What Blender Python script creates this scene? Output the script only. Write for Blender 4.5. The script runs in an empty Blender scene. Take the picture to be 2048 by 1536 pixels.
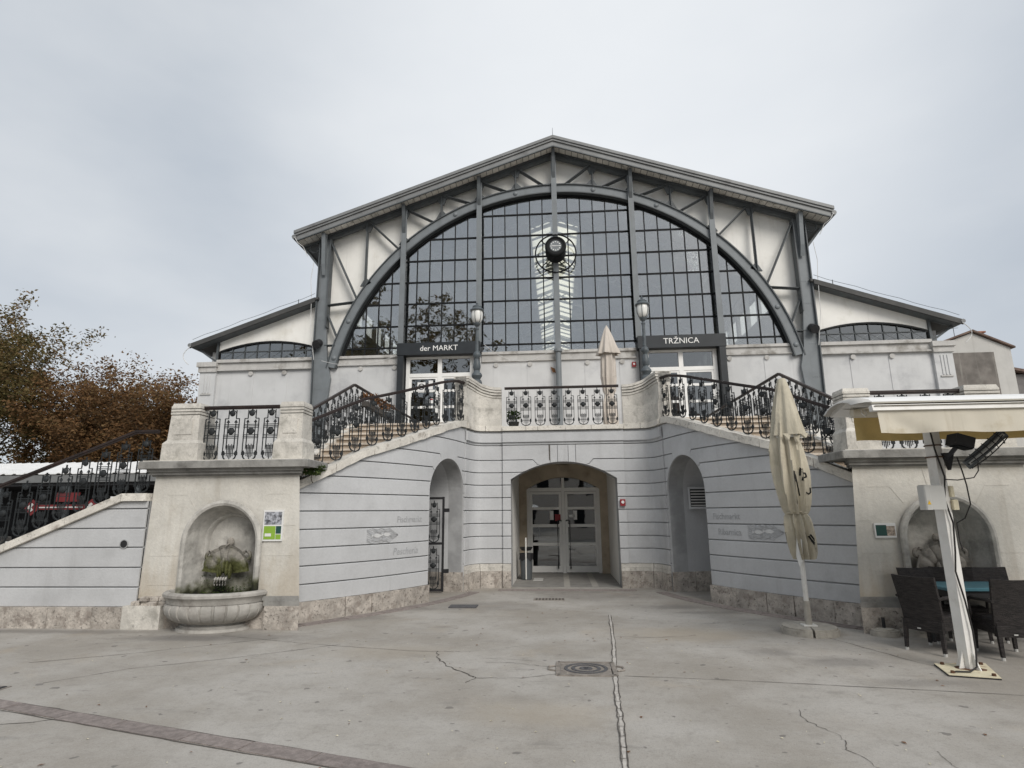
import bpy, math, random
from mathutils import Vector, Matrix
sc = bpy.context.scene
col = sc.collection
PI = math.pi
rnd = random.Random(7)

# ------------------------------------------------------------------ camera
cam = bpy.data.cameras.new('camera')
cam.sensor_width = 36.0
cam.lens = 36.0 * 1175.9 / 2048.0
cam.clip_start = 0.05
cam.clip_end = 2000
camo = bpy.data.objects.new('camera', cam)
col.objects.link(camo)
_p, _y, _r = math.radians(12.37), math.radians(4.33), math.radians(0.52)
fwd = Vector((-math.sin(_y) * math.cos(_p), math.cos(_y) * math.cos(_p), math.sin(_p)))
rig = Vector((math.cos(_y), math.sin(_y), 0))
upv = rig.cross(fwd)
r2 = math.cos(_r) * rig - math.sin(_r) * upv
u2 = math.sin(_r) * rig + math.cos(_r) * upv
camo.matrix_world = Matrix(((r2.x, u2.x, -fwd.x, -0.13), (r2.y, u2.y, -fwd.y, 0.0), (r2.z, u2.z, -fwd.z, 1.65), (0, 0, 0, 1)))
sc.camera = camo

# ------------------------------------------------------------------ world, sun, exposure
SUN_EL, SUN_AZ = math.radians(38), math.radians(150)      # azimuth clockwise from +Y: high, behind the camera
wd = bpy.data.worlds.new('World')
sc.world = wd
wd.use_nodes = True
nt = wd.node_tree
nt.nodes.clear()
wo = nt.nodes.new('ShaderNodeOutputWorld')
bg = nt.nodes.new('ShaderNodeBackground')
sky = nt.nodes.new('ShaderNodeTexSky')
sky.sky_type = 'NISHITA'
sky.sun_disc = False
sky.sun_elevation = SUN_EL
sky.sun_rotation = SUN_AZ
sky.dust_density = 4.0
tc = nt.nodes.new('ShaderNodeTexCoord')
mp = nt.nodes.new('ShaderNodeMapping')
mp.inputs['Scale'].default_value = (1.0, 1.0, 2.2)
mp.inputs['Location'].default_value = (0.35, 0.1, 0.3)
nz = nt.nodes.new('ShaderNodeTexNoise')
nz.inputs['Scale'].default_value = 1.7
nz.inputs['Detail'].default_value = 5.0
nz.inputs['Roughness'].default_value = 0.52
rp = nt.nodes.new('ShaderNodeValToRGB')
rp.color_ramp.elements[0].position = 0.30
rp.color_ramp.elements[0].color = (0.32, 0.352, 0.392, 1)
rp.color_ramp.elements[1].position = 0.72
rp.color_ramp.elements[1].color = (0.465, 0.483, 0.50, 1)
# thin place in the cloud above the roof ridge
dv = nt.nodes.new('ShaderNodeVectorMath'); dv.operation = 'DOT_PRODUCT'
gd = Vector((0.10, 0.80, 0.56)).normalized()
dv.inputs[1].default_value = gd
nrm = nt.nodes.new('ShaderNodeVectorMath'); nrm.operation = 'NORMALIZE'
mr = nt.nodes.new('ShaderNodeMapRange'); mr.interpolation_type = 'SMOOTHSTEP'
mr.inputs['From Min'].default_value = 0.80
mr.inputs['From Max'].default_value = 1.02
mr.inputs['To Min'].default_value = 0.0
mr.inputs['To Max'].default_value = 0.6
mx0 = nt.nodes.new('ShaderNodeMixRGB')
mx0.inputs[2].default_value = (0.70, 0.71, 0.715, 1)
sk = nt.nodes.new('ShaderNodeVectorMath'); sk.operation = 'SCALE'
sk.inputs['Scale'].default_value = 0.10
mx = nt.nodes.new('ShaderNodeMixRGB')
mx.inputs[0].default_value = 0.92
L = nt.links.new
L(tc.outputs['Generated'], mp.inputs['Vector'])
L(mp.outputs[0], nz.inputs['Vector'])
L(nz.outputs['Fac'], rp.inputs['Fac'])
L(tc.outputs['Generated'], nrm.inputs[0])
L(nrm.outputs[0], dv.inputs[0])
L(dv.outputs['Value'], mr.inputs['Value'])
L(mr.outputs[0], mx0.inputs[0])
L(rp.outputs[0], mx0.inputs[1])
L(sky.outputs[0], sk.inputs[0])
L(sk.outputs[0], mx.inputs[1])
L(mx0.outputs[0], mx.inputs[2])
L(mx.outputs[0], bg.inputs['Color'])
bg.inputs['Strength'].default_value = 1.0
L(bg.outputs[0], wo.inputs['Surface'])

sl = bpy.data.lights.new('sun', 'SUN')
sl.energy = 1.5
sl.angle = math.radians(30)
sl.color = (1.0, 0.955, 0.895)
so = bpy.data.objects.new('sun', sl)
col.objects.link(so)
sdir = Vector((math.sin(SUN_AZ) * math.cos(SUN_EL), math.cos(SUN_AZ) * math.cos(SUN_EL), math.sin(SUN_EL)))
so.rotation_euler = sdir.to_track_quat('Z', 'Y').to_euler()
so.location = sdir * 60

sc.view_settings.view_transform = 'Standard'
sc.view_settings.look = 'None'
sc.view_settings.exposure = 0.66
sc.view_settings.gamma = 1.0
sc.view_settings.use_curve_mapping = False
sc.render.engine = 'CYCLES'
sc.cycles.use_denoising = True
sc.cycles.max_bounces = 8
sc.cycles.transparent_max_bounces = 16
sc.cycles.caustics_reflective = False
sc.cycles.caustics_refractive = False

# ------------------------------------------------------------------ materials
MATS = {}
def pmat(name, base, rough=0.7, var=0.12, scale=2.5, col2=None, c2_scale=1.2, c2_lo=0.5, c2_hi=0.75, streak=0.0, streak_col=(0.05, 0.045, 0.04),
         bump=0.0, bump_scale=40.0, metal=0.0, fine=0.0, fine_scale=60.0, spec=0.4, emit=None, pits=0.0, pit_scale=14.0, grime=0.0, objvar=0.0, stretch=None, bstretch=None):
    m = bpy.data.materials.new(name); m.use_nodes = True
    t = m.node_tree; N = t.nodes; K = t.links.new
    b = N['Principled BSDF']
    b.inputs['Roughness'].default_value = rough
    b.inputs['Metallic'].default_value = metal
    b.inputs['Specular IOR Level'].default_value = spec
    geo = N.new('ShaderNodeNewGeometry')
    def noise(sc_, det=4.0, rg=0.6, vec=None):
        n = N.new('ShaderNodeTexNoise'); n.inputs['Scale'].default_value = sc_; n.inputs['Detail'].default_value = det; n.inputs['Roughness'].default_value = rg
        K(vec if vec is not None else geo.outputs['Position'], n.inputs['Vector']); return n
    def ramp(src, lo, hi):
        r = N.new('ShaderNodeMapRange'); r.interpolation_type = 'SMOOTHSTEP'
        r.inputs['From Min'].default_value = lo; r.inputs['From Max'].default_value = hi
        K(src, r.inputs['Value']); return r.outputs[0]
    def mix(fac, a, c, f=None):
        x = N.new('ShaderNodeMixRGB')
        if isinstance(a, tuple): x.inputs[1].default_value = (*a, 1)
        else: K(a, x.inputs[1])
        if isinstance(c, tuple): x.inputs[2].default_value = (*c, 1)
        else: K(c, x.inputs[2])
        if f is None: K(fac, x.inputs[0])
        elif fac is None: x.inputs[0].default_value = f
        else:
            mm = N.new('ShaderNodeMath'); mm.operation = 'MULTIPLY'; mm.inputs[1].default_value = f; K(fac, mm.inputs[0]); K(mm.outputs[0], x.inputs[0])
        return x.outputs[0]
    lo_c = tuple(max(0, c * (1 - var)) for c in base); hi_c = tuple(min(1, c * (1 + var)) for c in base)
    def mapped(v_):
        q = N.new('ShaderNodeMapping'); q.inputs['Scale'].default_value = v_; K((N.new('ShaderNodeTexCoord')).outputs['Object'], q.inputs['Vector']); return q.outputs[0]
    n1 = noise(scale, 5.0, 0.62, mapped(stretch) if stretch else None)
    c = mix(ramp(n1.outputs['Fac'], 0.32, 0.68), lo_c, hi_c)
    if col2 is not None:
        n2 = noise(c2_scale, 6.0, 0.65)
        c = mix(ramp(n2.outputs['Fac'], c2_lo, c2_hi), c, col2)
    if streak > 0:
        mpp = N.new('ShaderNodeMapping'); mpp.inputs['Scale'].default_value = (5.0, 5.0, 0.35)
        K(geo.outputs['Position'], mpp.inputs['Vector'])
        n3 = noise(1.0, 5.0, 0.6, mpp.outputs[0])
        c = mix(ramp(n3.outputs['Fac'], 0.52, 0.78), c, streak_col, streak)
    if fine > 0:
        n4 = noise(fine_scale, 3.0, 0.7)
        c = mix(ramp(n4.outputs['Fac'], 0.35, 0.7), c, tuple(x * 0.45 for x in base), fine)
    if pits > 0:
        vz = noise(pit_scale, 6.0, 0.75)
        c = mix(ramp(vz.outputs['Fac'], 0.565, 0.635), c, tuple(x * 0.28 for x in base), pits)
    if grime > 0:
        n5 = noise(0.9, 8.0, 0.7)
        c = mix(ramp(n5.outputs['Fac'], 0.55, 0.72), c, (0.06, 0.058, 0.052), grime)
    if objvar > 0:
        oi = N.new('ShaderNodeObjectInfo'); ma = N.new('ShaderNodeMath'); ma.operation = 'MULTIPLY_ADD'; ma.inputs[1].default_value = objvar; ma.inputs[2].default_value = 1 - objvar / 2
        K(oi.outputs['Random'], ma.inputs[0]); hs_ = N.new('ShaderNodeHueSaturation'); K(ma.outputs[0], hs_.inputs['Value']); K(c, hs_.inputs['Color']); c = hs_.outputs[0]
    K(c, b.inputs['Base Color'])
    if bump > 0:
        nb = noise(bump_scale, 6.0, 0.7, mapped(bstretch) if bstretch else None)
        bm = N.new('ShaderNodeBump'); bm.inputs['Strength'].default_value = bump; bm.inputs['Distance'].default_value = 0.02
        K(nb.outputs['Fac'], bm.inputs['Height']); K(bm.outputs[0], b.inputs['Normal'])
    if emit:
        b.inputs['Emission Color'].default_value = (*emit[0], 1); b.inputs['Emission Strength'].default_value = emit[1]
    MATS[name] = m
    return m

pmat('paint_grey', (0.515, 0.523, 0.532), 0.75, 0.06, 1.1, objvar=0.05, col2=(0.42, 0.425, 0.43), c2_scale=0.8, c2_lo=0.50, c2_hi=0.78, streak=0.22, streak_col=(0.28, 0.275, 0.27), bump=0.25, bump_scale=30, fine=0.10, fine_scale=26)
pmat('groove', (0.36, 0.365, 0.37), 0.9, 0.15, 3)
pmat('stone', (0.61, 0.585, 0.535), 0.85, 0.14, 3.0, objvar=0.12, fine=0.25, fine_scale=34, col2=(0.36, 0.345, 0.31), c2_scale=3.6, c2_lo=0.50, c2_hi=0.70, streak=0.30, streak_col=(0.12, 0.115, 0.10), bump=0.5, bump_scale=22, pits=0.35, pit_scale=11)
pmat('coping', (0.68, 0.65, 0.59), 0.85, 0.12, 3.0, objvar=0.15, fine=0.2, fine_scale=30, col2=(0.34, 0.30, 0.26), c2_scale=3.6, c2_lo=0.56, c2_hi=0.72, bump=0.5, bump_scale=22, pits=0.5, pit_scale=10)
pmat('plinth', (0.46, 0.42, 0.375), 0.9, 0.25, 4.0, objvar=0.2, fine=0.35, fine_scale=30, col2=(0.28, 0.245, 0.215), c2_scale=6.0, c2_lo=0.48, c2_hi=0.66, bump=1.0, bump_scale=16, pits=0.85, pit_scale=15)
pmat('pier', (0.62, 0.60, 0.55), 0.85, 0.09, 1.6, col2=(0.47, 0.43, 0.355), c2_scale=1.5, c2_lo=0.52, c2_hi=0.8, streak=0.30, streak_col=(0.27, 0.22, 0.16), bump=0.35, bump_scale=26, fine=0.15, fine_scale=22)
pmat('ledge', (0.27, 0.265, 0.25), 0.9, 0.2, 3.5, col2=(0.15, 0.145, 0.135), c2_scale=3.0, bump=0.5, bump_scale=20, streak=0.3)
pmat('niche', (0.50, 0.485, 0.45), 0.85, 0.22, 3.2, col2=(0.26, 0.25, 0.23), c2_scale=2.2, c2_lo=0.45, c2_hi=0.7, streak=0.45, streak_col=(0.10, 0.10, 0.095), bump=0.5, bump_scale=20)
pmat('moss_stone', (0.10, 0.11, 0.03), 0.9, 0.4, 8, col2=(0.33, 0.30, 0.25), c2_scale=7, c2_lo=0.48, c2_hi=0.62, bump=0.8, bump_scale=30)
pmat('shell_dry', (0.30, 0.28, 0.25), 0.9, 0.2, 8, col2=(0.14, 0.13, 0.12), c2_scale=7, bump=0.5, bump_scale=30)
pmat('basin', (0.40, 0.385, 0.355), 0.85, 0.15, 4, col2=(0.24, 0.22, 0.20), c2_scale=3.0, c2_lo=0.5, c2_hi=0.75, streak=0.35, streak_col=(0.13, 0.12, 0.11), bump=0.4, bump_scale=24)
pmat('dark_water', (0.012, 0.013, 0.009), 0.12, 0.2, 6, spec=0.6)
pmat('step_stone', (0.58, 0.515, 0.44), 0.85, 0.10, 3, objvar=0.1, col2=(0.42, 0.365, 0.305), c2_scale=4, bump=0.3)
pmat('step_riser_shaded', (0.40, 0.335, 0.265), 0.9, 0.12, 4, objvar=0.12, col2=(0.28, 0.235, 0.19), c2_scale=5, streak=0.2)  # tread stone made darker: the shading of the risers is put into the colour
pmat('steel', (0.082, 0.092, 0.098), 0.55, 0.10, 2.5, col2=(0.11, 0.125, 0.135), c2_scale=2.2, streak=0.25, streak_col=(0.10, 0.09, 0.08), bump=0.1, bump_scale=60)
pmat('steel_light', (0.175, 0.192, 0.203), 0.5, 0.08, 2.5, col2=(0.17, 0.19, 0.20), c2_scale=2.2, streak=0.2)
pmat('bar_dark', (0.009, 0.010, 0.011), 0.6, 0.2, 4, spec=0.2)
pmat('infill', (0.83, 0.82, 0.78), 0.85, 0.04, 1.0, col2=(0.70, 0.68, 0.62), c2_scale=0.9, streak=0.15, streak_col=(0.3, 0.28, 0.24), bump=0.15, bump_scale=30)
pmat('soffit', (0.70, 0.68, 0.63), 0.8, 0.10, 2.0, objvar=0.16, col2=(0.26, 0.25, 0.22), c2_scale=2.5, grime=0.4)
pmat('zinc', (0.20, 0.205, 0.205), 0.55, 0.08, 2.0, col2=(0.14, 0.14, 0.14), c2_scale=1.5, metal=0.2)
pmat('hall_wall', (0.57, 0.575, 0.575), 0.85, 0.05, 1.2, col2=(0.40, 0.405, 0.415), c2_scale=0.8, streak=0.25, streak_col=(0.30, 0.295, 0.29), bump=0.2, bump_scale=30)
pmat('hall_cornice', (0.50, 0.49, 0.47), 0.85, 0.1, 2, col2=(0.26, 0.245, 0.22), c2_scale=1.6, c2_lo=0.5, c2_hi=0.72, streak=0.4, streak_col=(0.15, 0.14, 0.125), bump=0.4)
pmat('interior', (0.30, 0.31, 0.315), 0.8, 0.08, 1.0)
pmat('interior_roof', (0.25, 0.265, 0.28), 0.7, 0.06, 1.0)
pmat('sign_black', (0.020, 0.024, 0.028), 0.45, 0.15, 2)
pmat('letter_white', (0.78, 0.78, 0.76), 0.6, 0.03)
pmat('letter_grey', (0.36, 0.365, 0.372), 0.8, 0.10, 14, col2=(0.45, 0.465, 0.49), c2_scale=17, c2_lo=0.50, c2_hi=0.66)
pmat('aluminium', (0.66, 0.655, 0.63), 0.4, 0.04, 3)
pmat('zinc_dark', (0.062, 0.062, 0.06), 0.7, 0.12, 2.0, col2=(0.10, 0.098, 0.094), c2_scale=1.5)
pmat('porch_bounce_white', (0.74, 0.73, 0.70), 0.8, 0.05, 2)  # whiter than the real dark porch walls, added to bounce light onto the door
pmat('door_white', (0.82, 0.82, 0.80), 0.4, 0.03, 3)
pmat('beige_surround', (0.46, 0.39, 0.30), 0.85, 0.12, 2.5, col2=(0.32, 0.26, 0.19), c2_scale=2.2, bump=0.3)
pmat('handrail', (0.024, 0.016, 0.014), 0.5, 0.3, 5, col2=(0.05, 0.028, 0.022), c2_scale=6)
pmat('iron', (0.024, 0.027, 0.029), 0.6, 0.25, 9, spec=0.25, col2=(0.05, 0.052, 0.053), c2_scale=8, c2_lo=0.55, c2_hi=0.75, bump=0.2, bump_scale=90)
pmat('iron_black', (0.018, 0.018, 0.02), 0.55, 0.2, 9)
pmat('lamp_iron', (0.085, 0.10, 0.11), 0.5, 0.15, 9, col2=(0.05, 0.055, 0.06), c2_scale=7)
pmat('lamp_glass', (0.78, 0.78, 0.75), 0.25, 0.06, 8, streak=0.3, streak_col=(0.45, 0.43, 0.4))
pmat('canvas', (0.50, 0.46, 0.365), 0.95, 0.10, 3.0, col2=(0.40, 0.36, 0.275), c2_scale=2.5, bump=1.0, bump_scale=1.0, bstretch=(16, 16, 2.2))
pmat('canvas_inside', (0.74, 0.74, 0.72), 0.95, 0.05)
pmat('canvas_pink', (0.56, 0.51, 0.455), 0.95, 0.06, 3.0, col2=(0.44, 0.39, 0.34), c2_scale=3, bump=1.0, bump_scale=1.0, bstretch=(13, 13, 1.8))
pmat('canvas_awning', (0.60, 0.56, 0.47), 0.95, 0.06, 2.5, col2=(0.42, 0.365, 0.26), c2_scale=2.5, c2_lo=0.5, c2_hi=0.75, streak=0.6, streak_col=(0.30, 0.25, 0.17))
pmat('canvas_lit_through', (0.60, 0.46, 0.20), 0.95, 0.10, 3.0)  # light shining through the rear awning cloth, put into its colour as yellow
pmat('white_metal', (0.72, 0.71, 0.68), 0.45, 0.05, 4, col2=(0.56, 0.54, 0.49), c2_scale=3, streak=0.12, streak_col=(0.35, 0.28, 0.2))
pmat('rust', (0.10, 0.052, 0.03), 0.95, 0.4, 12)
pmat('plate_cream', (0.66, 0.60, 0.44), 0.6, 0.08, 8, col2=(0.30, 0.17, 0.08), c2_scale=6, c2_lo=0.60, c2_hi=0.72)
pmat('concrete', (0.40, 0.375, 0.33), 0.95, 0.12, 9, col2=(0.27, 0.25, 0.22), c2_scale=8, bump=0.6, bump_scale=70)
pmat('wicker', (0.024, 0.020, 0.019), 0.55, 0.75, 1.0, stretch=(14, 14, 95), bump=1.0, bump_scale=1.0, bstretch=(40, 40, 110))
pmat('grey_plastic', (0.50, 0.50, 0.48), 0.5, 0.05)
pmat('teal', (0.065, 0.17, 0.21), 0.35, 0.08, 5)
pmat('red_paint', (0.27, 0.022, 0.028), 0.45, 0.1)
pmat('red_dull', (0.15, 0.018, 0.02), 0.6, 0.2)
pmat('white_paint', (0.76, 0.76, 0.75), 0.5, 0.03)
pmat('green_print', (0.25, 0.42, 0.05), 0.5, 0.06)
pmat('dark_green', (0.018, 0.07, 0.06), 0.5, 0.1)
pmat('photo_grey', (0.30, 0.31, 0.34), 0.5, 0.8, 22, col2=(0.08, 0.09, 0.11), c2_scale=16)
pmat('photo_brown', (0.40, 0.33, 0.27), 0.5, 0.5, 30, col2=(0.12, 0.10, 0.09), c2_scale=24)
pmat('yellow_paint', (0.70, 0.45, 0.02), 0.5, 0.05)
pmat('bark', (0.10, 0.085, 0.07), 0.95, 0.3, 6, bump=1.0, bump_scale=18)
pmat('roof_white', (0.76, 0.76, 0.75), 0.5, 0.05, 3)
pmat('stall_dark', (0.03, 0.03, 0.032), 0.7, 0.2)
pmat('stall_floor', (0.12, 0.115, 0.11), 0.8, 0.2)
pmat('house_white', (0.50, 0.49, 0.465), 0.9, 0.06, 1.0, streak=0.3, streak_col=(0.25, 0.23, 0.2))
pmat('house_dark', (0.17, 0.155, 0.14), 0.9, 0.25, 1.2, col2=(0.26, 0.245, 0.22), c2_scale=0.8, streak=0.7, streak_col=(0.36, 0.345, 0.31), bump=0.4)
pmat('house_grey', (0.17, 0.16, 0.155), 0.9, 0.15, 1.0)
pmat('roof_tile', (0.15, 0.105, 0.085), 0.9, 0.25, 4)
pmat('brick_red', (0.30, 0.14, 0.09), 0.9, 0.25, 6)
pmat('hillside', (0.10, 0.075, 0.045), 0.95, 0.4, 1.2, col2=(0.22, 0.19, 0.15), c2_scale=1.0, c2_lo=0.58, c2_hi=0.7, fine=0.5, fine_scale=4, bump=1.0, bump_scale=2)
pmat('crack', (0.10, 0.09, 0.08), 0.95, 0.3, 20)
pmat('crack_light', (0.46, 0.435, 0.40), 0.95, 0.15, 10, col2=(0.30, 0.28, 0.26), c2_scale=9)
pmat('porphyry', (0.275, 0.238, 0.222), 0.9, 0.2, 14, objvar=0.12, col2=(0.21, 0.175, 0.162), c2_scale=9, bump=0.6, bump_scale=60, fine=0.3, fine_scale=90)
pmat('cast_iron', (0.24, 0.215, 0.19), 0.6, 0.2, 14, col2=(0.13, 0.11, 0.095), c2_scale=12)
pmat('mat_rubber', (0.10, 0.10, 0.105), 0.9, 0.15, 20, bump=0.5, bump_scale=120)
pmat('porch_floor', (0.24, 0.232, 0.218), 0.6, 0.15, 4)  # paler than the real porch floor, to bounce more light onto the door
pmat('porch_stripe', (0.36, 0.345, 0.315), 0.7, 0.08, 4)
pmat('petal', (0.58, 0.54, 0.41), 0.9, 0.2, 30)
pmat('leaf_dry', (0.17, 0.085, 0.04), 0.9, 0.4, 20)
pmat('graffiti', (0.012, 0.012, 0.012), 0.9, 0.2)
pmat('cable', (0.02, 0.018, 0.017), 0.6, 0.2)
pmat('cable_white', (0.62, 0.62, 0.61), 0.6, 0.1)
pmat('clay_pot', (0.06, 0.055, 0.05), 0.8, 0.2)

def leafmat(name, cols, trans=0.25):
    m = bpy.data.materials.new(name); m.use_nodes = True
    t = m.node_tree; N = t.nodes; K = t.links.new
    b = N['Principled BSDF']; b.inputs['Roughness'].default_value = 0.75; b.inputs['Specular IOR Level'].default_value = 0.25
    g = N.new('ShaderNodeNewGeometry'); n = N.new('ShaderNodeTexNoise'); n.inputs['Scale'].default_value = 0.55; n.inputs['Detail'].default_value = 6; n.inputs['Roughness'].default_value = 0.75
    K(g.outputs['Position'], n.inputs['Vector'])
    ad = N.new('ShaderNodeMath'); ad.operation = 'MULTIPLY_ADD'; ad.inputs[1].default_value = 0.40; K(g.outputs['Random Per Island'], ad.inputs[0])
    sb = N.new('ShaderNodeMath'); sb.operation = 'SUBTRACT'; sb.inputs[1].default_value = 0.2; K(n.outputs['Fac'], sb.inputs[0]); K(sb.outputs[0], ad.inputs[2])
    r = N.new('ShaderNodeValToRGB'); K(ad.outputs[0], r.inputs['Fac'])
    e = r.color_ramp.elements
    e[0].position = 0.25; e[0].color = (*cols[0], 1); e[1].position = 0.72; e[1].color = (*cols[-1], 1)
    for i, c in enumerate(cols[1:-1]):
        x = e.new(0.25 + 0.47 * (i + 1) / (len(cols) - 1)); x.color = (*c, 1)
    K(r.outputs[0], b.inputs['Base Color'])
    tr = N.new('ShaderNodeBsdfTranslucent'); K(r.outputs[0], tr.inputs['Color'])
    ms = N.new('ShaderNodeMixShader'); ms.inputs[0].default_value = trans
    K(b.outputs[0], ms.inputs[1]); K(tr.outputs[0], ms.inputs[2]); K(ms.outputs[0], N['Material Output'].inputs['Surface'])
    MATS[name] = m
leafmat('leaf_autumn', [(0.07, 0.055, 0.022), (0.13, 0.082, 0.034), (0.18, 0.10, 0.042), (0.22, 0.135, 0.06)])
leafmat('leaf_rust', [(0.075, 0.048, 0.024), (0.14, 0.08, 0.036), (0.20, 0.105, 0.045), (0.19, 0.13, 0.058)])
leafmat('leaf_olive', [(0.065, 0.062, 0.024), (0.12, 0.10, 0.038), (0.17, 0.125, 0.05), (0.20, 0.125, 0.055)])
leafmat('leaf_green', [(0.02, 0.04, 0.01), (0.045, 0.08, 0.02), (0.07, 0.10, 0.03), (0.10, 0.12, 0.04)])

def glassmat(name, tint, refl, rough=0.02, base_ref=0.06):
    m = bpy.data.materials.new(name); m.use_nodes = True
    t = m.node_tree; N = t.nodes; K = t.links.new
    N.remove(N['Principled BSDF'])
    tr = N.new('ShaderNodeBsdfTransparent'); tr.inputs['Color'].default_value = (*tint, 1)
    gl = N.new('ShaderNodeBsdfGlossy'); gl.inputs['Roughness'].default_value = rough; gl.inputs['Color'].default_value = (0.92, 0.95, 0.97, 1)
    fr = N.new('ShaderNodeLayerWeight'); fr.inputs['Blend'].default_value = 0.35
    mu = N.new('ShaderNodeMath'); mu.operation = 'MULTIPLY_ADD'; mu.inputs[1].default_value = refl; mu.inputs[2].default_value = base_ref
    g = N.new('ShaderNodeNewGeometry'); n = N.new('ShaderNodeTexNoise'); n.inputs['Scale'].default_value = 1.6; n.inputs['Detail'].default_value = 2
    K(g.outputs['Position'], n.inputs['Vector'])
    bm = N.new('ShaderNodeBump'); bm.inputs['Strength'].default_value = 0.035; bm.inputs['Distance'].default_value = 0.05
    K(n.outputs['Fac'], bm.inputs['Height']); K(bm.outputs[0], gl.inputs['Normal'])
    oi = N.new('ShaderNodeObjectInfo'); wn = N.new('ShaderNodeTexWhiteNoise'); wn.noise_dimensions = '1D'; K(oi.outputs['Random'], wn.inputs['W'])
    s1 = N.new('ShaderNodeVectorMath'); s1.operation = 'SUBTRACT'; s1.inputs[1].default_value = (.5, .5, .5); K(wn.outputs['Color'], s1.inputs[0])
    s2 = N.new('ShaderNodeVectorMath'); s2.operation = 'MULTIPLY_ADD'; s2.inputs[1].default_value = (.035, .035, .035); K(s1.outputs[0], s2.inputs[0]); K(g.outputs['Normal'], s2.inputs[2])
    s3 = N.new('ShaderNodeVectorMath'); s3.operation = 'NORMALIZE'; K(s2.outputs[0], s3.inputs[0]); K(s3.outputs[0], bm.inputs['Normal'])
    ms = N.new('ShaderNodeMixShader')
    K(fr.outputs['Fresnel'], mu.inputs[0]); K(mu.outputs[0], ms.inputs[0]); K(tr.outputs[0], ms.inputs[1]); K(gl.outputs[0], ms.inputs[2])
    K(ms.outputs[0], N['Material Output'].inputs['Surface'])
    MATS[name] = m
glassmat('glass_hall', (0.95, 0.955, 0.955), 0.9, 0.012, 0.20)
glassmat('glass_door', (0.28, 0.29, 0.29), 1.0, 0.01, 0.17)
glassmat('glass_sky', (0.99, 0.985, 0.93), 0.2, 0.05, 0.01)
def skylightmat():
    m = bpy.data.materials.new('skylight_sheet'); m.use_nodes = True
    t = m.node_tree; N = t.nodes; K = t.links.new; N.remove(N['Principled BSDF'])
    a = N.new('ShaderNodeBsdfTranslucent'); a.inputs['Color'].default_value = (0.97, 0.955, 0.85, 1); c = N.new('ShaderNodeBsdfTransparent'); c.inputs['Color'].default_value = (0.95, 0.95, 0.9, 1)
    x = N.new('ShaderNodeMixShader'); x.inputs[0].default_value = 0.15; K(a.outputs[0], x.inputs[1]); K(c.outputs[0], x.inputs[2]); K(x.outputs[0], N['Material Output'].inputs['Surface'])
    MATS['skylight_sheet'] = m
skylightmat()

def mossmat():
    m = bpy.data.materials.new('moss_stone'); m.use_nodes = True
    t = m.node_tree; N = t.nodes; K = t.links.new; b = N['Principled BSDF']; b.inputs['Roughness'].default_value = .8
    g = N.new('ShaderNodeNewGeometry'); sp = N.new('ShaderNodeSeparateXYZ'); K(g.outputs['Position'], sp.inputs[0])
    def nz_(s): n = N.new('ShaderNodeTexNoise'); n.inputs['Scale'].default_value = s; n.inputs['Detail'].default_value = 6; K(g.outputs['Position'], n.inputs['Vector']); return n.outputs['Fac']
    def band(sc_, lo, hi, ns):
        a = N.new('ShaderNodeMath'); a.operation = 'MULTIPLY_ADD'; a.inputs[1].default_value = sc_; K(nz_(ns), a.inputs[0]); K(sp.outputs['Z'], a.inputs[2])
        r = N.new('ShaderNodeMapRange'); r.interpolation_type = 'SMOOTHSTEP'; r.inputs['From Min'].default_value = lo; r.inputs['From Max'].default_value = hi; K(a.outputs[0], r.inputs['Value']); return r.outputs[0]
    def mix(f, a, c):
        x = N.new('ShaderNodeMixRGB'); K(f, x.inputs[0])
        for i_, q in ((1, a), (2, c)):
            if isinstance(q, tuple): x.inputs[i_].default_value = (*q, 1)
            else: K(q, x.inputs[i_])
        return x.outputs[0]
    stone = mix(nz_(14), (.14, .135, .12), (.36, .335, .295))
    moss = mix(nz_(22), (.025, .028, .008), (.11, .115, .03))
    c = mix(band(.7, 1.20, 1.45, 5), moss, stone)
    c = mix(band(.25, .70, .90, 5), (.014, .014, .008), c)
    K(c, b.inputs['Base Color'])
    bm = N.new('ShaderNodeBump'); bm.inputs['Strength'].default_value = .8; bm.inputs['Distance'].default_value = .02; K(nz_(30), bm.inputs['Height']); K(bm.outputs[0], b.inputs['Normal'])
    MATS['moss_stone'] = m
mossmat()
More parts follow.
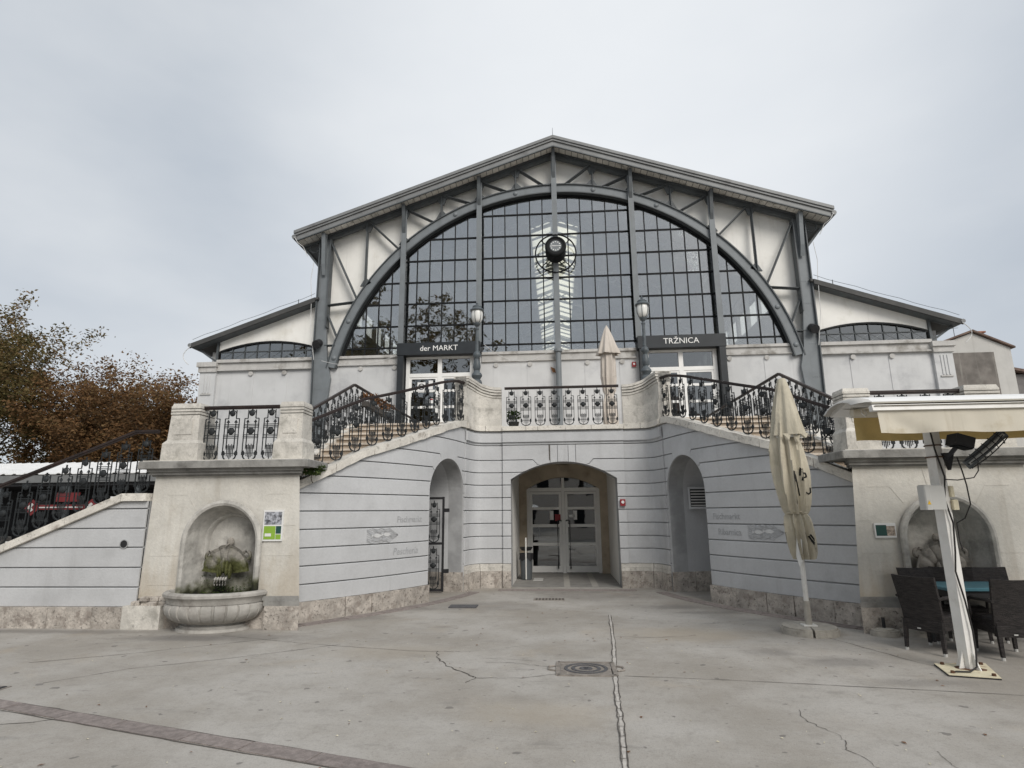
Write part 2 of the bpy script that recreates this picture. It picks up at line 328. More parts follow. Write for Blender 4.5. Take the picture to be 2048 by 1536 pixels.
def wetmat():
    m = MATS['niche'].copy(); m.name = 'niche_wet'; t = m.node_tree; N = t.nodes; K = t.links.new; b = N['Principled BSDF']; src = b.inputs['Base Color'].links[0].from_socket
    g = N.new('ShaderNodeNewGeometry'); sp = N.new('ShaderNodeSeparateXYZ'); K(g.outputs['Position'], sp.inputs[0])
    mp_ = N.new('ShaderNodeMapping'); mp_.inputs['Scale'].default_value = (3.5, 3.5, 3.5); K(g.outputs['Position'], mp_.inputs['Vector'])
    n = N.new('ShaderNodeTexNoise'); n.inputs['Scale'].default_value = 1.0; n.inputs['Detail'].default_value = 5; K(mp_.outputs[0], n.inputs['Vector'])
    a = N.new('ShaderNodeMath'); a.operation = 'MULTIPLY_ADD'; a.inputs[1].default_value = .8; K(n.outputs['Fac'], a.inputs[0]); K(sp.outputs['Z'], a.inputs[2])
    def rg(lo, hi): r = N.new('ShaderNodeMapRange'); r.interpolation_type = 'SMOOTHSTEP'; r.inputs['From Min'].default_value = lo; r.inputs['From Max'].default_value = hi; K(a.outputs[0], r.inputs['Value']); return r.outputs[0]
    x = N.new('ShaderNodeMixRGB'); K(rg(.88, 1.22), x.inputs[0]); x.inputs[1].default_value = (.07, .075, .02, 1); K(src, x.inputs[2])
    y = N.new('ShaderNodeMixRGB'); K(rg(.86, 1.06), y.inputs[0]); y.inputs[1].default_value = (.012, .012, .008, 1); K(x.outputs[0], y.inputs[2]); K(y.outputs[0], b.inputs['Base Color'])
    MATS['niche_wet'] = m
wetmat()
def pierstain():
    m = MATS['pier']; t = m.node_tree; N = t.nodes; K = t.links.new; b = N['Principled BSDF']; src = b.inputs['Base Color'].links[0].from_socket
    g = N.new('ShaderNodeNewGeometry'); sp = N.new('ShaderNodeSeparateXYZ'); K(g.outputs['Position'], sp.inputs[0])
    mp_ = N.new('ShaderNodeMapping'); mp_.inputs['Scale'].default_value = (7, 7, .6); K(g.outputs['Position'], mp_.inputs['Vector'])
    n = N.new('ShaderNodeTexNoise'); n.inputs['Scale'].default_value = 1.0; n.inputs['Detail'].default_value = 5; K(mp_.outputs[0], n.inputs['Vector'])
    a = N.new('ShaderNodeMath'); a.operation = 'MULTIPLY_ADD'; a.inputs[1].default_value = -2.2; K(n.outputs['Fac'], a.inputs[0]); K(sp.outputs['Z'], a.inputs[2])
    r = N.new('ShaderNodeMapRange'); r.interpolation_type = 'SMOOTHSTEP'
    for k_, v_ in (('From Min', -.75), ('From Max', .15), ('To Min', .42), ('To Max', 0)): r.inputs[k_].default_value = v_
    K(a.outputs[0], r.inputs['Value'])
    x = N.new('ShaderNodeMixRGB'); K(r.outputs[0], x.inputs[0]); K(src, x.inputs[1]); x.inputs[2].default_value = (.37, .30, .21, 1); K(x.outputs[0], b.inputs['Base Color'])
pierstain()
# plaza surface: worn concrete with stains and dark patches
def plazamat():
    m = bpy.data.materials.new('plaza'); m.use_nodes = True
    t = m.node_tree; N = t.nodes; K = t.links.new
    b = N['Principled BSDF']; b.inputs['Specular IOR Level'].default_value = 0.3
    g = N.new('ShaderNodeNewGeometry')
    def noise(s, d=6.0, r=0.6, st=(1, 1, 1), dist=0.0):
        mp_ = N.new('ShaderNodeMapping'); mp_.inputs['Scale'].default_value = st; K(g.outputs['Position'], mp_.inputs['Vector'])
        n = N.new('ShaderNodeTexNoise'); n.inputs['Scale'].default_value = s; n.inputs['Detail'].default_value = d; n.inputs['Roughness'].default_value = r; n.inputs['Distortion'].default_value = dist
        K(mp_.outputs[0], n.inputs['Vector']); return n.outputs['Fac']
    def rg(src, lo, hi, a=0.0, z=1.0):
        r = N.new('ShaderNodeMapRange'); r.interpolation_type = 'SMOOTHSTEP'
        for k_, v_ in (('From Min', lo), ('From Max', hi), ('To Min', a), ('To Max', z)): r.inputs[k_].default_value = v_
        K(src, r.inputs['Value']); return r.outputs[0]
    def mix(f, a, c):
        x = N.new('ShaderNodeMixRGB')
        K(f, x.inputs[0])
        for i_, q in ((1, a), (2, c)):
            if isinstance(q, tuple): x.inputs[i_].default_value = (*q, 1)
            else: K(q, x.inputs[i_])
        return x.outputs[0]
    c = mix(rg(noise(0.55, 7, 0.62), 0.34, 0.66), (0.315, 0.29, 0.255), (0.435, 0.415, 0.385))
    c = mix(rg(noise(0.9, 6, 0.6, (1, 1, 1), 0.5), 0.55, 0.75, 0, 0.45), c, (0.40, 0.335, 0.255))
    c = mix(rg(noise(2.2, 7, 0.68, (0.55, 1.5, 1)), 0.56, 0.74, 0, 0.6), c, (0.20, 0.19, 0.175))
    c = mix(rg(noise(14, 5, 0.8), 0.50, 0.72, 0, 0.35), c, (0.215, 0.20, 0.18))
    c = mix(rg(noise(36, 4, 0.8), 0.50, 0.70, 0, 0.45), c, (0.21, 0.195, 0.175))
    c = mix(rg(noise(24, 3, 0.7), 0.60, 0.72, 0, 0.35), c, (0.52, 0.495, 0.45))
    c = mix(rg(noise(95, 2, 0.7), 0.5, 0.72, 0, 0.42), c, (0.20, 0.185, 0.165))
    c = mix(rg(noise(130, 2, 0.6), 0.62, 0.75, 0, 0.35), c, (0.60, 0.575, 0.53))
    c = mix(rg(noise(5.5, 3, 0.5, (0.7, 1.6, 1)), 0.72, 0.78, 0, 0.6), c, (0.15, 0.14, 0.13))
    c = mix(rg(noise(4.2, 7, 0.72), 0.50, 0.68, 0, 0.38), c, (0.24, 0.222, 0.198))
    c = mix(rg(noise(7.5, 2, 0.4), 0.70, 0.735, 0, 0.75), c, (0.155, 0.145, 0.135))
    # dirtier ground by the foot of the buildings, darker patches by parasol foot and table
    sp = N.new('ShaderNodeSeparateXYZ'); K(g.outputs['Position'], sp.inputs[0])
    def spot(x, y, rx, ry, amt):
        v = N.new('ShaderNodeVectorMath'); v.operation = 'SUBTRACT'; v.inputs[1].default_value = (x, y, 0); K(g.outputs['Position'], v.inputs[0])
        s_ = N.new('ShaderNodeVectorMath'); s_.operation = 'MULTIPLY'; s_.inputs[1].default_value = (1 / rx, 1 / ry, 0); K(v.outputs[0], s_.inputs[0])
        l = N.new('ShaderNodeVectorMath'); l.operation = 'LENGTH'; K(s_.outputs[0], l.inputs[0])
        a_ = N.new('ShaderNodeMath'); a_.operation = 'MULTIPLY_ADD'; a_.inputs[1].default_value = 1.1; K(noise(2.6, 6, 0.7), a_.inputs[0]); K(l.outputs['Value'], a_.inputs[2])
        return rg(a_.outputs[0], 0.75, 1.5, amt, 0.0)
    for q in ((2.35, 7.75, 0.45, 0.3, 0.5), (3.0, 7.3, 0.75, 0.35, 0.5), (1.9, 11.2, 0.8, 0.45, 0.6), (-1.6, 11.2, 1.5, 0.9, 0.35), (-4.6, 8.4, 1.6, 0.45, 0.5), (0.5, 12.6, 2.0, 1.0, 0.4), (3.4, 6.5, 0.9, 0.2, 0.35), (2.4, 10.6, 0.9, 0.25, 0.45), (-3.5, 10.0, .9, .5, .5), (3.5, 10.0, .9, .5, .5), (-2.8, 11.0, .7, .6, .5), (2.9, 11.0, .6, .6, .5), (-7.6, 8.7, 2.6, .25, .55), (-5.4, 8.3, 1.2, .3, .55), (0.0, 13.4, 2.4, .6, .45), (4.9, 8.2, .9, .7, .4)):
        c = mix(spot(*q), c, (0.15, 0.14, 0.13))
    for q in ((1.6, 8.8, 1.3, 0.8, 0.5), (-0.3, 5.4, 1.0, 0.5, 0.35), (-2.2, 7.6, 1.3, 0.6, 0.25)):
        c = mix(spot(*q), c, (0.40, 0.345, 0.27))
    K(c, b.inputs['Base Color'])
    K(rg(noise(1.4), 0.35, 0.7, 0.62, 0.9), b.inputs['Roughness'])
    bm = N.new('ShaderNodeBump'); bm.inputs['Strength'].default_value = 0.35; bm.inputs['Distance'].default_value = 0.01
    K(noise(45, 5, 0.7), bm.inputs['Height']); K(bm.outputs[0], b.inputs['Normal'])
    MATS['plaza'] = m
plazamat()

# ------------------------------------------------------------------ mesh helpers
WL = {}                                   # world location of every object that may become a parent
class MB:
    def __init__(s): s.v = []; s.f = []
    def add(s, vs, fs):
        b = len(s.v); s.v += [tuple(p) for p in vs]; s.f += [tuple(i + b for i in q) for q in fs]; return s
    def box(s, x0, x1, y0, y1, z0, z1):
        x0, x1 = min(x0, x1), max(x0, x1); y0, y1 = min(y0, y1), max(y0, y1); z0, z1 = min(z0, z1), max(z0, z1)
        return s.add([(x0, y0, z0), (x1, y0, z0), (x1, y1, z0), (x0, y1, z0), (x0, y0, z1), (x1, y0, z1), (x1, y1, z1), (x0, y1, z1)],
                     [(0, 3, 2, 1), (4, 5, 6, 7), (0, 1, 5, 4), (1, 2, 6, 5), (2, 3, 7, 6), (3, 0, 4, 7)])
    def cbox(s, x0, x1, y0, y1, z0, z1, c=0.01):
        """box with chamfered upright and top edges"""
        P = [(x0 + c, y0), (x1 - c, y0), (x1, y0 + c), (x1, y1 - c), (x1 - c, y1), (x0 + c, y1), (x0, y1 - c), (x0, y0 + c)]
        cx, cy = (x0 + x1) / 2, (y0 + y1) / 2
        def ring(z, k): return [(px - math.copysign(k, px - cx), py - math.copysign(k, py - cy), z) for px, py in P]
        vs = ring(z0, 0) + ring(z1 - c, 0) + ring(z1, c)
        fs = [tuple(range(7, -1, -1)), tuple(range(16, 24))]
        for r in (0, 8):
            for i in range(8): j = (i + 1) % 8; fs.append((r + i, r + j, r + 8 + j, r + 8 + i))
        return s.add(vs, fs)
    def bar(s, p, q, w, h, up=(0, 0, 1)):
        p, q = Vector(p), Vector(q); d = (q - p)
        if d.length < 1e-6: return s
        d.normalize(); u = Vector(up)
        if abs(d.dot(u)) > 0.98: u = Vector((0, 1, 0))
        a = d.cross(u).normalized() * (w / 2); b = a.cross(d).normalized() * (h / 2)
        vs = [p - a - b, p + a - b, p + a + b, p - a + b, q - a - b, q + a - b, q + a + b, q - a + b]
        return s.add(vs, [(0, 3, 2, 1), (4, 5, 6, 7), (0, 1, 5, 4), (1, 2, 6, 5), (2, 3, 7, 6), (3, 0, 4, 7)])
    def cyl(s, p, q, r1, r2=None, n=10, cap=True):
        r2 = r1 if r2 is None else r2
        p, q = Vector(p), Vector(q); d = (q - p).normalized(); u = Vector((0, 0, 1)) if abs(d.z) < 0.9 else Vector((1, 0, 0))
        a = d.cross(u).normalized(); b = d.cross(a).normalized()
        vs = []
        for c_, r in ((p, r1), (q, r2)):
            for i in range(n):
                t = 2 * PI * i / n; vs.append(c_ + a * (r * math.cos(t)) + b * (r * math.sin(t)))
        fs = [(i, n + i, n + (i + 1) % n, (i + 1) % n) for i in range(n)]
        if cap: fs += [tuple(range(n)), tuple(range(2 * n - 1, n - 1, -1))]
        return s.add(vs, fs)
    def lathe(s, prof, c=(0, 0, 0), n=16, a0=0.0, a1=2 * PI, sx=1.0, sy=1.0, fn=None):
        full = abs(a1 - a0 - 2 * PI) < 1e-6; m = n if full else n + 1
        vs = []
        for (r, z) in prof:
            for i in range(m):
                t = a0 + (a1 - a0) * i / n; k = fn(t, z) if fn else 1.0
                vs.append((c[0] + r * k * math.cos(t) * sx, c[1] + r * k * math.sin(t) * sy, c[2] + z))
        fs = []
        for j in range(len(prof) - 1):
            for i in range(n):
                i2 = (i + 1) % m if full else i + 1
                fs.append((j * m + i, j * m + i2, (j + 1) * m + i2, (j + 1) * m + i))
        if full and prof[0][0] > 1e-4: fs.append(tuple(range(m - 1, -1, -1)))
        if full and prof[-1][0] > 1e-4: fs.append(tuple((len(prof) - 1) * m + i for i in range(m)))
        return s.add(vs, fs)
    def tube(s, pts, r, n=6, cap=True):
        pts = [Vector(p) for p in pts]; rs = r if isinstance(r, (list, tuple)) else [r] * len(pts)
        vs = []; ref = None
        for i, p in enumerate(pts):
            d = (pts[min(i + 1, len(pts) - 1)] - pts[max(i - 1, 0)]).normalized()
            if ref is None: ref = Vector((0, 0, 1)) if abs(d.z) < 0.9 else Vector((1, 0, 0))
            a = d.cross(ref)
            if a.length < 1e-4: a = d.cross(Vector((0.3, 1, 0.2)))
            a.normalize(); b = d.cross(a).normalized(); ref = b.cross(d) * -1 if False else ref
            for k in range(n):
                t = 2 * PI * k / n; vs.append(p + a * (rs[i] * math.cos(t)) + b * (rs[i] * math.sin(t)))
        fs = []
        for i in range(len(pts) - 1):
            for k in range(n): fs.append((i * n + k, (i + 1) * n + k, (i + 1) * n + (k + 1) % n, i * n + (k + 1) % n))
        if cap: fs += [tuple(range(n)), tuple(range(len(pts) * n - 1, (len(pts) - 1) * n - 1, -1))]
        return s.add(vs, fs)
    def prism(s, poly, y0, y1):
        """polygon in X,Z pushed along Y"""
        n = len(poly)
        vs = [(x, y0, z) for x, z in poly] + [(x, y1, z) for x, z in poly]
        return s.add(vs, [tuple(range(n)), tuple(range(2 * n - 1, n - 1, -1))] + [(i, n + i, n + (i + 1) % n, (i + 1) % n) for i in range(n)])
    def prismx(s, poly, x0, x1):
        n = len(poly)
        vs = [(x0, y, z) for y, z in poly] + [(x1, y, z) for y, z in poly]
        return s.add(vs, [tuple(range(n - 1, -1, -1)), tuple(range(n, 2 * n))] + [(i, (i + 1) % n, n + (i + 1) % n, n + i) for i in range(n)])
    def prismz(s, poly, z0, z1):
        n = len(poly)
        vs = [(x, y, z0) for x, y in poly] + [(x, y, z1) for x, y in poly]
        return s.add(vs, [tuple(range(n - 1, -1, -1)), tuple(range(n, 2 * n))] + [(i, (i + 1) % n, n + (i + 1) % n, n + i) for i in range(n)])
    def dome(s, c, r, d, n=10, m=3, axis='y'):
        """low dome bulging towards -Y"""
        prof = [(r * math.cos(PI / 2 * k / m), d * math.sin(PI / 2 * k / m)) for k in range(m)] + [(0.0005, d)]
        vs = []
        for (q, h) in prof:
            for i in range(n):
                t = 2 * PI * i / n; vs.append((c[0] + q * math.cos(t), c[1] - h, c[2] + q * math.sin(t)))
        fs = [(j * n + i, j * n + (i + 1) % n, (j + 1) * n + (i + 1) % n, (j + 1) * n + i) for j in range(m) for i in range(n)]
        fs.append(tuple(range(n - 1, -1, -1)))
        return s.add(vs, fs)
    def sphere(s, c, r, n=12, m=8, sc_=(1, 1, 1)):
        prof = [(max(1e-4, r * math.sin(PI * k / m)), -r * math.cos(PI * k / m)) for k in range(m + 1)]
        b = len(s.v); s.lathe(prof, (0, 0, 0), n)
        for i in range(b, len(s.v)):
            x, y, z = s.v[i]; s.v[i] = (c[0] + x * sc_[0], c[1] + y * sc_[1], c[2] + z * sc_[2])
        return s
    def mirror(s):
        """mirror in X"""
        o = MB(); o.v = [(-x, y, z) for x, y, z in s.v]; o.f = [tuple(reversed(q)) for q in s.f]; return o
    def mesh(s, name, mat, smooth=False):
        me = bpy.data.meshes.new(name); me.from_pydata(s.v, [], s.f); me.update()
        if mat: me.materials.append(MATS[mat])
        if smooth:
            me.polygons.foreach_set('use_smooth', [True] * len(me.polygons))
            try: me.set_sharp_from_angle(angle=math.radians(38))
            except Exception: pass
        return me
    def build(s, name, mat, parent=None, smooth=False, **kw):
        return link(name, s.mesh(name, mat, smooth), parent, **kw)
def link(name, me, parent=None, loc=(0, 0, 0), rot=(0, 0, 0), label=None):
    o = bpy.data.objects.new(name, me); col.objects.link(o)
    WL[o.name] = Vector(loc)
    if parent is not None:
        o.parent = parent; o.location = Vector(loc) - WL[parent.name]
    else: o.location = loc
    o.rotation_euler = rot
    if label: o['label'] = label
    return o
def tag(o, label=None, cat=None, group=None, kind=None):
    if label: o['label'] = label
    if cat: o['category'] = cat
    if group: o['group'] = group
    if kind: o['kind'] = kind
    return o
def thing(name, loc, label, cat, group=None):
    o = bpy.data.objects.new(name, None); col.objects.link(o); o.location = loc; WL[o.name] = Vector(loc); o.empty_display_size = 0.3
    return tag(o, label, cat, group)
def textmesh(txt, size, depth=0.0, bold=0.0, shear=0.0):
    cu = bpy.data.curves.new('txt', 'FONT'); cu.body = txt; cu.size = size; cu.extrude = depth; cu.offset = bold; cu.shear = shear; cu.resolution_u = 3
    o = bpy.data.objects.new('txt', cu); col.objects.link(o)
    dg = bpy.context.evaluated_depsgraph_get()
    me = bpy.data.meshes.new_from_object(o.evaluated_get(dg))
    bpy.data.objects.remove(o); bpy.data.curves.remove(cu)
    vs = [tuple(v.co) for v in me.vertices]; fs = [tuple(p.vertices) for p in me.polygons]
    bpy.data.meshes.remove(me)
    return vs, fs

# paths in plan: list of points with arc length and the normal that faces the viewer
class Path:
    def __init__(s, pts, flip=1):
        s.p = [Vector((x, y)) for x, y in pts]; s.l = [0.0]; s.flip = flip
        for i in range(1, len(s.p)): s.l.append(s.l[-1] + (s.p[i] - s.p[i - 1]).length)
        s.n = []
        for i in range(len(s.p)):
            d = (s.p[min(i + 1, len(s.p) - 1)] - s.p[max(i - 1, 0)]).normalized()
            s.n.append(Vector((-d.y, d.x)) * flip)
        s.len = s.l[-1]
    def at(s, q):
        q = min(max(q, 0.0), s.len)
        i = 0
        while i < len(s.l) - 2 and s.l[i + 1] < q: i += 1
        t = (q - s.l[i]) / max(1e-9, s.l[i + 1] - s.l[i])
        p = s.p[i].lerp(s.p[i + 1], t); n = s.n[i].lerp(s.n[i + 1], t).normalized()
        return p, n
    def xyz(s, q, z, off=0.0):
        p, n = s.at(q); e = p + n * off
        if q < 0 or q > s.len:
            pass
        return (e.x, e.y, z)
    def s_of_y(s, y):
        for i in range(len(s.p) - 1):
            if s.p[i].y <= y <= s.p[i + 1].y: return s.l[i] + (y - s.p[i].y) / max(1e-9, s.p[i + 1].y - s.p[i].y) * (s.l[i + 1] - s.l[i])
        return s.len
def strip(mb, path, ss, lo, hi, front, back, ch=0.0):
    """wall piece between lo(s) and hi(s); front and back are offsets along the normal"""
    cols = []
    for q in ss:
        a, b = lo(q), hi(q)
        cols.append((q, a, max(a, b), b - a))
    run = []
    def flush(run):
        if len(run) < 2: return
        b0 = len(mb.v); m = len(run); vs = []
        for (q, a, b, _) in run:
            vs += [path.xyz(q, a, front), path.xyz(q, b, front), path.xyz(q, a, back), path.xyz(q, b, back)]
        if ch > 0:
            k5 = []
            for j, (q, a, b, _) in enumerate(run):
                c_ = min(ch, (b - a) * .3); w = vs[4 * j:4 * j + 4]; k5 += [w[0], path.xyz(q, b - c_, front), path.xyz(q, b, front - c_), w[3], w[2]]
            fs = []
            for i in range(m - 1):
                for e_ in range(5): fs.append((5 * i + e_, 5 * i + 5 + e_, 5 * i + 5 + (e_ + 1) % 5, 5 * i + (e_ + 1) % 5))
            fs += [(0, 1, 2, 3, 4), tuple(5 * (m - 1) + e_ for e_ in (4, 3, 2, 1, 0))]
            mb.add(k5, fs); return
        fs = []
        for i in range(m - 1):
            k = 4 * i
            fs += [(k, k + 4, k + 5, k + 1), (k + 2, k + 3, k + 7, k + 6), (k + 1, k + 5, k + 7, k + 3), (k, k + 2, k + 6, k + 4)]
        fs += [(0, 1, 3, 2), (4 * m - 4, 4 * m - 2, 4 * m - 1, 4 * m - 3)]
        if path.flip < 0: fs = [tuple(reversed(f)) for f in fs]
        mb.add(vs, fs)
    for i, c in enumerate(cols):
        ok = c[3] > 1e-4
        if ok:
            if not run and i > 0: run.append(cols[i - 1])
            run.append(c)
        else:
            if run: run.append(c); flush(run); run = []
    flush(run)
    return mb
def strips(path, ss, lo, hi, front, back, ch=0.011):
    """like strip, but one MB for every unbroken run"""
    m = strip(MB(), path, ss, lo, hi, front, back, ch); out = []; used = [-1] * len(m.v); par = list(range(len(m.v)))
    def fd(i):
        while par[i] != i: par[i] = par[par[i]]; i = par[i]
        return i
    for f in m.f:
        for k in f[1:]: par[fd(k)] = fd(f[0])
    groups = {}
    for f in m.f: groups.setdefault(fd(f[0]), []).append(f)
    for fs in groups.values():
        mp_ = {}; o = MB()
        for f in fs:
            o.f.append(tuple(mp_.setdefault(i, len(mp_)) for i in f))
        o.v = [None] * len(mp_)
        for i, k in mp_.items(): o.v[k] = m.v[i]
        xs = [v[0] for v in o.v]; ys = [v[1] for v in o.v]; zs = [v[2] for v in o.v]
        if max(max(xs) - min(xs), max(ys) - min(ys)) > .03 and max(zs) - min(zs) > .01: out.append(o)
    return out
def rough(m, amt, seed):
    r_ = random.Random(seed); m.v = [(x + r_.uniform(-amt, amt), y + r_.uniform(-amt, amt), z + (r_.uniform(-amt, amt) if z > 0 else 0)) for x, y, z in m.v]; return m
def frange(a, b, step):
    n = max(1, int(math.ceil((b - a) / step))); return [a + (b - a) * i / n for i in range(n + 1)]
def bez(p0, p1, p2, n):
    return [((1 - t) ** 2 * p0[0] + 2 * t * (1 - t) * p1[0] + t * t * p2[0], (1 - t) ** 2 * p0[1] + 2 * t * (1 - t) * p1[1] + t * t * p2[1]) for t in [i / n for i in range(n + 1)]]

# ================================================================== GROUND
g = MB()
xs = [-400, -60, -20, -12, -6, 0, 6, 12, 20, 60, 400]; ys = [-400, -60, -10, 0, 5, 10, 15, 30, 60, 400]
for y in ys:
    for x in xs: g.v.append((x, y, 0.0))
for j in range(len(ys) - 1):
    for i in range(len(xs) - 1):
        k = j * len(xs) + i; g.f.append((k, k + 1, k + 1 + len(xs), k + len(xs)))
plaza = g.build('plaza_pavement', 'plaza')
tag(plaza, 'worn grey concrete square with cracks and stains', 'pavement', kind='structure')
# band of reddish stone slabs across the near corner
A0, A1 = Vector((-5.55, 5.62)), Vector((-0.15, 3.98))
dirn = (A1 - A0).normalized(); nor = Vector((-dirn.y, dirn.x)); t = -2.0; total = (A1 - A0).length + 1.6
while t < total:
    ln = rnd.uniform(0.55, 0.95)
    w0, w1 = rnd.uniform(-0.008, 0.004), 0.165 + rnd.uniform(-0.008, 0.010)
    p = [A0 + dirn * (t + 0.006) - nor * w1, A0 + dirn * (t + ln - 0.006) - nor * w1, A0 + dirn * (t + ln - 0.006) - nor * w0, A0 + dirn * (t + 0.006) - nor * w0]
    MB().prismz([(q.x, q.y) for q in p], -0.02, 0.0075).build('paving_slab', 'porphyry', plaza)
    t += ln
def ribbon(name, pts, w, mat, jit=0.0, z=0.004, sub=5, seed=1):
    r = random.Random(seed); P = []
    for i in range(len(pts) - 1):
        a, b = Vector(pts[i]), Vector(pts[i + 1])
        for k in range(sub): P.append(a.lerp(b, k / sub) + Vector((r.uniform(-jit, jit), r.uniform(-jit, jit))))
    P.append(Vector(pts[-1])); m = MB()
    for i, p in enumerate(P):
        d = (P[min(i + 1, len(P) - 1)] - P[max(i - 1, 0)]).normalized(); n = Vector((-d.y, d.x))
        ww = w * r.uniform(0.4, 1.3) / 2
        m.v += [(p.x + n.x * ww, p.y + n.y * ww, z), (p.x - n.x * ww, p.y - n.y * ww, z)]
    m.f = [(2 * i, 2 * i + 1, 2 * i + 3, 2 * i + 2) for i in range(len(P) - 1)]
    return m.build(name, mat, plaza)
for off_, sd in ((-.012, 61), (.178, 62)):
    ribbon('crack', [tuple(A0 + dirn * k - nor * off_) for k in (-2.0, -.5, 1.0, 2.5, 4.0, 5.5, 7.0)], .014, 'crack', .006, .0035, 9, sd)
# joint filled with pale mortar running towards the camera, cracked along its edges
main = [(0.66, 10.3), (0.54, 8.3), (0.46, 7.3), (0.42, 6.86), (0.36, 5.9), (0.33, 5.3), (0.27, 4.4), (0.24, 3.4)]
ribbon('mortar_joint', main, 0.042, 'crack_light', 0.006, 0.004, 6, 3)
ribbon('crack', [(x + 0.021, y) for x, y in main], 0.010, 'crack', 0.008, 0.0065, 8, 4)
ribbon('crack', [(x - 0.021, y) for x, y in main], 0.010, 'crack', 0.008, 0.0065, 8, 5)
for k in range(9):
    y = 4.3 + k * 0.21; x = 0.265 + (y - 4.3) * 0.065
    ribbon('crack', [(x - 0.024, y), (x + 0.024, y + rnd.uniform(-0.03, 0.03))], 0.008, 'crack', 0.003, 0.0065, 3, 30 + k)
ribbon('crack', [(0.5, 6.62), (1.6, 6.5), (2.9, 6.3), (4.4, 6.05), (5.6, 5.85)], 0.009, 'crack', 0.006, 0.004, 8, 6)
ribbon('crack', [(-4.9, 8.5), (-3.4, 8.0), (-2.0, 7.66), (-1.45, 7.62)], 0.008, 'crack', 0.006, 0.004, 8, 7)
ribbon('crack', [(-1.45, 7.62), (-1.0, 7.75), (-0.5, 8.1), (-0.15, 8.65)], 0.007, 'crack_light', 0.008, 0.004, 8, 8)
ribbon('crack', [(-1.65, 7.66), (-1.58, 7.3), (-1.40, 6.95), (-1.12, 6.62), (-1.02, 6.48)], 0.017, 'crack', 0.02, 0.004, 6, 9)
ribbon('crack', [(-1.02, 6.48), (-0.55, 6.5), (-0.2, 6.66)], 0.008, 'crack', 0.01, 0.004, 6, 10)
ribbon('crack', [(-1.02, 6.48), (-1.1, 6.3)], 0.008, 'crack', 0.01, 0.004, 6, 11)
ribbon('crack', [(-1.1, 7.35), (-0.4, 7.22), (0.1, 7.2)], 0.008, 'crack_light', 0.01, 0.004, 6, 12)
ribbon('crack', [(-6.3, 6.9), (-5.4, 7.4), (-4.6, 7.95), (-4.0, 8.35)], 0.010, 'crack', 0.006, 0.004, 6, 13)
ribbon('crack', [(-5.4, 6.1), (-4.9, 6.7), (-4.2, 7.1), (-3.5, 7.6), (-3.0, 8.0)], 0.010, 'crack', 0.01, 0.004, 6, 14)
ribbon('crack', [(-5.0, 4.85), (-4.5, 5.0), (-4.25, 5.16)], 0.010, 'crack', 0.006, 0.004, 6, 15)
ribbon('crack', [(1.86, 5.62), (1.80, 5.35), (1.93, 5.05), (1.86, 4.75), (1.92, 4.45)], 0.006, 'crack', 0.02, 0.004, 7, 16)
ribbon('crack', [(0.6, 8.6), (1.2, 8.55), (1.7, 8.7)], 0.008, 'crack', 0.02, 0.004, 7, 17)
ribbon('crack', [(3.15, 9.3), (3.5, 8.2), (3.78, 7.3), (3.95, 6.95)], 0.010, 'crack', 0.012, 0.004, 7, 18)
ribbon('crack', [(2.45, 4.75), (2.42, 4.5), (2.5, 4.3), (2.45, 4.05)], 0.005, 'crack', 0.02, 0.004, 7, 19)
ribbon('crack', [(-0.25, 6.93), (-0.7, 7.12), (-1.0, 7.14)], 0.008, 'crack', 0.02, 0.004, 7, 20)
# reddish stone edging along the foot of the curved walls
for sg in (-1, 1):
    cw = bez((4.5, 9.12), (2.6, 11.15), (2.15, 13.2), 14)
    for i in range(14):
        a, b = Vector(cw[i]), Vector(cw[i + 1]); d = (b - a).normalized(); n = Vector((-d.y, d.x)); a2 = a + d * 0.008
        P = [a2 + n * 0.06, b + n * 0.06, b + n * 0.30, a2 + n * 0.30]
        MB().prismz([(sg * q.x, q.y) for q in P], -0.02, 0.006 + 0.002 * (i % 2)).build('edging_slab', 'porphyry', plaza)
for i in range(5):
    x0 = -1.5 + i * 0.6
    MB().prismz([(x0 + 0.008, 13.35), (x0 + 0.592, 13.35), (x0 + 0.592, 13.6), (x0 + 0.008, 13.6)], -0.02, 0.006).build('edging_slab', 'porphyry', plaza)
# litter of petals and leaf scraps
lm = MB(); r = random.Random(21)
for k in range(230):
    x, y = r.uniform(-6, 5), 4 + 8 * r.random() ** 1.4
    if y > 9.2 and abs(x) > 2.2: continue
    s = r.uniform(0.006, 0.016); a = r.uniform(0, PI); e = r.uniform(0.35, 0.8)
    ca, sa = math.cos(a) * s, math.sin(a) * s
    lm.add([(x - ca, y - sa, 0.006), (x + sa * e, y - ca * e, 0.012), (x + ca, y + sa, 0.006), (x - sa * e, y + ca * e, 0.010)], [(0, 1, 2, 3)])
tag(lm.build('leaf_litter', 'petal'), 'pale petals and leaf scraps scattered over the paving', 'litter', kind='stuff')
lm = MB()
for k in range(70):
    x, y = r.uniform(-5, 5), 4 + 7 * r.random()
    if y > 9.0 and abs(x) > 2.0: continue
    s = r.uniform(0.012, 0.028); a = r.uniform(0, PI); e = r.uniform(0.3, 0.7); ca, sa = math.cos(a) * s, math.sin(a) * s
    lm.add([(x - ca, y - sa, 0.006), (x + sa * e, y - ca * e, 0.010), (x + ca, y + sa, 0.006), (x - sa * e, y + ca * e, 0.008)], [(0, 1, 2, 3)])
tag(lm.build('leaf_litter', 'leaf_dry'), 'small dark brown leaf crumbs on the paving', 'litter', kind='stuff')

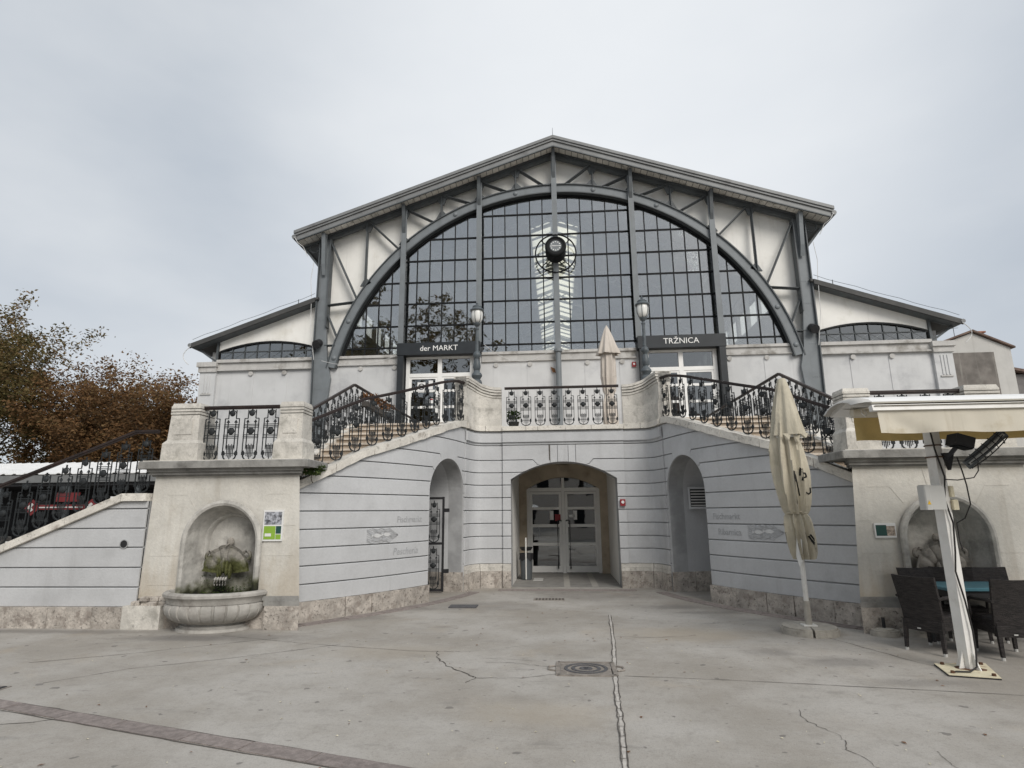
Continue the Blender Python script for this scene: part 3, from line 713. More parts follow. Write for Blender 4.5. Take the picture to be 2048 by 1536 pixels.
# manhole cover: square frame, lid with rings
t = thing('manhole_cover', (0.12, 6.88, 0), 'square cast iron manhole cover with ring relief in the plaza', 'manhole')
cx, cy = 0.12, 6.88
m = MB()
for a, b in (((-.30, -.27), (.30, -.27)), ((.30, -.27), (.30, .27)), ((.30, .27), (-.30, .27)), ((-.30, .27), (-.30, -.27))):
    m.bar((cx + a[0], cy + a[1], .004), (cx + b[0], cy + b[1], .004), .045, .016)
m.build('frame', 'cast_iron', t)
MB().prismz([(cx - .27, cy - .24), (cx + .27, cy - .24), (cx + .27, cy + .24), (cx - .27, cy + .24)], -0.02, 0.0065).build('lid', 'cast_iron', t)
for ro, ri in ((.235, .20), (.16, .125), (.07, .03)):
    n = 24; vs = []; 
    for q, z in ((ro, .0065), (ro, .013), (ri, .013), (ri, .0065)):
        vs += [(cx + q * math.cos(2 * PI * i / n), cy + q * .92 * math.sin(2 * PI * i / n), z) for i in range(n)]
    MB().add(vs, [(j * n + i, j * n + (i + 1) % n, (j + 1) * n + (i + 1) % n, (j + 1) * n + i) for j in range(3) for i in range(n)]).build('ring', 'mat_rubber', t)
MB().box(cx - .02, cx + .02, cy - .06, cy + .06, .0065, .012).build('lifting_slot', 'iron_black', t)
for sx_ in (-1, 1):
    m = MB(); m.tube([(cx + sx_ * .33, cy - .1, .008), (cx + sx_ * .40, cy - .06, .008), (cx + sx_ * .40, cy + .06, .008), (cx + sx_ * .33, cy + .1, .008)], .012, 5); m.build('lug', 'cast_iron', t)
# drain grate before the entrance
t = thing('drain_grate', (-0.36, 12.08, 0), 'small slotted iron drain grate before the arched entrance', 'drain')
MB().box(-.66, -.06, 11.94, 12.22, -.02, .006).build('frame', 'cast_iron', t)
for k in range(9):
    x = -.62 + k * .064
    MB().box(x, x + .035, 11.98, 12.18, .006, .012).build('slat', 'crack', t)
t = thing('drain_grate', (-5.9, 5.75, 0), 'dark drain grate at the end of the red stone band', 'drain')
MB().box(-6.1, -5.62, 5.72, 5.98, -.02, .006).build('frame', 'cast_iron', t)
for k in range(6):
    x = -6.06 + k * .075
    MB().box(x, x + .04, 5.75, 5.95, .006, .012).build('slat', 'iron_black', t)
tag(MB().box(-2.14, -1.64, 10.98, 11.30, 0.004, 0.018).build('door_mat', 'mat_rubber'), 'dark grey rubber mat lying by the curved wall', 'mat')

# ================================================================== TERRACE WITH CURVED STAIR WALLS
ter = thing('stair_terrace', (0, 13.9, 0), 'pale grey banded terrace with curved stairs and central arched entrance', 'terrace')
CURVE = bez((4.5, 9.2), (2.62, 11.2), (2.2, 13.4), 30)
COURSES = [0.31, 0.57, 0.85, 1.13, 1.42, 1.71, 2.00, 2.29, 2.58, 2.87, 3.22, 3.56]
G = 0.011
def coping_z(P, q):
    """underside of the sloping coping at arc length q"""
    x, y = P.at(q)[0]
    pts = [(9.1, 1.87), (9.5, 2.13), (10.3, 2.64), (11.7, 3.16), (12.4, 3.40), (13.0, 3.56), (13.6, 3.58)]
    for i in range(len(pts) - 1):
        if pts[i][0] <= y <= pts[i + 1][0]:
            f = (y - pts[i][0]) / (pts[i + 1][0] - pts[i][0]); return pts[i][1] + f * (pts[i + 1][1] - pts[i][1])
    return 3.58
paths = {}
for sg in (-1, 1):
    P = Path([(sg * x, y) for x, y in CURVE], 1 if sg > 0 else -1); paths[sg] = P
    j1, j2 = P.s_of_y(11.82), P.s_of_y(13.22); s0 = (j1 + j2) / 2; hw = (j2 - j1) / 2; spring = 2.06
    def zo(q, j1=j1, j2=j2, s0=s0, hw=hw):
        if q < j1 or q > j2: return -9
        return spring + math.sqrt(max(0, 1 - ((q - s0) / hw) ** 2)) * 0.74
    e = 0.0008
    ss = sorted(frange(0, j1 - e, 0.09) + [j1 + e * k for k in (1,)] + [s0 + hw * math.sin(PI / 2 * k / 14) for k in range(-13, 14)] + [j2 - e] + frange(j2 + e, P.s_of_y(13.27), 0.03))
    top = lambda q, P=P: coping_z(P, q)
    strip(MB(), P, ss, lambda q: max(-0.1, zo(q)), top, -0.035, -0.36).build('wall', 'groove', ter)
    # passage behind the opening
    pas = strip(MB(), P, [q for q in ss if j1 - 0.35 <= q <= j2 + 0.2], lambda q: max(-0.1, zo(q) + 0.0), lambda q: 2.9, -0.36, -1.5)
    pas.build('passage', 'paint_grey', ter)
    strip(MB(), P, frange(j1 - 0.3, j2 + 0.2, 0.1), lambda q: -0.1, lambda q: 2.9, -1.5, -1.6).build('passage_end_wall', 'paint_grey', ter)
    def groove(k, s0=s0, hw=hw):
        zk = COURSES[k]
        def fn(q):
            if zk < 2.1 or zk > 3.0: return zk
            a = abs(q - s0); dk = {2.29: hw * 0.98, 2.58: hw * 0.86, 2.87: hw * 0.52}[zk]
            return zk if a > dk else zk - (dk - a) * 3.0
        return fn
    ssb = sorted(ss + [s0 + s_ * hw * k for s_ in (-1, 1) for k in (0.98, 0.86, 0.52)])
    for k in range(len(COURSES) - 1):
        lo_, hi_ = groove(k), groove(k + 1)
        base_lo = 0.0 if k == 0 else G
        f_lo = lambda q: max(lo_(q) + base_lo, zo(q))
        f_hi = lambda q: min(hi_(q) - G, top(q))
        if COURSES[k] >= 2.87 - 1e-6:
            f_hi = lambda q: min(COURSES[k + 1] - G, top(q))
        for mb in strips(P, ssb, f_lo, f_hi, 0.0, -0.05): mb.build('render_course', 'paint_grey', ter)
    # plinth blocks up to the opening
    q = 0.0; rr = random.Random(5 + sg)
    while q < j1 - 0.05:
        ln = min(rr.uniform(0.5, 0.8), j1 - q)
        if j1 - q - ln < 0.3: ln = j1 - q
        of = rr.uniform(0.035, 0.055)
        pb = strip(MB(), P, frange(q + 0.006, q + ln - 0.004, 0.1), lambda s_: -0.12, lambda s_: 0.305, of, -0.04)
        rough(pb, .006, int(q * 100)).build('plinth_block', 'plinth', ter)
        q += ln
    # plinth return inside the passage
    for (qa, off0, off1) in ((j2 - 0.02, 0.0, -0.5), (j2 - 0.02, -0.51, -1.0)):
        strip(MB(), P, [qa, qa + 0.03], lambda s_: -0.1, lambda s_: 0.40, off0, off1).build('plinth_block', 'plinth', ter)
    # coping stones
    q = 0.0; end = P.s_of_y(13.25)
    while q < end - 0.02:
        ln = min(rr.uniform(0.72, 1.0), end - q)
        if end - q - ln < 0.4: ln = end - q
        dz = rr.uniform(-0.006, 0.006)
        rough(strip(MB(), P, frange(q + 0.005, q + ln - 0.005, 0.1), lambda s_: coping_z(P, s_) + 0.002, lambda s_: coping_z(P, s_) + 0.145 + dz, 0.055, -0.30), .005, int(q * 77)).build('coping_stone', 'coping', ter)
        q += ln
    # wall return, with its plinth, between opening and central bay (pedestal foot)
    RP = Path([(sg * x, y) for x, y in bez((2.2, 13.28), (2.14, 13.84), (1.92, 13.90), 8) + [(1.7, 13.93), (1.425, 13.95)]], 1 if sg > 0 else -1)
    paths[(sg, 'r')] = RP
    rs = frange(0, RP.len, 0.06)
    strip(MB(), RP, rs, lambda q: -0.1, lambda q: 3.56, -0.035, -0.3).build('wall', 'groove', ter)
    cs = [0.52] + [c for c in COURSES if c > 0.8]
    for k in range(len(cs) - 1):
        strip(MB(), RP, rs, lambda q: cs[k] + G, lambda q: cs[k + 1] - G, 0.0, -0.05, .011).build('render_course', 'paint_grey', ter)
    strip(MB(), RP, rs, lambda q: 3.29, lambda q: 3.50, 0.045, -0.05).build('torus_moulding', 'paint_grey', ter)
    for (qa, qb) in ((0.0, 0.33), (0.34, 0.66), (0.67, RP.len)):
        f = frange(qa + 0.003, qb - 0.003, 0.06)
        strip(MB(), RP, f, lambda q: -0.1, lambda q: 0.36, 0.07, -0.05).build('plinth_block', 'plinth', ter)
        strip(MB(), RP, f, lambda q: 0.363, lambda q: 0.43, 0.055, -0.05).build('plinth_moulding', 'stone', ter)
        strip(MB(), RP, f, lambda q: 0.433, lambda q: 0.52, 0.035, -0.05).build('plinth_moulding', 'stone', ter)
    for (qa, qb) in ((0.0, 0.42), (0.425, 0.8), (0.805, RP.len)):
        strip(MB(), RP, frange(qa + 0.002, qb - 0.002, 0.06), lambda q: 3.562, lambda q: 3.69, 0.07, -0.35).build('coping_stone', 'coping', ter)
# central bay with the segmental entrance arch
FP = Path([(-1.42, 13.90), (1.42, 13.90)], -1)
def zc(q):
    x = abs(q - 1.42)
    return -9 if x > 1.235 else 2.42 + 0.40 * (1 - (x / 1.235) ** 2)
ex = [1.42 - 1.236, 1.42 - 1.2349, 1.42 + 1.2349, 1.42 + 1.236]
fs_ = sorted(frange(0, 0.183, 0.09) + ex + [1.42 + 1.234 * k / 14 for k in range(-14, 15)] + frange(2.657, 2.84, 0.09) + [1.42 + s_ * k for s_ in (-1, 1) for k in (0.62, 0.86, 0.22)])
strip(MB(), FP, fs_, lambda q: max(-0.1, zc(q)), lambda q: 3.56, -0.035, -0.45).build('wall', 'groove', ter)
cs = [0.52] + [c for c in COURSES if c > 0.8]
def fgroove(zk):
    def fn(q):
        a = abs(q - 1.42)
        if abs(zk - 2.58) < 0.01: d = 0.90
        elif abs(zk - 2.87) < 0.01: d = 0.64
        elif abs(zk - 3.22) < 0.01: d = -1
        else: return zk
        return zk if a > d else zk - (d - a) * 4.5
    return fn
for k in range(len(cs) - 1):
    lo_, hi_ = fgroove(cs[k]), fgroove(cs[k + 1])
    if abs(cs[k] - 2.87) < 0.01:
        # split by the voussoir joints
        bounds = [0.0] + [1.42 + x for x in (-0.30, -0.125, 0.125, 0.30)] + [2.84]
        for i in range(5):
            qq = sorted([q for q in fs_ if bounds[i] + 0.006 < q < bounds[i + 1] - 0.006] + [bounds[i] + (0.006 if i else 0), bounds[i + 1] - (0.006 if i < 4 else 0)])
            strip(MB(), FP, qq, lambda q: max(lo_(q) + G, zc(q)), lambda q: cs[k + 1] - G, 0.0, -0.05).build('voussoir', 'paint_grey', ter)
        continue
    for m in strips(FP, fs_, lambda q: max(lo_(q) + G, zc(q)), lambda q: hi_(q) - G, 0.0, -0.05): m.build('render_course', 'paint_grey', ter)
strip(MB(), FP, frange(0, 2.84, 0.3), lambda q: 3.29, lambda q: 3.50, 0.04, -0.05).build('torus_moulding', 'paint_grey', ter)
for a, b in ((0, .56), (.565, .84), (.845, 1.5), (1.505, 2.1), (2.105, 2.84)):
    strip(MB(), FP, [a + .002, b - .002], lambda q: 3.562, lambda q: 3.665, 0.07, -0.35).build('coping_stone', 'coping', ter)
for a, b in ((0, 0.182), (2.658, 2.84)):
    f = [a - 0.0, b]
    strip(MB(), FP, f, lambda q: -0.1, lambda q: 0.36, 0.08, -0.35).build('plinth_block', 'plinth', ter)
    strip(MB(), FP, f, lambda q: 0.363, lambda q: 0.43, 0.062, -0.35).build('plinth_moulding', 'stone', ter)
    strip(MB(), FP, f, lambda q: 0.433, lambda q: 0.52, 0.04, -0.35).build('plinth_moulding', 'stone', ter)
# rain stain running down from the coping
MB().add([(-0.33, 13.896, 3.22), (-0.30, 13.896, 3.22), (-0.295, 13.896, 2.84), (-0.325, 13.896, 2.86)], [(0, 1, 2, 3)]).build('water_stain', 'crack', ter)
# porch: side walls, ceiling, back wall with beige surround, floor with pale stripes
MB().box(-1.6, -1.24, 14.36, 17.4, -0.1, 3.2).build('porch_wall', 'porch_bounce_white', ter)
MB().box(1.24, 1.6, 14.36, 17.4, -0.1, 3.2).build('porch_wall', 'porch_bounce_white', ter)
MB().box(-1.6, 1.6, 14.36, 17.4, 3.0, 3.2).build('porch_ceiling', 'porch_bounce_white', ter)
MB().box(-1.236, 1.236, 13.95, 17.3, 0.0, 0.012).build('porch_floor', 'porch_floor', ter)
for x in (.02, .66): MB().box(x - .07, x + .07, 14.0, 17.0, 0.012, 0.016).build('floor_stripe', 'porch_stripe', ter)
MB().box(-.80, -.56, 15.2, 15.75, 0.012, 0.020).build('floor_hatch', 'grey_plastic', ter)
BP = Path([(-1.24, 16.95), (1.24, 16.95)], -1)
def zd(q):
    x = abs(q - 1.24); return -9 if x > 1.03 else 2.30 + 0.33 * (1 - (x / 1.03) ** 2)
bs = sorted([0, .1, .209, .2101, 2.27, 2.271, 2.35, 2.48] + [1.24 + 1.029 * k / 12 for k in range(-12, 13)])
strip(MB(), BP, bs, lambda q: max(0.01, zd(q)), lambda q: 3.0, 0.0, -0.25).build('porch_back_wall', 'beige_surround', ter)
MB().prism([(-.14, 2.64), (.14, 2.64), (.18, 2.96), (-.18, 2.96)], 16.88, 16.95).build('keystone', 'beige_surround', ter)
for sg in (-1, 1): MB().box(sg * 1.04, sg * 1.235, 16.92, 16.949, 0.012, 0.42).build('porch_plinth', 'beige_surround', ter)
# fish market door
D = MB()
for x0, x1 in ((-1.03, -.95), (.95, 1.03), (-.045, .045)): D.box(x0, x1, 17.06, 17.14, 0.012, 2.28)
D.box(-1.03, 1.03, 17.055, 17.145, 2.24, 2.34); D.box(-.04, .04, 17.06, 17.14, 2.34, 2.62)
D.build('door_frame', 'door_white', ter)
for sg in (-1, 1):
    leaf = MB()
    xa, xb = (sg * .05, sg * .945)
    leaf.box(xa, xa + sg * .07, 17.07, 17.13, .03, 2.23); leaf.box(xb - sg * .07, xb, 17.07, 17.13, .03, 2.23)
    zz = [.03, .20, .75, .83, 1.25, 1.33, 1.73, 1.80, 2.16, 2.23]
    for k in range(0, 10, 2): leaf.box(xa + sg * .07, xb - sg * .07, 17.072, 17.128, zz[k], zz[k + 1])
    lf = leaf.build('door_leaf', 'door_white', ter)
    for k in range(4): MB().box(xa + sg * .071, xb - sg * .071, 17.095, 17.105, zz[2 * k + 1] + .001, zz[2 * k + 2] - .001).build('pane', 'glass_door', lf)
    h = MB(); hx = sg * .17
    h.tube([(hx - sg * .10, 17.07, 1.42), (hx - sg * .08, 17.0, 1.44), (hx, 16.99, 1.42), (hx, 16.98, 1.36), (hx, 16.98, .16), (hx, 17.06, .14)], .017, 8)
    h.build('handle', 'iron_black', lf)
    MB().box(sg * .28, sg * .38, 17.06, 17.068, 1.45, 1.70).build('notice', 'white_paint', lf)
MB().box(.16, .32, 17.06, 17.068, 1.52, 1.585).build('notice', 'white_paint', ter)
MB().box(-.24, -.08, 17.06, 17.068, 1.42, 1.6).build('notice', 'red_paint', ter)
for sg in (-1, 1):
    pl = [(sg * .042, 2.345), (sg * 1.0, 2.345)] + [(sg * x, 2.30 + .33 * (1 - (x / 1.03) ** 2)) for x in (.95, .8, .6, .4, .2, .042)]
    MB().prism(pl, 17.095, 17.105).build('transom_pane', 'glass_door', ter)
# dark shop behind the door
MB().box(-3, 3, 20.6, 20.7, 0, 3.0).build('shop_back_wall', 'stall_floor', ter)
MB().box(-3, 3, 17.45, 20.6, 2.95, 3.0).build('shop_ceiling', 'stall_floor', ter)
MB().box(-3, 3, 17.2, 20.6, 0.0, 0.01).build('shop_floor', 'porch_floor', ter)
MB().box(-1.0, 1.8, 19.2, 19.9, 0.01, 0.95).build('shop_counter', 'aluminium', ter)
# terrace floor, side walls, steps up to the hall, landing blocks, stair treads
MB().box(-4.86, 4.86, 13.98, 20.9, 3.30, 3.62).build('terrace_floor', 'step_stone', ter)
for sg in (-1, 1):
    MB().box(sg * 4.6, sg * 4.9, 13.42, 20.9, 0.0, 3.70).build('terrace_side_wall', 'paint_grey', ter)
    MB().box(sg * 2.35, sg * 4.86, 13.5, 13.98, 3.2, 3.62).build('terrace_floor', 'step_stone', ter)
    for k in range(3): MB().box(sg * 2.6, sg * 6.1, 20.9 - .35 * (3 - k), 20.9, 3.62 + .17 * k, 3.62 + .17 * (k + 1)).build('stair_step', 'step_stone', ter)
    P = paths[sg]; NS = 10
    for k in range(NS):
        y0 = 10.25 + k * .33; y1 = y0 + (.36 if k < NS - 1 else .3); z1 = 2.2 + .15 * (k + 1)
        def xr(y): q = P.s_of_y(min(y, 13.39)); return P.xyz(q, 0, -0.32)[0]
        st_ = MB().prismz([(sg * 4.95, y0 + .035), (xr(y0), y0 + .035), (xr(y1), y1), (sg * 4.95, y1)], z1 - .15 - .25, z1 - .042).build('stair_step', 'step_riser_shaded', ter)
        MB().prismz([(sg * 4.95, y0), (xr(y0), y0), (xr(y1), y1), (sg * 4.95, y1)], z1 - .04, z1).build('tread', 'step_stone', st_)
    # left stringer with its sloping coping
    ST = Path([(sg * 5.08, 10.2), (sg * 4.90, 13.4)], 1 if sg > 0 else -1)
    sz = lambda q: 2.30 + 1.45 * min(1, q / ST.len)
    strip(MB(), ST, frange(0, ST.len, .4), lambda q: 0.0, lambda q: sz(q) - .12, .08, -.22).build('stringer_wall', 'paint_grey', ter)
    for k in range(4):
        a, b = ST.len * k / 4, ST.len * (k + 1) / 4
        strip(MB(), ST, frange(a + .004, b - .004, .4), lambda q: sz(q) - .118, lambda q: sz(q), .12, -.26).build('coping_stone', 'coping', ter)
    # landing above the fountain
    MB().box(sg * 4.35, sg * 6.6, 9.62, 10.6, 1.9, 2.2).build('landing', 'step_stone', ter)
    MB().box(sg * 5.0, sg * 6.6, 10.3, 10.6, 0.0, 1.9).build('landing_wall', 'paint_grey', ter)

# carved fish and faded lettering on the curved walls
def on_wall(sg, s_mid, z, txt, size, name='lettering', shear=0.0):
    P = paths[sg]; vs, fs = textmesh(txt, size, 0, 0.002, shear)
    w = max(v[0] for v in vs); m = MB()
    for v in vs:
        d = v[0] - w / 2; q = s_mid + (d if sg < 0 else -d); m.v.append(P.xyz(q, z + v[1], 0.004))
    m.f = fs
    return m.build(name, 'letter_grey', ter)
def s_px(sg, y): return paths[sg].s_of_y(y)
on_wall(-1, s_px(-1, 11.30), 1.50, 'Fischmarkt', .155)
on_wall(-1, s_px(-1, 11.22), 0.92, 'Pescheria', .175, shear=0.2)
on_wall(1, s_px(1, 11.35), 1.505, 'Fischmarkt', .155)
on_wall(1, s_px(1, 11.30), 1.225, 'Ribarnica', .155)
def fish_relief(sg, s_mid, z0):
    """panel of two facing fish among wavy lines, drawn as raised strokes"""
    P = paths[sg]
    def pt(u, w_): return P.xyz(s_mid + (u if sg < 0 else -u), z0 + w_, 0.005)
    def line(m, pts, wd):
        for i in range(len(pts) - 1):
            a, b = Vector(pts[i]), Vector(pts[i + 1]); d = (b - a)
            if d.length < 1e-5: continue
            n = Vector((-d.y, d.x)).normalized() * wd / 2
            q = [a - n, b - n, b + n, a + n]; k = len(m.v); m.v += [pt(c.x, c.y) for c in q]; m.f.append((k, k + 1, k + 2, k + 3))
    m = MB(); Wd, Hh = .36, .115
    for k in range(11):                                   # wavy water, closing to a point at the far end
        w0 = -Hh + 2 * Hh * k / 10; pts = []
        for i in range(25):
            u = -Wd + 2 * Wd * i / 24; close = 1 - max(0, (u - .14) / .22) ** 1.3 if u > .14 else 1
            pts.append((u, (w0 + .012 * math.sin(u * 32 + k * 0.9)) * max(0.02, close)))
        line(m, pts, .009)
    mm = m.build('fish_relief_waves', 'letter_grey', ter)
    for (fx, fz, s_) in ((-.12, .0, 1), (.10, .015, 1), (-.14, -.07, .8), (.04, -.072, .8), (-.08, .075, .8), (.12, .085, .7)):
        m = MB(); body = [(fx - .10 * s_, fz), (fx - .05 * s_, fz + .032 * s_), (fx + .02 * s_, fz + .036 * s_), (fx + .09 * s_, fz), (fx + .02 * s_, fz - .036 * s_), (fx - .05 * s_, fz - .032 * s_)]
        k = len(m.v); m.v += [(P.xyz(s_mid + (u if sg < 0 else -u), z0 + w_, 0.009)) for u, w_ in body]; m.f.append(tuple(range(6)))
        tail = [(fx - .09 * s_, fz), (fx - .14 * s_, fz + .03 * s_), (fx - .14 * s_, fz - .03 * s_)]
        m.v += [(P.xyz(s_mid + (u if sg < 0 else -u), z0 + w_, 0.009)) for u, w_ in tail]; m.f.append((6, 7, 8))
        m.build('fish_relief', 'letter_grey' if s_ < 1 else 'hall_wall', ter)
fish_relief(-1, s_px(-1, 10.72), 1.275)
fish_relief(1, s_px(1, 10.62), 1.29)

# open iron gate leaf inside the left passage, ventilation grille in the right one
# (gate built after the baluster panel)
vg = thing('vent_grille', (2.66, 13.0, 1.9), 'grey louvred vent grille inside the arched side passage by the parasol', 'vent')
P = paths[1]; pq, pn = P.at(P.s_of_y(13.2))
bx, by = pq.x + .62, pq.y - .02
MB().box(bx - .19, bx + .19, by - .03, by + .02, 1.70, 2.16).build('frame', 'paint_grey', vg)
for k in range(6): MB().box(bx - .15, bx + .15, by - .045, by - .031, 1.76 + k * .06, 1.785 + k * .06).build('slat', 'grey_plastic', vg)
MB().box(bx - .16, bx + .16, by - .034, by - .0305, 1.745, 2.12).build('backing', 'iron_black', vg)

# ================================================================== FOUNTAIN PIERS AND WING WALL
YF = 9.08
for sg in (-1, 1):
    lab = 'cream rendered pier carrying the mossy fountain and balustrade by the stair wall' if sg < 0 else 'cream rendered pier behind the awning pole and dining table'
    pier = thing('fountain_pier', (sg * 5.35, YF, 0), lab, 'pier')
    x0, x1 = 4.19, 6.57; C0 = 5.335
    FPp = Path([(sg * x0, YF), (sg * x1, YF)], 1 if sg < 0 else -1)
    c_s = C0 - x0
    def zn(q):
        x = abs(q - c_s); return -9 if x > .60 else 1.24 + math.sqrt(max(0, .60 ** 2 - x * x))
    ss = sorted([0, .2, .4] + [c_s - .6005, c_s + .6005] + [c_s + .6 * math.sin(PI / 2 * k / 14) for k in range(-14, 15)] + [2.1, 2.44])
    # body in bands: smooth render with barely raised voussoir joints
    b = strip(MB(), FPp, ss, lambda q: max(0.42, zn(q)), lambda q: 2.27, 0.0, -0.5)
    for i, v in enumerate(b.v):                          # slight batter
        k = (2.27 - v[2]); x = v[0]; mid = sg * C0
        inner = abs(abs(x) - x0) < .002; outer = abs(abs(x) - x1) < .002
        dx_ = -.075 * k if inner else (.02 * k if outer else 0)
        if inner and v[1] > YF + .1: dx_ = .24 - .03 * k
        b.v[i] = (x + sg * dx_, v[1] - (0.02 * k if v[1] < YF + .1 else 0), v[2])
    b.build('body', 'pier', pier)
    MB().box(sg * (x0 + .26), sg * (x0 + .5), YF + .5, 9.66, 0.0, 2.27).build('body_return', 'pier', pier)
    MB().box(sg * (x1 - .28), sg * x1, YF + .5, 10.6, 0.0, 2.27).build('body_return', 'pier', pier)
    MB().box(sg * (x0 + .5), sg * (x1 - .28), YF + .5, YF + .62, 0.0, 2.2).build('back', 'pier', pier)
    # raised joint lines round the niche
    for (xa, za, xb, zb) in ((-.98, 1.98, -.66, 1.98), (-.66, 1.98, -.50, 1.74), (.98, 1.98, .66, 1.98), (.66, 1.98, .50, 1.74), (-.12, 1.90, -.17, 2.24), (.12, 1.90, .17, 2.24), (-1.15, 1.05, -.68, 1.05), (1.15, 1.05, .70, 1.05), (-1.15, 1.5, -.72, 1.5), (1.15, .62, .72, .62)):
        yy = lambda z: YF + .002 - .02 * (2.27 - z)
        MB().bar((sg * (C0 + xa), yy(za), za), (sg * (C0 + xb), yy(zb), zb), .012, .014).build('joint_line', 'pier', pier)
    # ledge and cornice
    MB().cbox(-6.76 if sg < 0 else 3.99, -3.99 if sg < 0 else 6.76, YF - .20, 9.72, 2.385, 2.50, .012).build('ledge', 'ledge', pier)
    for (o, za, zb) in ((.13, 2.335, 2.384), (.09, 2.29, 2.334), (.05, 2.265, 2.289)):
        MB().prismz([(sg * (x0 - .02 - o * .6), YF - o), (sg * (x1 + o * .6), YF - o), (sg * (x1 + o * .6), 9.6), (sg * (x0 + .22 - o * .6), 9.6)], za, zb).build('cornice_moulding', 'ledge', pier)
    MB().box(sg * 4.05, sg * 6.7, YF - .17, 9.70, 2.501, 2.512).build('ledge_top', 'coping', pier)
    # plinth: moulded base (broken beside the basin) and blocks
    for (xa, xb, d) in ((3.985, 4.52, .10), (6.12, x1 + .15, .12)):
        w_in = .24 if xa < 5 else 0
        MB().prismz([(sg * xa, YF - .07 - d), (sg * xb, YF - .07 - d), (sg * xb, YF + .3), (sg * (xa + w_in), YF + .3)], -.1, .33).build('plinth_block', 'plinth' if xa < 5 else 'stone', pier)
    m = MB(); m.prismz([(sg * 4.005, YF - .13), (sg * 4.56, YF - .13), (sg * 4.56, YF + .1), (sg * 4.12, YF + .1)], .33, .40); m.prismz([(sg * 4.03, YF - .10), (sg * 4.60, YF - .10), (sg * 4.60, YF + .1), (sg * 4.14, YF + .1)], .40, .46); m.build('base_moulding', 'ledge', pier)
    rr = random.Random(9 + sg)
    for k in range(7):                                    # broken masonry where the moulding is gone
        xa = 6.08 + (k % 4) * .14; za = .33 + (k // 4) * .065
        MB().cbox(min(sg * xa, sg * (xa + .13)), max(sg * xa, sg * (xa + .13)), YF - .12 - rr.uniform(0, .05), YF + .05, za, za + .06, .012).build('stone', 'plinth', pier)
    MB().box(sg * 4.52, sg * 6.12, YF - .06, YF + .3, -.1, .42).build('rubble_core', 'plinth', pier)
    # pedestals of the balustrade
    for (pc, w) in ((6.22, .29), (4.44, .23)):
        ll = {(-1, .29): 'weathered stone pedestal at the outer corner above the mossy fountain', (-1, .23): 'weathered stone pedestal at the foot of the stair rail above the mossy fountain',
              (1, .29): 'stone pedestal half hidden behind the yellow-lit awning fabric', (1, .23): 'stone pedestal beside the awning end cap above the pier ledge'}[(sg, w)]
        pd = thing('stone_pedestal', (sg * pc, YF + .28, 2.51), ll, 'pedestal', 'pedestals on the fountain piers')
        X = sg * pc; Y = YF + .28; dd = .27
        def frus(za, zb, wa, wb, mat, nm):
            MB().add([(X - wa, Y - wa * dd / .29, za), (X + wa, Y - wa * dd / .29, za), (X + wa, Y + wa * dd / .29, za), (X - wa, Y + wa * dd / .29, za), (X - wb, Y - wb * dd / .29, zb), (X + wb, Y - wb * dd / .29, zb), (X + wb, Y + wb * dd / .29, zb), (X - wb, Y + wb * dd / .29, zb)],
                     [(0, 3, 2, 1), (4, 5, 6, 7), (0, 1, 5, 4), (1, 2, 6, 5), (2, 3, 7, 6), (3, 0, 4, 7)]).build(nm, mat, pd)
        frus(2.512, 2.80, w * 1.08, w * 1.06, 'stone', 'base'); frus(2.80, 2.86, w * 1.06, w * .90, 'stone', 'base_splay')
        frus(2.86, 3.27, w * .90, w * .84, 'stone', 'shaft')
        for k in range(3): frus(3.285 + k * .05, 3.32 + k * .05, w * .87, w * .87, 'stone', 'cap_course'); frus(3.27 + k * .05, 3.285 + k * .05, w * .81, w * .81, 'ledge', 'cap_joint')
        frus(3.42, 3.47, w * .85, w * .80, 'stone', 'cap')
        m = MB(); yy = Y - w * .88 * dd / .29 - .004
        m.box(X - w * .5, X + w * .5, yy - .008, yy + .03, 2.95, 3.2); m.build('raised_panel', 'stone', pd)

    # ---- fountain: moulded niche, shell, basin
    if sg < 0: fl = 'mossy stone wall fountain with round niche, shell and fluted basin'
    else: fl = 'dry grey shell fountain niche behind the wicker chairs'
    ft = thing('wall_fountain', (sg * C0, YF - .3, 0), fl, 'fountain', 'fountains in the piers')
    CX = sg * C0
    prof = [(.645, -.06), (.64, -.10), (.60, -.115), (.565, -.10), (.555, -.07), (.55, -.03), (.525, .03), (.49, .13), (.445, .21), (.43, .205), (.415, .215), (.405, .24), (.385, .29)]
    U = [(-1, None, z) for z in (.42, .70, .98)] + [(0, PI - PI * k / 20, 0) for k in range(21)] + [(1, None, z) for z in (.98, .70, .42)]
    vs = []; n = len(prof)
    for (side, a, z) in U:
        for (rr_, d) in prof:
            if a is None: vs.append((CX + side * rr_, YF + d, z))
            else: vs.append((CX + rr_ * math.cos(a), YF + d, 1.24 + rr_ * math.sin(a)))
    fsx = [(i * n + j, i * n + j + 1, (i + 1) * n + j + 1, (i + 1) * n + j) for i in range(len(U) - 1) for j in range(n - 1)]
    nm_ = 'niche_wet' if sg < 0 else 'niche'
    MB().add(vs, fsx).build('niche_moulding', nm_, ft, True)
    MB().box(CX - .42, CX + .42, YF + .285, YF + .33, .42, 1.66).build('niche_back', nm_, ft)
    # scallop shell
    nr, na = 8, 54; vs = []; sm = 'moss_stone' if sg < 0 else 'shell_dry'
    for i in range(nr + 1):
        for j in range(na + 1):
            a = PI * (.03 + .94 * j / na); rr_ = (.04 + .33 * i / nr); lobe = math.sqrt(abs(math.cos(a * 7)))
            rr_ *= 1 + .045 * lobe * (i / nr)
            d = .285 - .03 - .12 * math.sin(PI * min(1, i / nr * .75 + .1)) - .04 * lobe * (i / nr) - (.05 if i == nr else 0)
            vs.append((CX + rr_ * math.cos(a), YF + d, .76 + rr_ * math.sin(a) * 1.15))
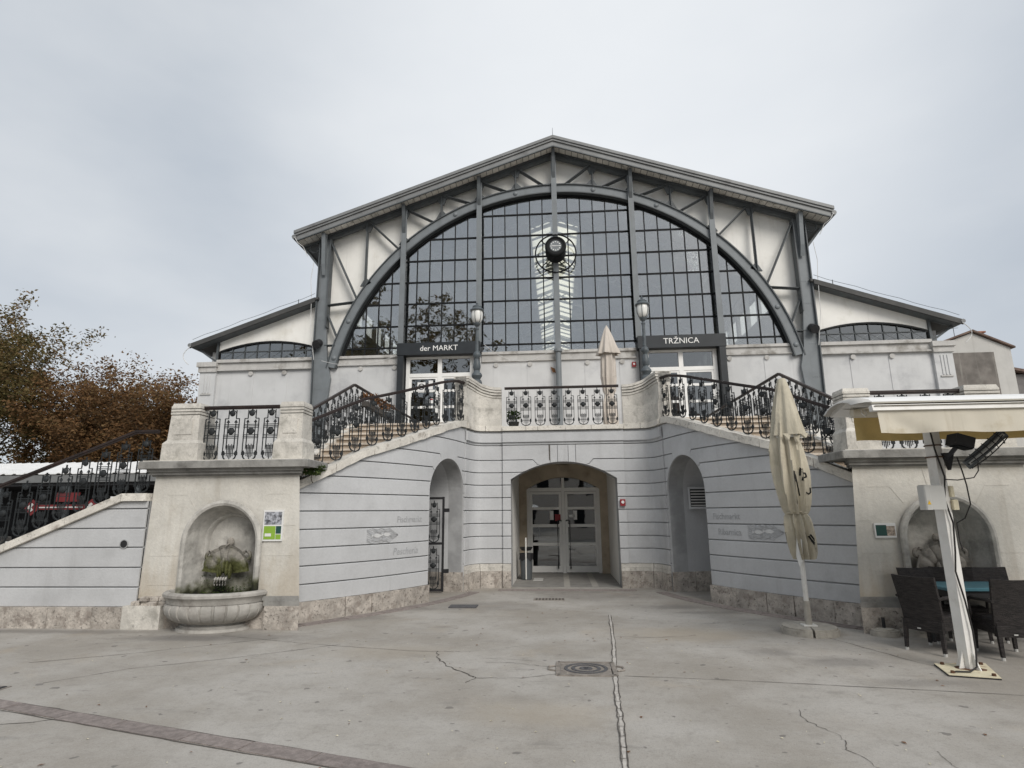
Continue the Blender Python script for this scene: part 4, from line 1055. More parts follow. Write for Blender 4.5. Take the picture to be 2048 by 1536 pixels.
    MB().add(vs, [(i * (na + 1) + j, i * (na + 1) + j + 1, (i + 1) * (na + 1) + j + 1, (i + 1) * (na + 1) + j) for i in range(nr) for j in range(na)]).build('shell', sm, ft, True)
    for q in (-1, 1):                                     # scrolls
        m = MB(); m.tube([(CX + q * (.30 - .09 * math.cos(t_) * (1 - t_ / 9)), YF + .17, 1.02 + .09 * math.sin(t_) * (1 - t_ / 9)) for t_ in [k * .45 for k in range(13)]], .026, 6); m.build('scroll', 'moss_stone' if sg < 0 else 'shell_dry', ft, True)
    m = MB(); m.sphere((CX, YF + .20, 1.24), .06, 10, 6, (1, .8, 1.2)); m.build('spout_boss', 'shell_dry', ft, True)
    m = MB(); m.cyl((CX, YF + .17, 1.22), (CX, YF + .06, 1.18), .014, .012, 8); m.build('spout', 'shell_dry', ft)
    m = MB()
    for k in range(5): m.sphere((CX + (k - 2) * .045, YF + .09 - .02 * (2 - abs(k - 2)), .80 + .05 * (2 - abs(k - 2))), .06, 8, 6, (.5, .7, 2.0))
    m.build('palmette', sm, ft, True)
    m = MB()
    for k in range(5): m.tube([(CX - .08 + k * .04, YF + .02, .72), (CX - .085 + k * .042, YF - .01, .69), (CX - .09 + k * .045, YF - .005, .63), (CX - .085 + k * .042, YF, .60)], [.014, .018, .012, .004], 6)
    m.build('drip_fringe', 'basin', ft, True)
    # basin
    BY = YF - .02; sx_, sy_ = 1.0, .80
    def gad(t_, z): return 1.0
    rim = [(.62, .47), (.66, .53), (.70, .555), (.755, .55), (.785, .525), (.785, .49), (.755, .47), (.735, .43), (.725, .39)]
    MB().lathe(rim, (CX, BY, 0), 40, PI, 2 * PI, sx_, sy_).build('basin_rim', 'basin', ft, True)
    bowl = [(.715, .385), (.745, .36), (.755, .31), (.74, .25), (.69, .185), (.60, .135), (.50, .11), (.47, .10)]
    MB().lathe(bowl, (CX, BY, 0), 200, PI, 2 * PI, sx_, sy_, lambda t_, z: 1 - .035 * (abs(math.sin((t_ - PI) * 13)) < .22) * (z < .37)).build('basin_bowl', 'basin', ft, True)
    MB().lathe([(.46, .10), (.47, .085), (.50, .075), (.50, .05), (.55, .035), (.57, .0), (.57, -.05)], (CX, BY, 0), 32, PI, 2 * PI, sx_, sy_).build('basin_foot', 'basin', ft, True)
    MB().lathe([(.001, .44), (.64, .44)], (CX, BY, 0), 32, PI, 2 * PI, sx_, sy_).build('water', 'dark_water', ft)
    MB().box(CX - .55, CX + .55, YF - .05, YF + .28, .40, .445).build('inner_sill', 'dark_water', ft)
    if sg < 0:
        mo = MB(); rr = random.Random(4)
        for k in range(240):
            a = rr.uniform(0, PI); x = CX + rr.uniform(-.5, .5); z = .46 + rr.random() ** 2 * (.28 if abs(x - CX) > .28 else .1); y = YF + .28 - .14 * abs(x - CX)
            s_ = rr.uniform(.006, .016)
            mo.add([(x - s_, y, z), (x, y - s_ * 1.6, z + s_ * .3), (x + s_, y, z), (x, y - s_ * .3, z + s_ * 1.2)], [(0, 1, 3), (1, 2, 3)])
        tag(mo.build('moss', 'leaf_green', ft), kind='stuff')

# info boards
ib = thing('info_board', (-4.54, YF - .03, 1.27), 'white information board with photo and green panel beside the fountain', 'sign')
yb = YF - .035
MB().box(-4.70, -4.385, yb - .012, yb + .02, 1.26, 1.73).build('board', 'white_paint', ib)
MB().box(-4.68, -4.405, yb - .014, yb - .0125, 1.505, 1.70).build('photograph', 'photo_grey', ib)
MB().box(-4.68, -4.495, yb - .014, yb - .0125, 1.285, 1.485).build('green_panel', 'green_print', ib)
MB().box(-4.488, -4.405, yb - .014, yb - .0125, 1.37, 1.485).build('dark_panel', 'dark_green', ib)
MB().box(-4.488, -4.405, yb - .014, yb - .0125, 1.285, 1.36).build('green_square', 'green_print', ib)
MB().box(-4.66, -4.56, yb - .016, yb - .0145, 1.33, 1.375).build('sticker', 'white_paint', ib)
ib = thing('info_board', (4.52, YF - .03, 1.26), 'small white landscape plaque with dark green picture beside the parasol', 'sign')
MB().box(4.37, 4.66, yb - .012, yb + .02, 1.26, 1.46).build('board', 'white_paint', ib)
MB().box(4.385, 4.53, yb - .014, yb - .0125, 1.285, 1.435).build('green_panel', 'dark_green', ib)
MB().box(4.531, 4.645, yb - .014, yb - .0125, 1.285, 1.42).build('photograph', 'photo_brown', ib)

# stair wall on the left of the pier, plinth, coping, drain mouth, steps behind
YW = 9.0
ww = thing('stair_wall', (-8.4, YW, 0), 'grey banded stair wall with sloping coping left of the fountain', 'wall')
WP = Path([(-11.0, YW), (-6.6, YW)], -1)
cop = lambda q: min(1.90, 0.98 + (q - 1.7) * .405) if q > -1 else .3
cop = lambda q: min(1.885, max(-.1, .97 + (q - 1.74) * .407))
wss = sorted(frange(0, 4.4, .25) + [1.74 + (1.885 - .97) / .407])
strip(MB(), WP, wss, lambda q: -.12, cop, -.03, -.4).build('wall', 'groove', ww)
wc = [.31, .59, .88, 1.18, 1.47, 1.77, 2.1]
for k in range(6): 
    m = strip(MB(), WP, sorted(wss + [1.74 + (wc[k] - .97) / .407, 1.74 + (wc[k + 1] - .97) / .407]), lambda q: wc[k] + (G if k else 0), lambda q: min(cop(q), wc[k + 1] - G), 0.0, -.05, .011)
    if m.v: m.build('render_course', 'paint_grey', ww)
q = .4
for ln in (.8, .95, .9, .72, .6):
    strip(MB(), WP, [q + .004, min(4.4, q + ln) - .004], lambda s_: -.12, lambda s_: min(.305, cop(s_)), .07, -.05).build('plinth_block', 'plinth', ww); q += ln
kq = 1.74 + (1.885 - .97) / .407
edges = [.3, 1.2, 2.15, 3.1, kq, 4.4]
for i in range(5): strip(MB(), WP, [edges[i] + .003, edges[i + 1] - .003], lambda s_: cop(s_) + .002, lambda s_: cop(s_) + .12, .06, -.42).build('coping_stone', 'coping', ww)
m = MB(); n = 16; vs = []
for (rr_, d) in ((.068, -.005), (.07, -.014), (.058, -.016), (.056, .12), (.0, .12)):
    vs += [(-6.90 + rr_ * math.cos(2 * PI * i / n), YW + d, 1.23 + rr_ * math.sin(2 * PI * i / n)) for i in range(n)]
m.add(vs, [(j * n + i, j * n + (i + 1) % n, (j + 1) * n + (i + 1) % n, (j + 1) * n + i) for j in range(2) for i in range(n)]); m.build('drain_mouth', 'groove', ww, True)
m = MB(); m.cyl((-6.90, YW - .0125, 1.23), (-6.90, YW + .05, 1.23), .058, .058, 16); m.build('drain_dark_disc', 'iron_black', ww)  # solid black disc in the mouth, painted in place of the shade inside
for k in range(13):
    x0 = -11.0 + k * .36
    MB().box(x0, x0 + .38, 9.41, 10.58, 0.0, .155 * (k + 1)).build('stair_step', 'step_stone', ww)
MB().box(-6.7, -6.58, 9.41, 10.58, 0, 2.2).build('landing', 'step_stone', ww)

# ================================================================== BALUSTRADES
def panel_mesh():
    m = MB(); w = .013
    def v(x, z0, z1, t_=w): m.box(x - t_ / 2, x + t_ / 2, -t_ / 2, t_ / 2, z0, z1)
    def h(x0, x1, z, t_=w): m.box(x0, x1, -t_ / 2 - .001, t_ / 2 + .001, z - t_ / 2, z + t_ / 2)
    v(0, .80, .88, .018)
    m.dome((0, -.006, .775), .050, .03, 10, 3); 
    for k in range(6):                                      # half ring over the upper boss
        a, b = PI * k / 6, PI * (k + 1) / 6
        m.bar((.063 * math.cos(a), 0, .775 + .055 * math.sin(a)), (.063 * math.cos(b), 0, .775 + .055 * math.sin(b)), .012, .012, (0, 1, 0))
    for s in (-1, 1):
        v(s * .066, .69, .835)
        h(min(s * .066, s * .121), max(s * .066, s * .121), .692)
        v(s * .121, .10, .692)
        v(s * .066, .20, .66)
        m.add([(s * .066 - .026, -.014, .625), (s * .066 + .026, -.014, .625), (s * .066 + .026, .014, .625), (s * .066 - .026, .014, .625), (s * .066, 0, .68)], [(0, 3, 2, 1), (0, 1, 4), (1, 2, 4), (2, 3, 4), (3, 0, 4)])
        m.box(s * .107 - .023, s * .107 + .023, -.014, .014, .088, .138)
        m.box(s * .107 - .012, s * .107 + .012, -.010, .010, .138, .16)
        v(s * .024, .05, .27, .010); v(s * .050, .07, .255, .010)
    for z in (.592, .566, .540, .420, .394, .368): h(-.132, .132, z, .011)
    m.dome((0, -.008, .482), .060, .034, 12, 3)
    m.box(-.062, .062, -.004, .007, .470, .494)
    for z in (.235, .212, .190, .118): h(-.078, .078, z, .009)
    v(0, .0, .25, .012)
    pts = [(-.108, .088), (-.102, .052), (-.076, .022), (-.038, .006), (0, -.004), (.038, .006), (.076, .022), (.102, .052), (.108, .088)]
    for i in range(8): m.bar((pts[i][0], 0, pts[i][1]), (pts[i + 1][0], 0, pts[i + 1][1]), .018, .018, (0, 1, 0))
    return m
PANEL = panel_mesh().mesh('panel', 'iron', False)
def rail_piece(m, p, q, w=.058, h=.034):
    p, q = Vector(p), Vector(q); m.bar(p, q, w, h); m.bar(p - Vector((0, 0, h * .85)), q - Vector((0, 0, h * .85)), w * .6, h * .7)
def balustrade(label, pts, n_list, tops, group='wrought iron balustrades', loc=None, hgt=.92, zscale=1.0):
    """pts: 3D foot points of a polyline; rail runs hgt above; n_list panels per leg"""
    t_ = thing('balustrade', loc or pts[0], label, 'balustrade', group)
    m = MB()
    for i in range(len(pts) - 1):
        a, b = Vector(pts[i]), Vector(pts[i + 1]); rail_piece(m, a + Vector((0, 0, hgt)), b + Vector((0, 0, hgt)))
    m.build('handrail', 'handrail', t_)
    for i in range(len(pts) - 1):
        a, b = Vector(pts[i]), Vector(pts[i + 1]); n = n_list[i]; d = b - a; ang = math.atan2(d.y, d.x)
        if abs(ang) > PI / 2: ang += PI
        for k in range(n):
            p = a.lerp(b, (k + .5) / n); slope = abs(d.z) / max(.01, math.hypot(d.x, d.y))
            o = link('panel', PANEL, t_, (p.x, p.y, p.z + .012 + .03 * min(1, slope)), (0, 0, ang))
    return t_
YB = YF + .17
balustrade('iron balustrade between two stone pedestals above the mossy fountain', [(-5.98, YB, 2.512), (-4.64, YB, 2.512)], [4], None, loc=(-5.3, YB, 2.5), hgt=.90)
balustrade('iron balustrade above the ledge, mostly hidden by the awning', [(4.64, YB, 2.512), (5.98, YB, 2.512)], [4], None, loc=(5.3, YB, 2.5), hgt=.90)
balustrade('iron balustrade of the terrace front between the two lamp pedestals', [(-1.36, 13.84, 3.665), (1.36, 13.84, 3.665)], [8], None, loc=(0, 13.84, 3.66), hgt=.93)
for sg in (-1, 1):
    P = paths[sg]; end = P.s_of_y(13.05); N = 12
    pts = []
    for k in range(N + 1):
        q = .02 + (end - .02) * k / N; pts.append(P.xyz(q, coping_z(P, q) + .15, -.12))
    pts.append((sg * 2.24, 13.36, pts[-1][2] + .0))
    lab = 'iron stair balustrade following the curved wall right of the mossy fountain' if sg < 0 else 'iron stair balustrade on the curved wall behind the big beige parasol'
    balustrade(lab, pts, [1] * N + [1], None, loc=pts[0], hgt=.93)
    lab = 'rear iron balustrade rising to a peak left of the stair to the der MARKT door' if sg < 0 else 'rear iron balustrade rising to a peak behind the big beige parasol'
    balustrade(lab, [(sg * 5.06, 10.25, 2.33), (sg * 4.91, 13.38, 3.75), (sg * 4.78, 20.0, 3.75)], [10, 18], None, loc=(sg * 5, 12, 2.3), hgt=.93)
balustrade('iron stair balustrade climbing the wall left of the fountain pier', [(-10.9, YW + .1, .53), (-7.0, YW + .1, 2.015), (-6.62, YW + .1, 2.015)], [12, 1], None, loc=(-8.5, YW, 1.5), hgt=1.0)
balustrade('distant iron balustrade seen through the railing above the mossy fountain', [(-9.2, 15.0, 1.35), (-7.2, 15.0, 2.05), (-5.0, 15.0, 2.05)], [7, 7], None, loc=(-7, 15, 2), hgt=.93)

# open gate leaf in the left arched passage
gt = thing('iron_gate', (-2.78, 13.0, 0), 'tall open iron gate leaf standing in the left arched passage', 'gate')
GX, GY = -2.84, 12.98; m = MB()
for z in (.06, 1.02, 1.98): m.box(GX - .20, GX + .20, GY - .02, GY + .02, z - .025, z + .025)
for x in (-.20, .20): m.box(GX + x - .022, GX + x + .022, GY - .022, GY + .022, .03, 2.01)
m.build('frame', 'iron_black', gt)
for z in (.085, 1.05): link('panel', PANEL, gt, (GX, GY - .02, z))
for z in (.45, 1.72): m = MB(); m.box(GX + .22, GX + .33, GY - .03, GY + .03, z - .04, z + .04); m.build('hinge', 'iron_black', gt)

# curved stone pedestals that carry the lamps
for sg in (-1, 1):
    RP = paths[(sg, 'r')]
    lab = 'curved stone lamp pedestal left of the terrace balustrade' if sg < 0 else 'curved stone lamp pedestal right of the terrace balustrade'
    pd = thing('stone_pedestal', (sg * 1.9, 13.9, 3.7), lab, 'pedestal', 'curved pedestals of the terrace')
    rs = frange(0.02, RP.len - .02, .05); Ln = RP.len
    def topz(q): u = q / Ln; return 4.80 - .17 * (0.5 - 0.5 * math.cos(PI * min(1, max(0, (u - .25) / .65))))
    strip(MB(), RP, rs, lambda q: 3.692, lambda q: 4.06, .035, -.30).build('base', 'stone', pd)
    strip(MB(), RP, rs, lambda q: 4.062, lambda q: 4.14, .018, -.29).build('base_moulding', 'stone', pd)
    strip(MB(), RP, rs, lambda q: 4.142, lambda q: topz(q) - .26, 0.0, -.28).build('shaft', 'stone', pd)
    for k, o in ((0, .015), (1, .035), (2, .055)):
        strip(MB(), RP, rs, lambda q: topz(q) - .26 + k * .065 + .002, lambda q: topz(q) - .26 + k * .065 + .05, o, -.30).build('cap_course', 'stone', pd)
    strip(MB(), RP, rs, lambda q: topz(q) - .26, lambda q: topz(q) - .012, -.01, -.28).build('cap_core', 'ledge', pd)
    strip(MB(), RP, rs, lambda q: topz(q) - .062, lambda q: topz(q), .05, -.32).build('cap', 'stone', pd)
    # lamp
    lx, ly, lz = sg * 2.06, 14.02, 4.785
    lab = 'cast iron lamp with frosted globe in front of the der MARKT door' if sg < 0 else 'cast iron lamp with frosted globe in front of the TRŽNICA door'
    lp = thing('street_lamp', (lx, ly, lz), lab, 'street lamp', 'lamps on the terrace pedestals')
    MB().lathe([(.13, -.1), (.13, .02), (.115, .05), (.085, .08), (.10, .12), (.135, .17), (.125, .22), (.08, .27), (.065, .31), (.085, .34), (.095, .40), (.09, .48), (.07, .56), (.05, .60), (.06, .63), (.095, .67), (.10, .71), (.08, .76), (.055, .79)], (lx, ly, lz), 14).build('base', 'lamp_iron', lp, True)
    MB().lathe([(.045, .78), (.042, 1.0), (.036, 1.36), (.05, 1.37), (.05, 1.40), (.035, 1.41), (.03, 1.44), (.08, 1.49), (.09, 1.52), (.07, 1.54)], (lx, ly, lz), 12).build('post', 'lamp_iron', lp, True)
    ln_ = MB().lathe([(.06, 1.54), (.10, 1.57), (.135, 1.64), (.145, 1.72), (.145, 1.80), (.135, 1.86)], (lx, ly, lz), 16).build('globe', 'lamp_glass', lp, True)
    for k in range(6):
        a = 2 * PI * k / 6 + .3; m = MB()
        m.tube([(lx + r_ * math.cos(a), ly + r_ * math.sin(a), lz + z_) for r_, z_ in ((.065, 1.53), (.108, 1.565), (.143, 1.64), (.153, 1.72), (.153, 1.80), (.143, 1.865))], .008, 5); m.build('cage_rib', 'lamp_iron', ln_)
    MB().lathe([(.175, 1.855), (.18, 1.875), (.165, 1.90), (.125, 1.925), (.115, 1.95), (.12, 1.965), (.10, 1.99), (.05, 2.015), (.03, 2.03), (.035, 2.05), (.02, 2.075), (.004, 2.12)], (lx, ly, lz), 16).build('cap', 'lamp_iron', lp, True)

# ================================================================== MARKET HALL
HY = 21.0
hall = thing('market_hall', (0, HY, 3.6), 'iron and glass market hall with gabled roof and great arched window', 'building')
ARC_Z, R_IN, R_OUT = 5.3, 8.48, 8.86
def za(x, R): return ARC_Z + math.sqrt(max(0, R * R - x * x))
def soff(x): return 15.535 - .351 * abs(x)
# upper gable infill between arch and roof
XP = Path([(-9.05, HY), (9.05, HY)], -1)
xs_ = sorted(set(frange(0, 18.1, .2)))
strip(MB(), XP, xs_, lambda q: za(q - 9.05, R_OUT - .15) if abs(q - 9.05) < R_OUT - .15 else 7.3, lambda q: soff(q - 9.05) + .03, -.12, -.2).build('gable_infill', 'infill', hall)
# arch rib with flanges
def arch_band(R0, R1, y0, y1, a0=None, name='arch_rib', mat='steel_light'):
    m = MB(); n = 64; lim = math.asin(min(1, (7.0 - ARC_Z) / R0)); vs = []
    for i in range(n + 1):
        a = lim + (PI - 2 * lim) * i / n
        for (R_, y) in ((R0, y0), (R1, y0), (R1, y1), (R0, y1)): vs.append((R_ * math.cos(a), y, ARC_Z + R_ * math.sin(a)))
    fs = [(4 * i + k, 4 * i + (k + 1) % 4, 4 * i + 4 + (k + 1) % 4, 4 * i + 4 + k) for i in range(n) for k in range(4)] + [(0, 1, 2, 3), (4 * n + 3, 4 * n + 2, 4 * n + 1, 4 * n)]
    m.add(vs, fs); return m.build(name, mat, hall)
arch_band(R_IN + .04, R_OUT - .04, HY - .20, HY - .06)
arch_band(R_OUT - .04, R_OUT, HY - .26, HY - .02, name='arch_flange', mat='steel')
arch_band(R_IN, R_IN + .04, HY - .26, HY - .02, name='arch_flange', mat='steel')
arch_band(R_IN - .07, R_IN - .002, HY - .05, HY + .04, name='window_arch_frame', mat='bar_dark')
for a in (9, 24, 47, 63.5, 80, 100, 116.5, 133, 156, 171):
    ar = math.radians(a if a not in (9, 171) else (14 if a == 9 else 166)); m = MB(); Rm = (R_IN + R_OUT) / 2
    m.dome((Rm * math.cos(ar), HY - .20, ARC_Z + Rm * math.sin(ar)), .095, .05, 12, 3); m.build('boss', 'steel_light', hall, True)
# top chord of the gable truss, main columns, intermediate columns
for sg in (-1, 1):
    m = MB(); m.add([(0, HY - .22, soff(0) - .20), (sg * 9.2, HY - .22, soff(9.2) - .20), (sg * 9.2, HY - .22, soff(9.2) - .02), (0, HY - .22, soff(0) - .02), (0, HY - .04, soff(0) - .20), (sg * 9.2, HY - .04, soff(9.2) - .20), (sg * 9.2, HY - .04, soff(9.2) - .02), (0, HY - .04, soff(0) - .02)],
                    [(0, 1, 2, 3), (7, 6, 5, 4), (0, 4, 5, 1), (3, 2, 6, 7), (0, 3, 7, 4), (1, 5, 6, 2)]); m.build('top_chord', 'steel', hall)
    m = MB(); m.add([(0, HY - .30, soff(0) - .05), (sg * 9.2, HY - .30, soff(9.2) - .05), (sg * 9.2, HY - .30, soff(9.2) - .01), (0, HY - .30, soff(0) - .01), (0, HY - .04, soff(0) - .05), (sg * 9.2, HY - .04, soff(9.2) - .05), (sg * 9.2, HY - .04, soff(9.2) - .01), (0, HY - .04, soff(0) - .01)],
                    [(0, 1, 2, 3), (7, 6, 5, 4), (0, 4, 5, 1), (3, 2, 6, 7), (0, 3, 7, 4), (1, 5, 6, 2)]); m.build('chord_flange', 'steel', hall)
    # main column: web plus flanges, widening to the foot where the arch lands
    m = MB(); m.prism([(sg * 8.78, 12.2), (sg * 9.16, 12.2), (sg * 9.16, 7.5), (sg * 9.12, 5.4), (sg * 8.98, 3.6), (sg * 8.62, 3.6), (sg * 8.62, 5.2), (sg * 8.50, 6.6), (sg * 8.66, 7.3), (sg * 8.78, 8.6)], HY - .24, HY - .10); m.build('main_column', 'steel_light', hall)
    m = MB(); m.prism([(sg * 9.16, 12.2), (sg * 9.20, 12.2), (sg * 9.20, 7.5), (sg * 9.16, 5.4), (sg * 9.02, 3.6), (sg * 8.98, 3.6), (sg * 9.12, 5.4), (sg * 9.16, 7.5)], HY - .34, HY - .02); m.build('column_flange', 'steel', hall)
    m = MB(); m.prism([(sg * 8.74, 12.2), (sg * 8.78, 12.2), (sg * 8.78, 8.6), (sg * 8.74, 8.6)], HY - .34, HY - .02); m.build('column_flange', 'steel', hall)
    for z in (11.35, 9.75, 8.9, 7.4, 6.2):
        m = MB()
        for dx in (-.1, -.03, .04, .11): m.dome((sg * (8.96 + dx), HY - .24, z), .018, .012, 6, 2)
        m.build('rivet_row', 'steel_light', hall)
    # struts and braces of the spandrel
    def strut(x0, z0, x1, z1, w=.12):
        m = MB(); m.bar((sg * x0, HY - .15, z0), (sg * x1, HY - .15, z1), .07, w, (0, 1, 0)); m.bar((sg * x0, HY - .19, z0), (sg * x1, HY - .19, z1), .02, w * 1.7, (0, 1, 0)); m.build('brace', 'steel', hall)
    ch = lambda x: soff(x) - .14
    for x in (1.50, 4.42, 7.35): strut(x, za(x, R_OUT) - .02, x, ch(x))
    for (xa, xb) in ((1.42, .42), (2.86, 1.86), (4.30, 3.28), (5.78, 4.72), (7.22, 6.08)): strut(xa, ch(xa), xb, za(xb, R_OUT) - .02)
    strut(8.80, ch(8.8) - .15, 7.66, za(7.66, R_OUT) - .02, .12)
    strut(8.80, 9.50, 7.72, za(7.72, R_OUT) - .05, .11)
    strut(8.80, 9.20, 8.36, 8.22, .09)
    strut(8.80, 7.90, 8.40, 7.90, .08)
    # gusset plates
    for x in (1.48, 2.91, 4.40, 5.85, 7.32):
        m = MB(); z = ch(x); m.prism([(sg * (x - .22), z + .04), (sg * (x + .22), z - .1), (sg * (x + .06), z - .34), (sg * (x - .08), z - .34)], HY - .20, HY - .13); m.build('gusset', 'steel', hall)
        z = za(x, R_OUT); 
        m = MB(); m.prism([(sg * (x - .22), z + .06), (sg * (x - .05), z + .24), (sg * (x + .05), z + .24), (sg * (x + .22), z - .06), (sg * x, z - .05)], HY - .20, HY - .13); m.build('gusset', 'steel', hall)
for x in (0, 2.91, -2.91, 5.85, -5.85):
    lo_ = 3.6 if x == 0 else 7.8
    m = MB(); m.box(x - .10, x + .10, HY - .34, HY - .28, lo_ if x else 7.4, soff(x) - .2); m.box(x - .03, x + .03, HY - .28, HY - .02, lo_ if x else 7.4, soff(x) - .2); m.build('column', 'steel_light', hall)
    if x == 0: m = MB(); m.cyl((0, HY - .3, 3.6), (0, HY - .3, 7.4), .115, .10, 14); m.cyl((0, HY - .3, 7.36), (0, HY - .3, 7.46), .15, .15, 14); m.build('column', 'steel_light', hall, True)
    m = MB(); zt = soff(x)                                  # knee bracket carrying the overhang
    m.prismx([(HY - .3, zt - 1.3), (HY - .42, zt - .95), (HY - .52, zt - .35), (HY - .62, zt - .08), (HY - .3, zt - .05)], x - .06, x + .06); m.build('bracket', 'steel', hall)
for sg in (-1, 1):
    zt = soff(8.95); m = MB(); m.prismx([(HY - .34, zt - 1.7), (HY - .46, zt - 1.3), (HY - .56, zt - .5), (HY - .64, zt - .08), (HY - .34, zt - .05)], sg * 8.95 - .07, sg * 8.95 + .07); m.build('bracket', 'steel_light', hall)
    # side eave bracket: post, strut and quarter ring
    m = MB(); m.bar((sg * 9.18, HY - .16, 11.05), (sg * 9.92, HY - .16, soff(9.92) - .06), .07, .09, (0, 1, 0)); m.bar((sg * 9.18, HY - .16, soff(9.2) - .10), (sg * 9.95, HY - .16, soff(9.95) - .08), .07, .09, (0, 1, 0)); m.build('eave_bracket', 'steel', hall)
    m = MB(); m.tube([(sg * (9.44 + .20 * math.cos(2 * PI * i / 16)), HY - .16, 11.92 + .20 * math.sin(2 * PI * i / 16)) for i in range(17)], .03, 6); m.build('eave_ring', 'steel', hall)
# roof: slabs, fascia, soffit boards
YE = 20.25
for sg in (-1, 1):
    def rp(x, z): return (sg * x, z)
    XE = 9.98
    # soffit boards
    nb = 42
    for k in range(nb):
        x0, x1 = XE * k / nb + .012, XE * (k + 1) / nb - .012; dz = .006 * (k % 3)
        MB().add([(sg * x0, YE + .04, soff(x0) + dz), (sg * x1, YE + .04, soff(x1) + dz), (sg * x1, HY + .02, soff(x1) + dz), (sg * x0, HY + .02, soff(x0) + dz), (sg * x0, YE + .04, soff(x0) + .03), (sg * x1, YE + .04, soff(x1) + .03), (sg * x1, HY + .02, soff(x1) + .03), (sg * x0, HY + .02, soff(x0) + .03)],
                 [(0, 3, 2, 1), (4, 5, 6, 7), (0, 1, 5, 4), (1, 2, 6, 5), (2, 3, 7, 6), (3, 0, 4, 7)]).build('soffit_board', 'soffit', hall)
    def slab(y0, y1, zb, zt_, xa, xb, mat, nm):
        MB().add([(sg * xa, y0, soff(xa) + zb), (sg * xb, y0, soff(xb) + zb), (sg * xb, y0, soff(xb) + zt_), (sg * xa, y0, soff(xa) + zt_), (sg * xa, y1, soff(xa) + zb), (sg * xb, y1, soff(xb) + zb), (sg * xb, y1, soff(xb) + zt_), (sg * xa, y1, soff(xa) + zt_)],
                 [(0, 1, 2, 3), (7, 6, 5, 4), (0, 4, 5, 1), (3, 2, 6, 7), (0, 3, 7, 4), (1, 5, 6, 2)]).build(nm, mat, hall)
    slab(YE, YE + .04, -.05, .14, 0, XE, 'zinc', 'fascia')
    slab(YE - .05, YE + .04, .142, .23, 0, XE + .03, 'zinc', 'verge_trim')
    slab(YE - .09, YE + .04, .232, .35, 0, XE + .06, 'zinc', 'verge_cap')
    slab(YE - .02, YE + .04, -.09, -.052, 0, XE, 'steel', 'verge_drip')
    slab(YE + .04, HY + .3, .032, .20, 0, XE, 'zinc', 'roof_edge')
    # long roof behind, with the glazed strip along the ridge
    slab(HY + .3, 50.0, .06, .20, 1.15, XE, 'interior_roof', 'roof')
    slab(HY + .3, 26.4, .06, .20, 0, 1.15, 'interior_roof', 'roof')
    slab(HY + .3, 50.0, .04, .16, 0, .16, 'interior_roof', 'ridge_beam')
    slab(26.4, 50.0, .10, .115, .16, 1.15, 'skylight_sheet', 'skylight_glazing')
    # gutter at the side eave
    m = MB(); m.tube([(sg * (XE + .06), YE - .04, soff(XE) + .10), (sg * (XE + .06), 50, soff(XE) + .10)], .09, 8); m.build('gutter', 'zinc', hall)
    # skylight bars and purlins
    m = MB(); y = 26.6
    while y < 49.8:
        m.add([(sg * .16, y, soff(.16) + .02), (sg * 1.16, y, soff(1.16) + .02), (sg * 1.16, y + .12, soff(1.16) + .02), (sg * .16, y + .12, soff(.16) + .02), (sg * .16, y, soff(.16) + .10), (sg * 1.16, y, soff(1.16) + .10), (sg * 1.16, y + .12, soff(1.16) + .10), (sg * .16, y + .12, soff(.16) + .10)],
              [(0, 3, 2, 1), (4, 5, 6, 7), (0, 1, 5, 4), (1, 2, 6, 5), (2, 3, 7, 6), (3, 0, 4, 7)]); y += .98
    m.build('skylight_bars', 'interior', hall)['kind'] = 'stuff'
    for x in (2.6, 4.2, 5.8, 7.4):
        m = MB(); m.box(sg * x - .07, sg * x + .07, HY + .3, 50, soff(x) - .12, soff(x) + .055); m.build('purlin', 'interior', hall)
    # side walls of the nave with clerestory glazing
    m = MB(); m.box(sg * 8.9, sg * 9.1, HY + .05, 50, 0.0, 9.9); m.box(sg * 8.9, sg * 9.1, HY + .05, 50, 11.7, 12.5); m.build('side_wall', 'interior', hall)
    for k in range(19):
        y = HY + .1 + k * 1.5
        m = MB(); m.box(sg * 8.92, sg * 9.08, y, y + .22, 9.9, 11.7); m.build('clerestory_post', 'interior', hall)
        if k < 18: m = MB(); m.box(sg * 8.99, sg * 9.0, y + .22, y + 1.5, 9.9, 11.7); m.build('clerestory_pane', 'glass_sky', hall)
# inside: arched trusses with lattice, floor, far wall
for k in range(5):
    y = 25.2 + k * 5.0; tr = MB(); n = 24
    for sg in (-1, 1):
        tr.bar((0, y, soff(0) - .75), (sg * 8.9, y, soff(8.9) - .75), .10, .12); tr.bar((0, y, soff(0) - .12), (sg * 8.9, y, soff(8.9) - .12), .10, .12)
        for i in range(12):
            x0, x1 = 8.9 * i / 12, 8.9 * (i + 1) / 12
            tr.bar((sg * x0, y, soff(x0) - .12), (sg * x1, y, soff(x1) - .75), .05, .06); tr.bar((sg * x0, y, soff(x0) - .75), (sg * x1, y, soff(x1) - .12), .05, .06)
    tr.build('roof_truss', 'interior', hall)
MB().box(-8.9, 8.9, HY + .3, 50, 3.9, 4.13).build('hall_floor', 'porch_floor', hall)
MB().box(-9.1, 9.1, 50, 50.2, 3.0, 16.0).build('far_wall', 'interior', hall)
for k in range(6): MB().box(-7.0, -3.0, 24 + k * 3.6, 25.2 + k * 3.6, 4.13, 5.3).build('market_counter', 'aluminium', hall); 
for k in range(6): MB().box(3.0, 7.0, 24 + k * 3.6, 25.2 + k * 3.6, 4.13, 5.3).build('market_counter', 'aluminium', hall)

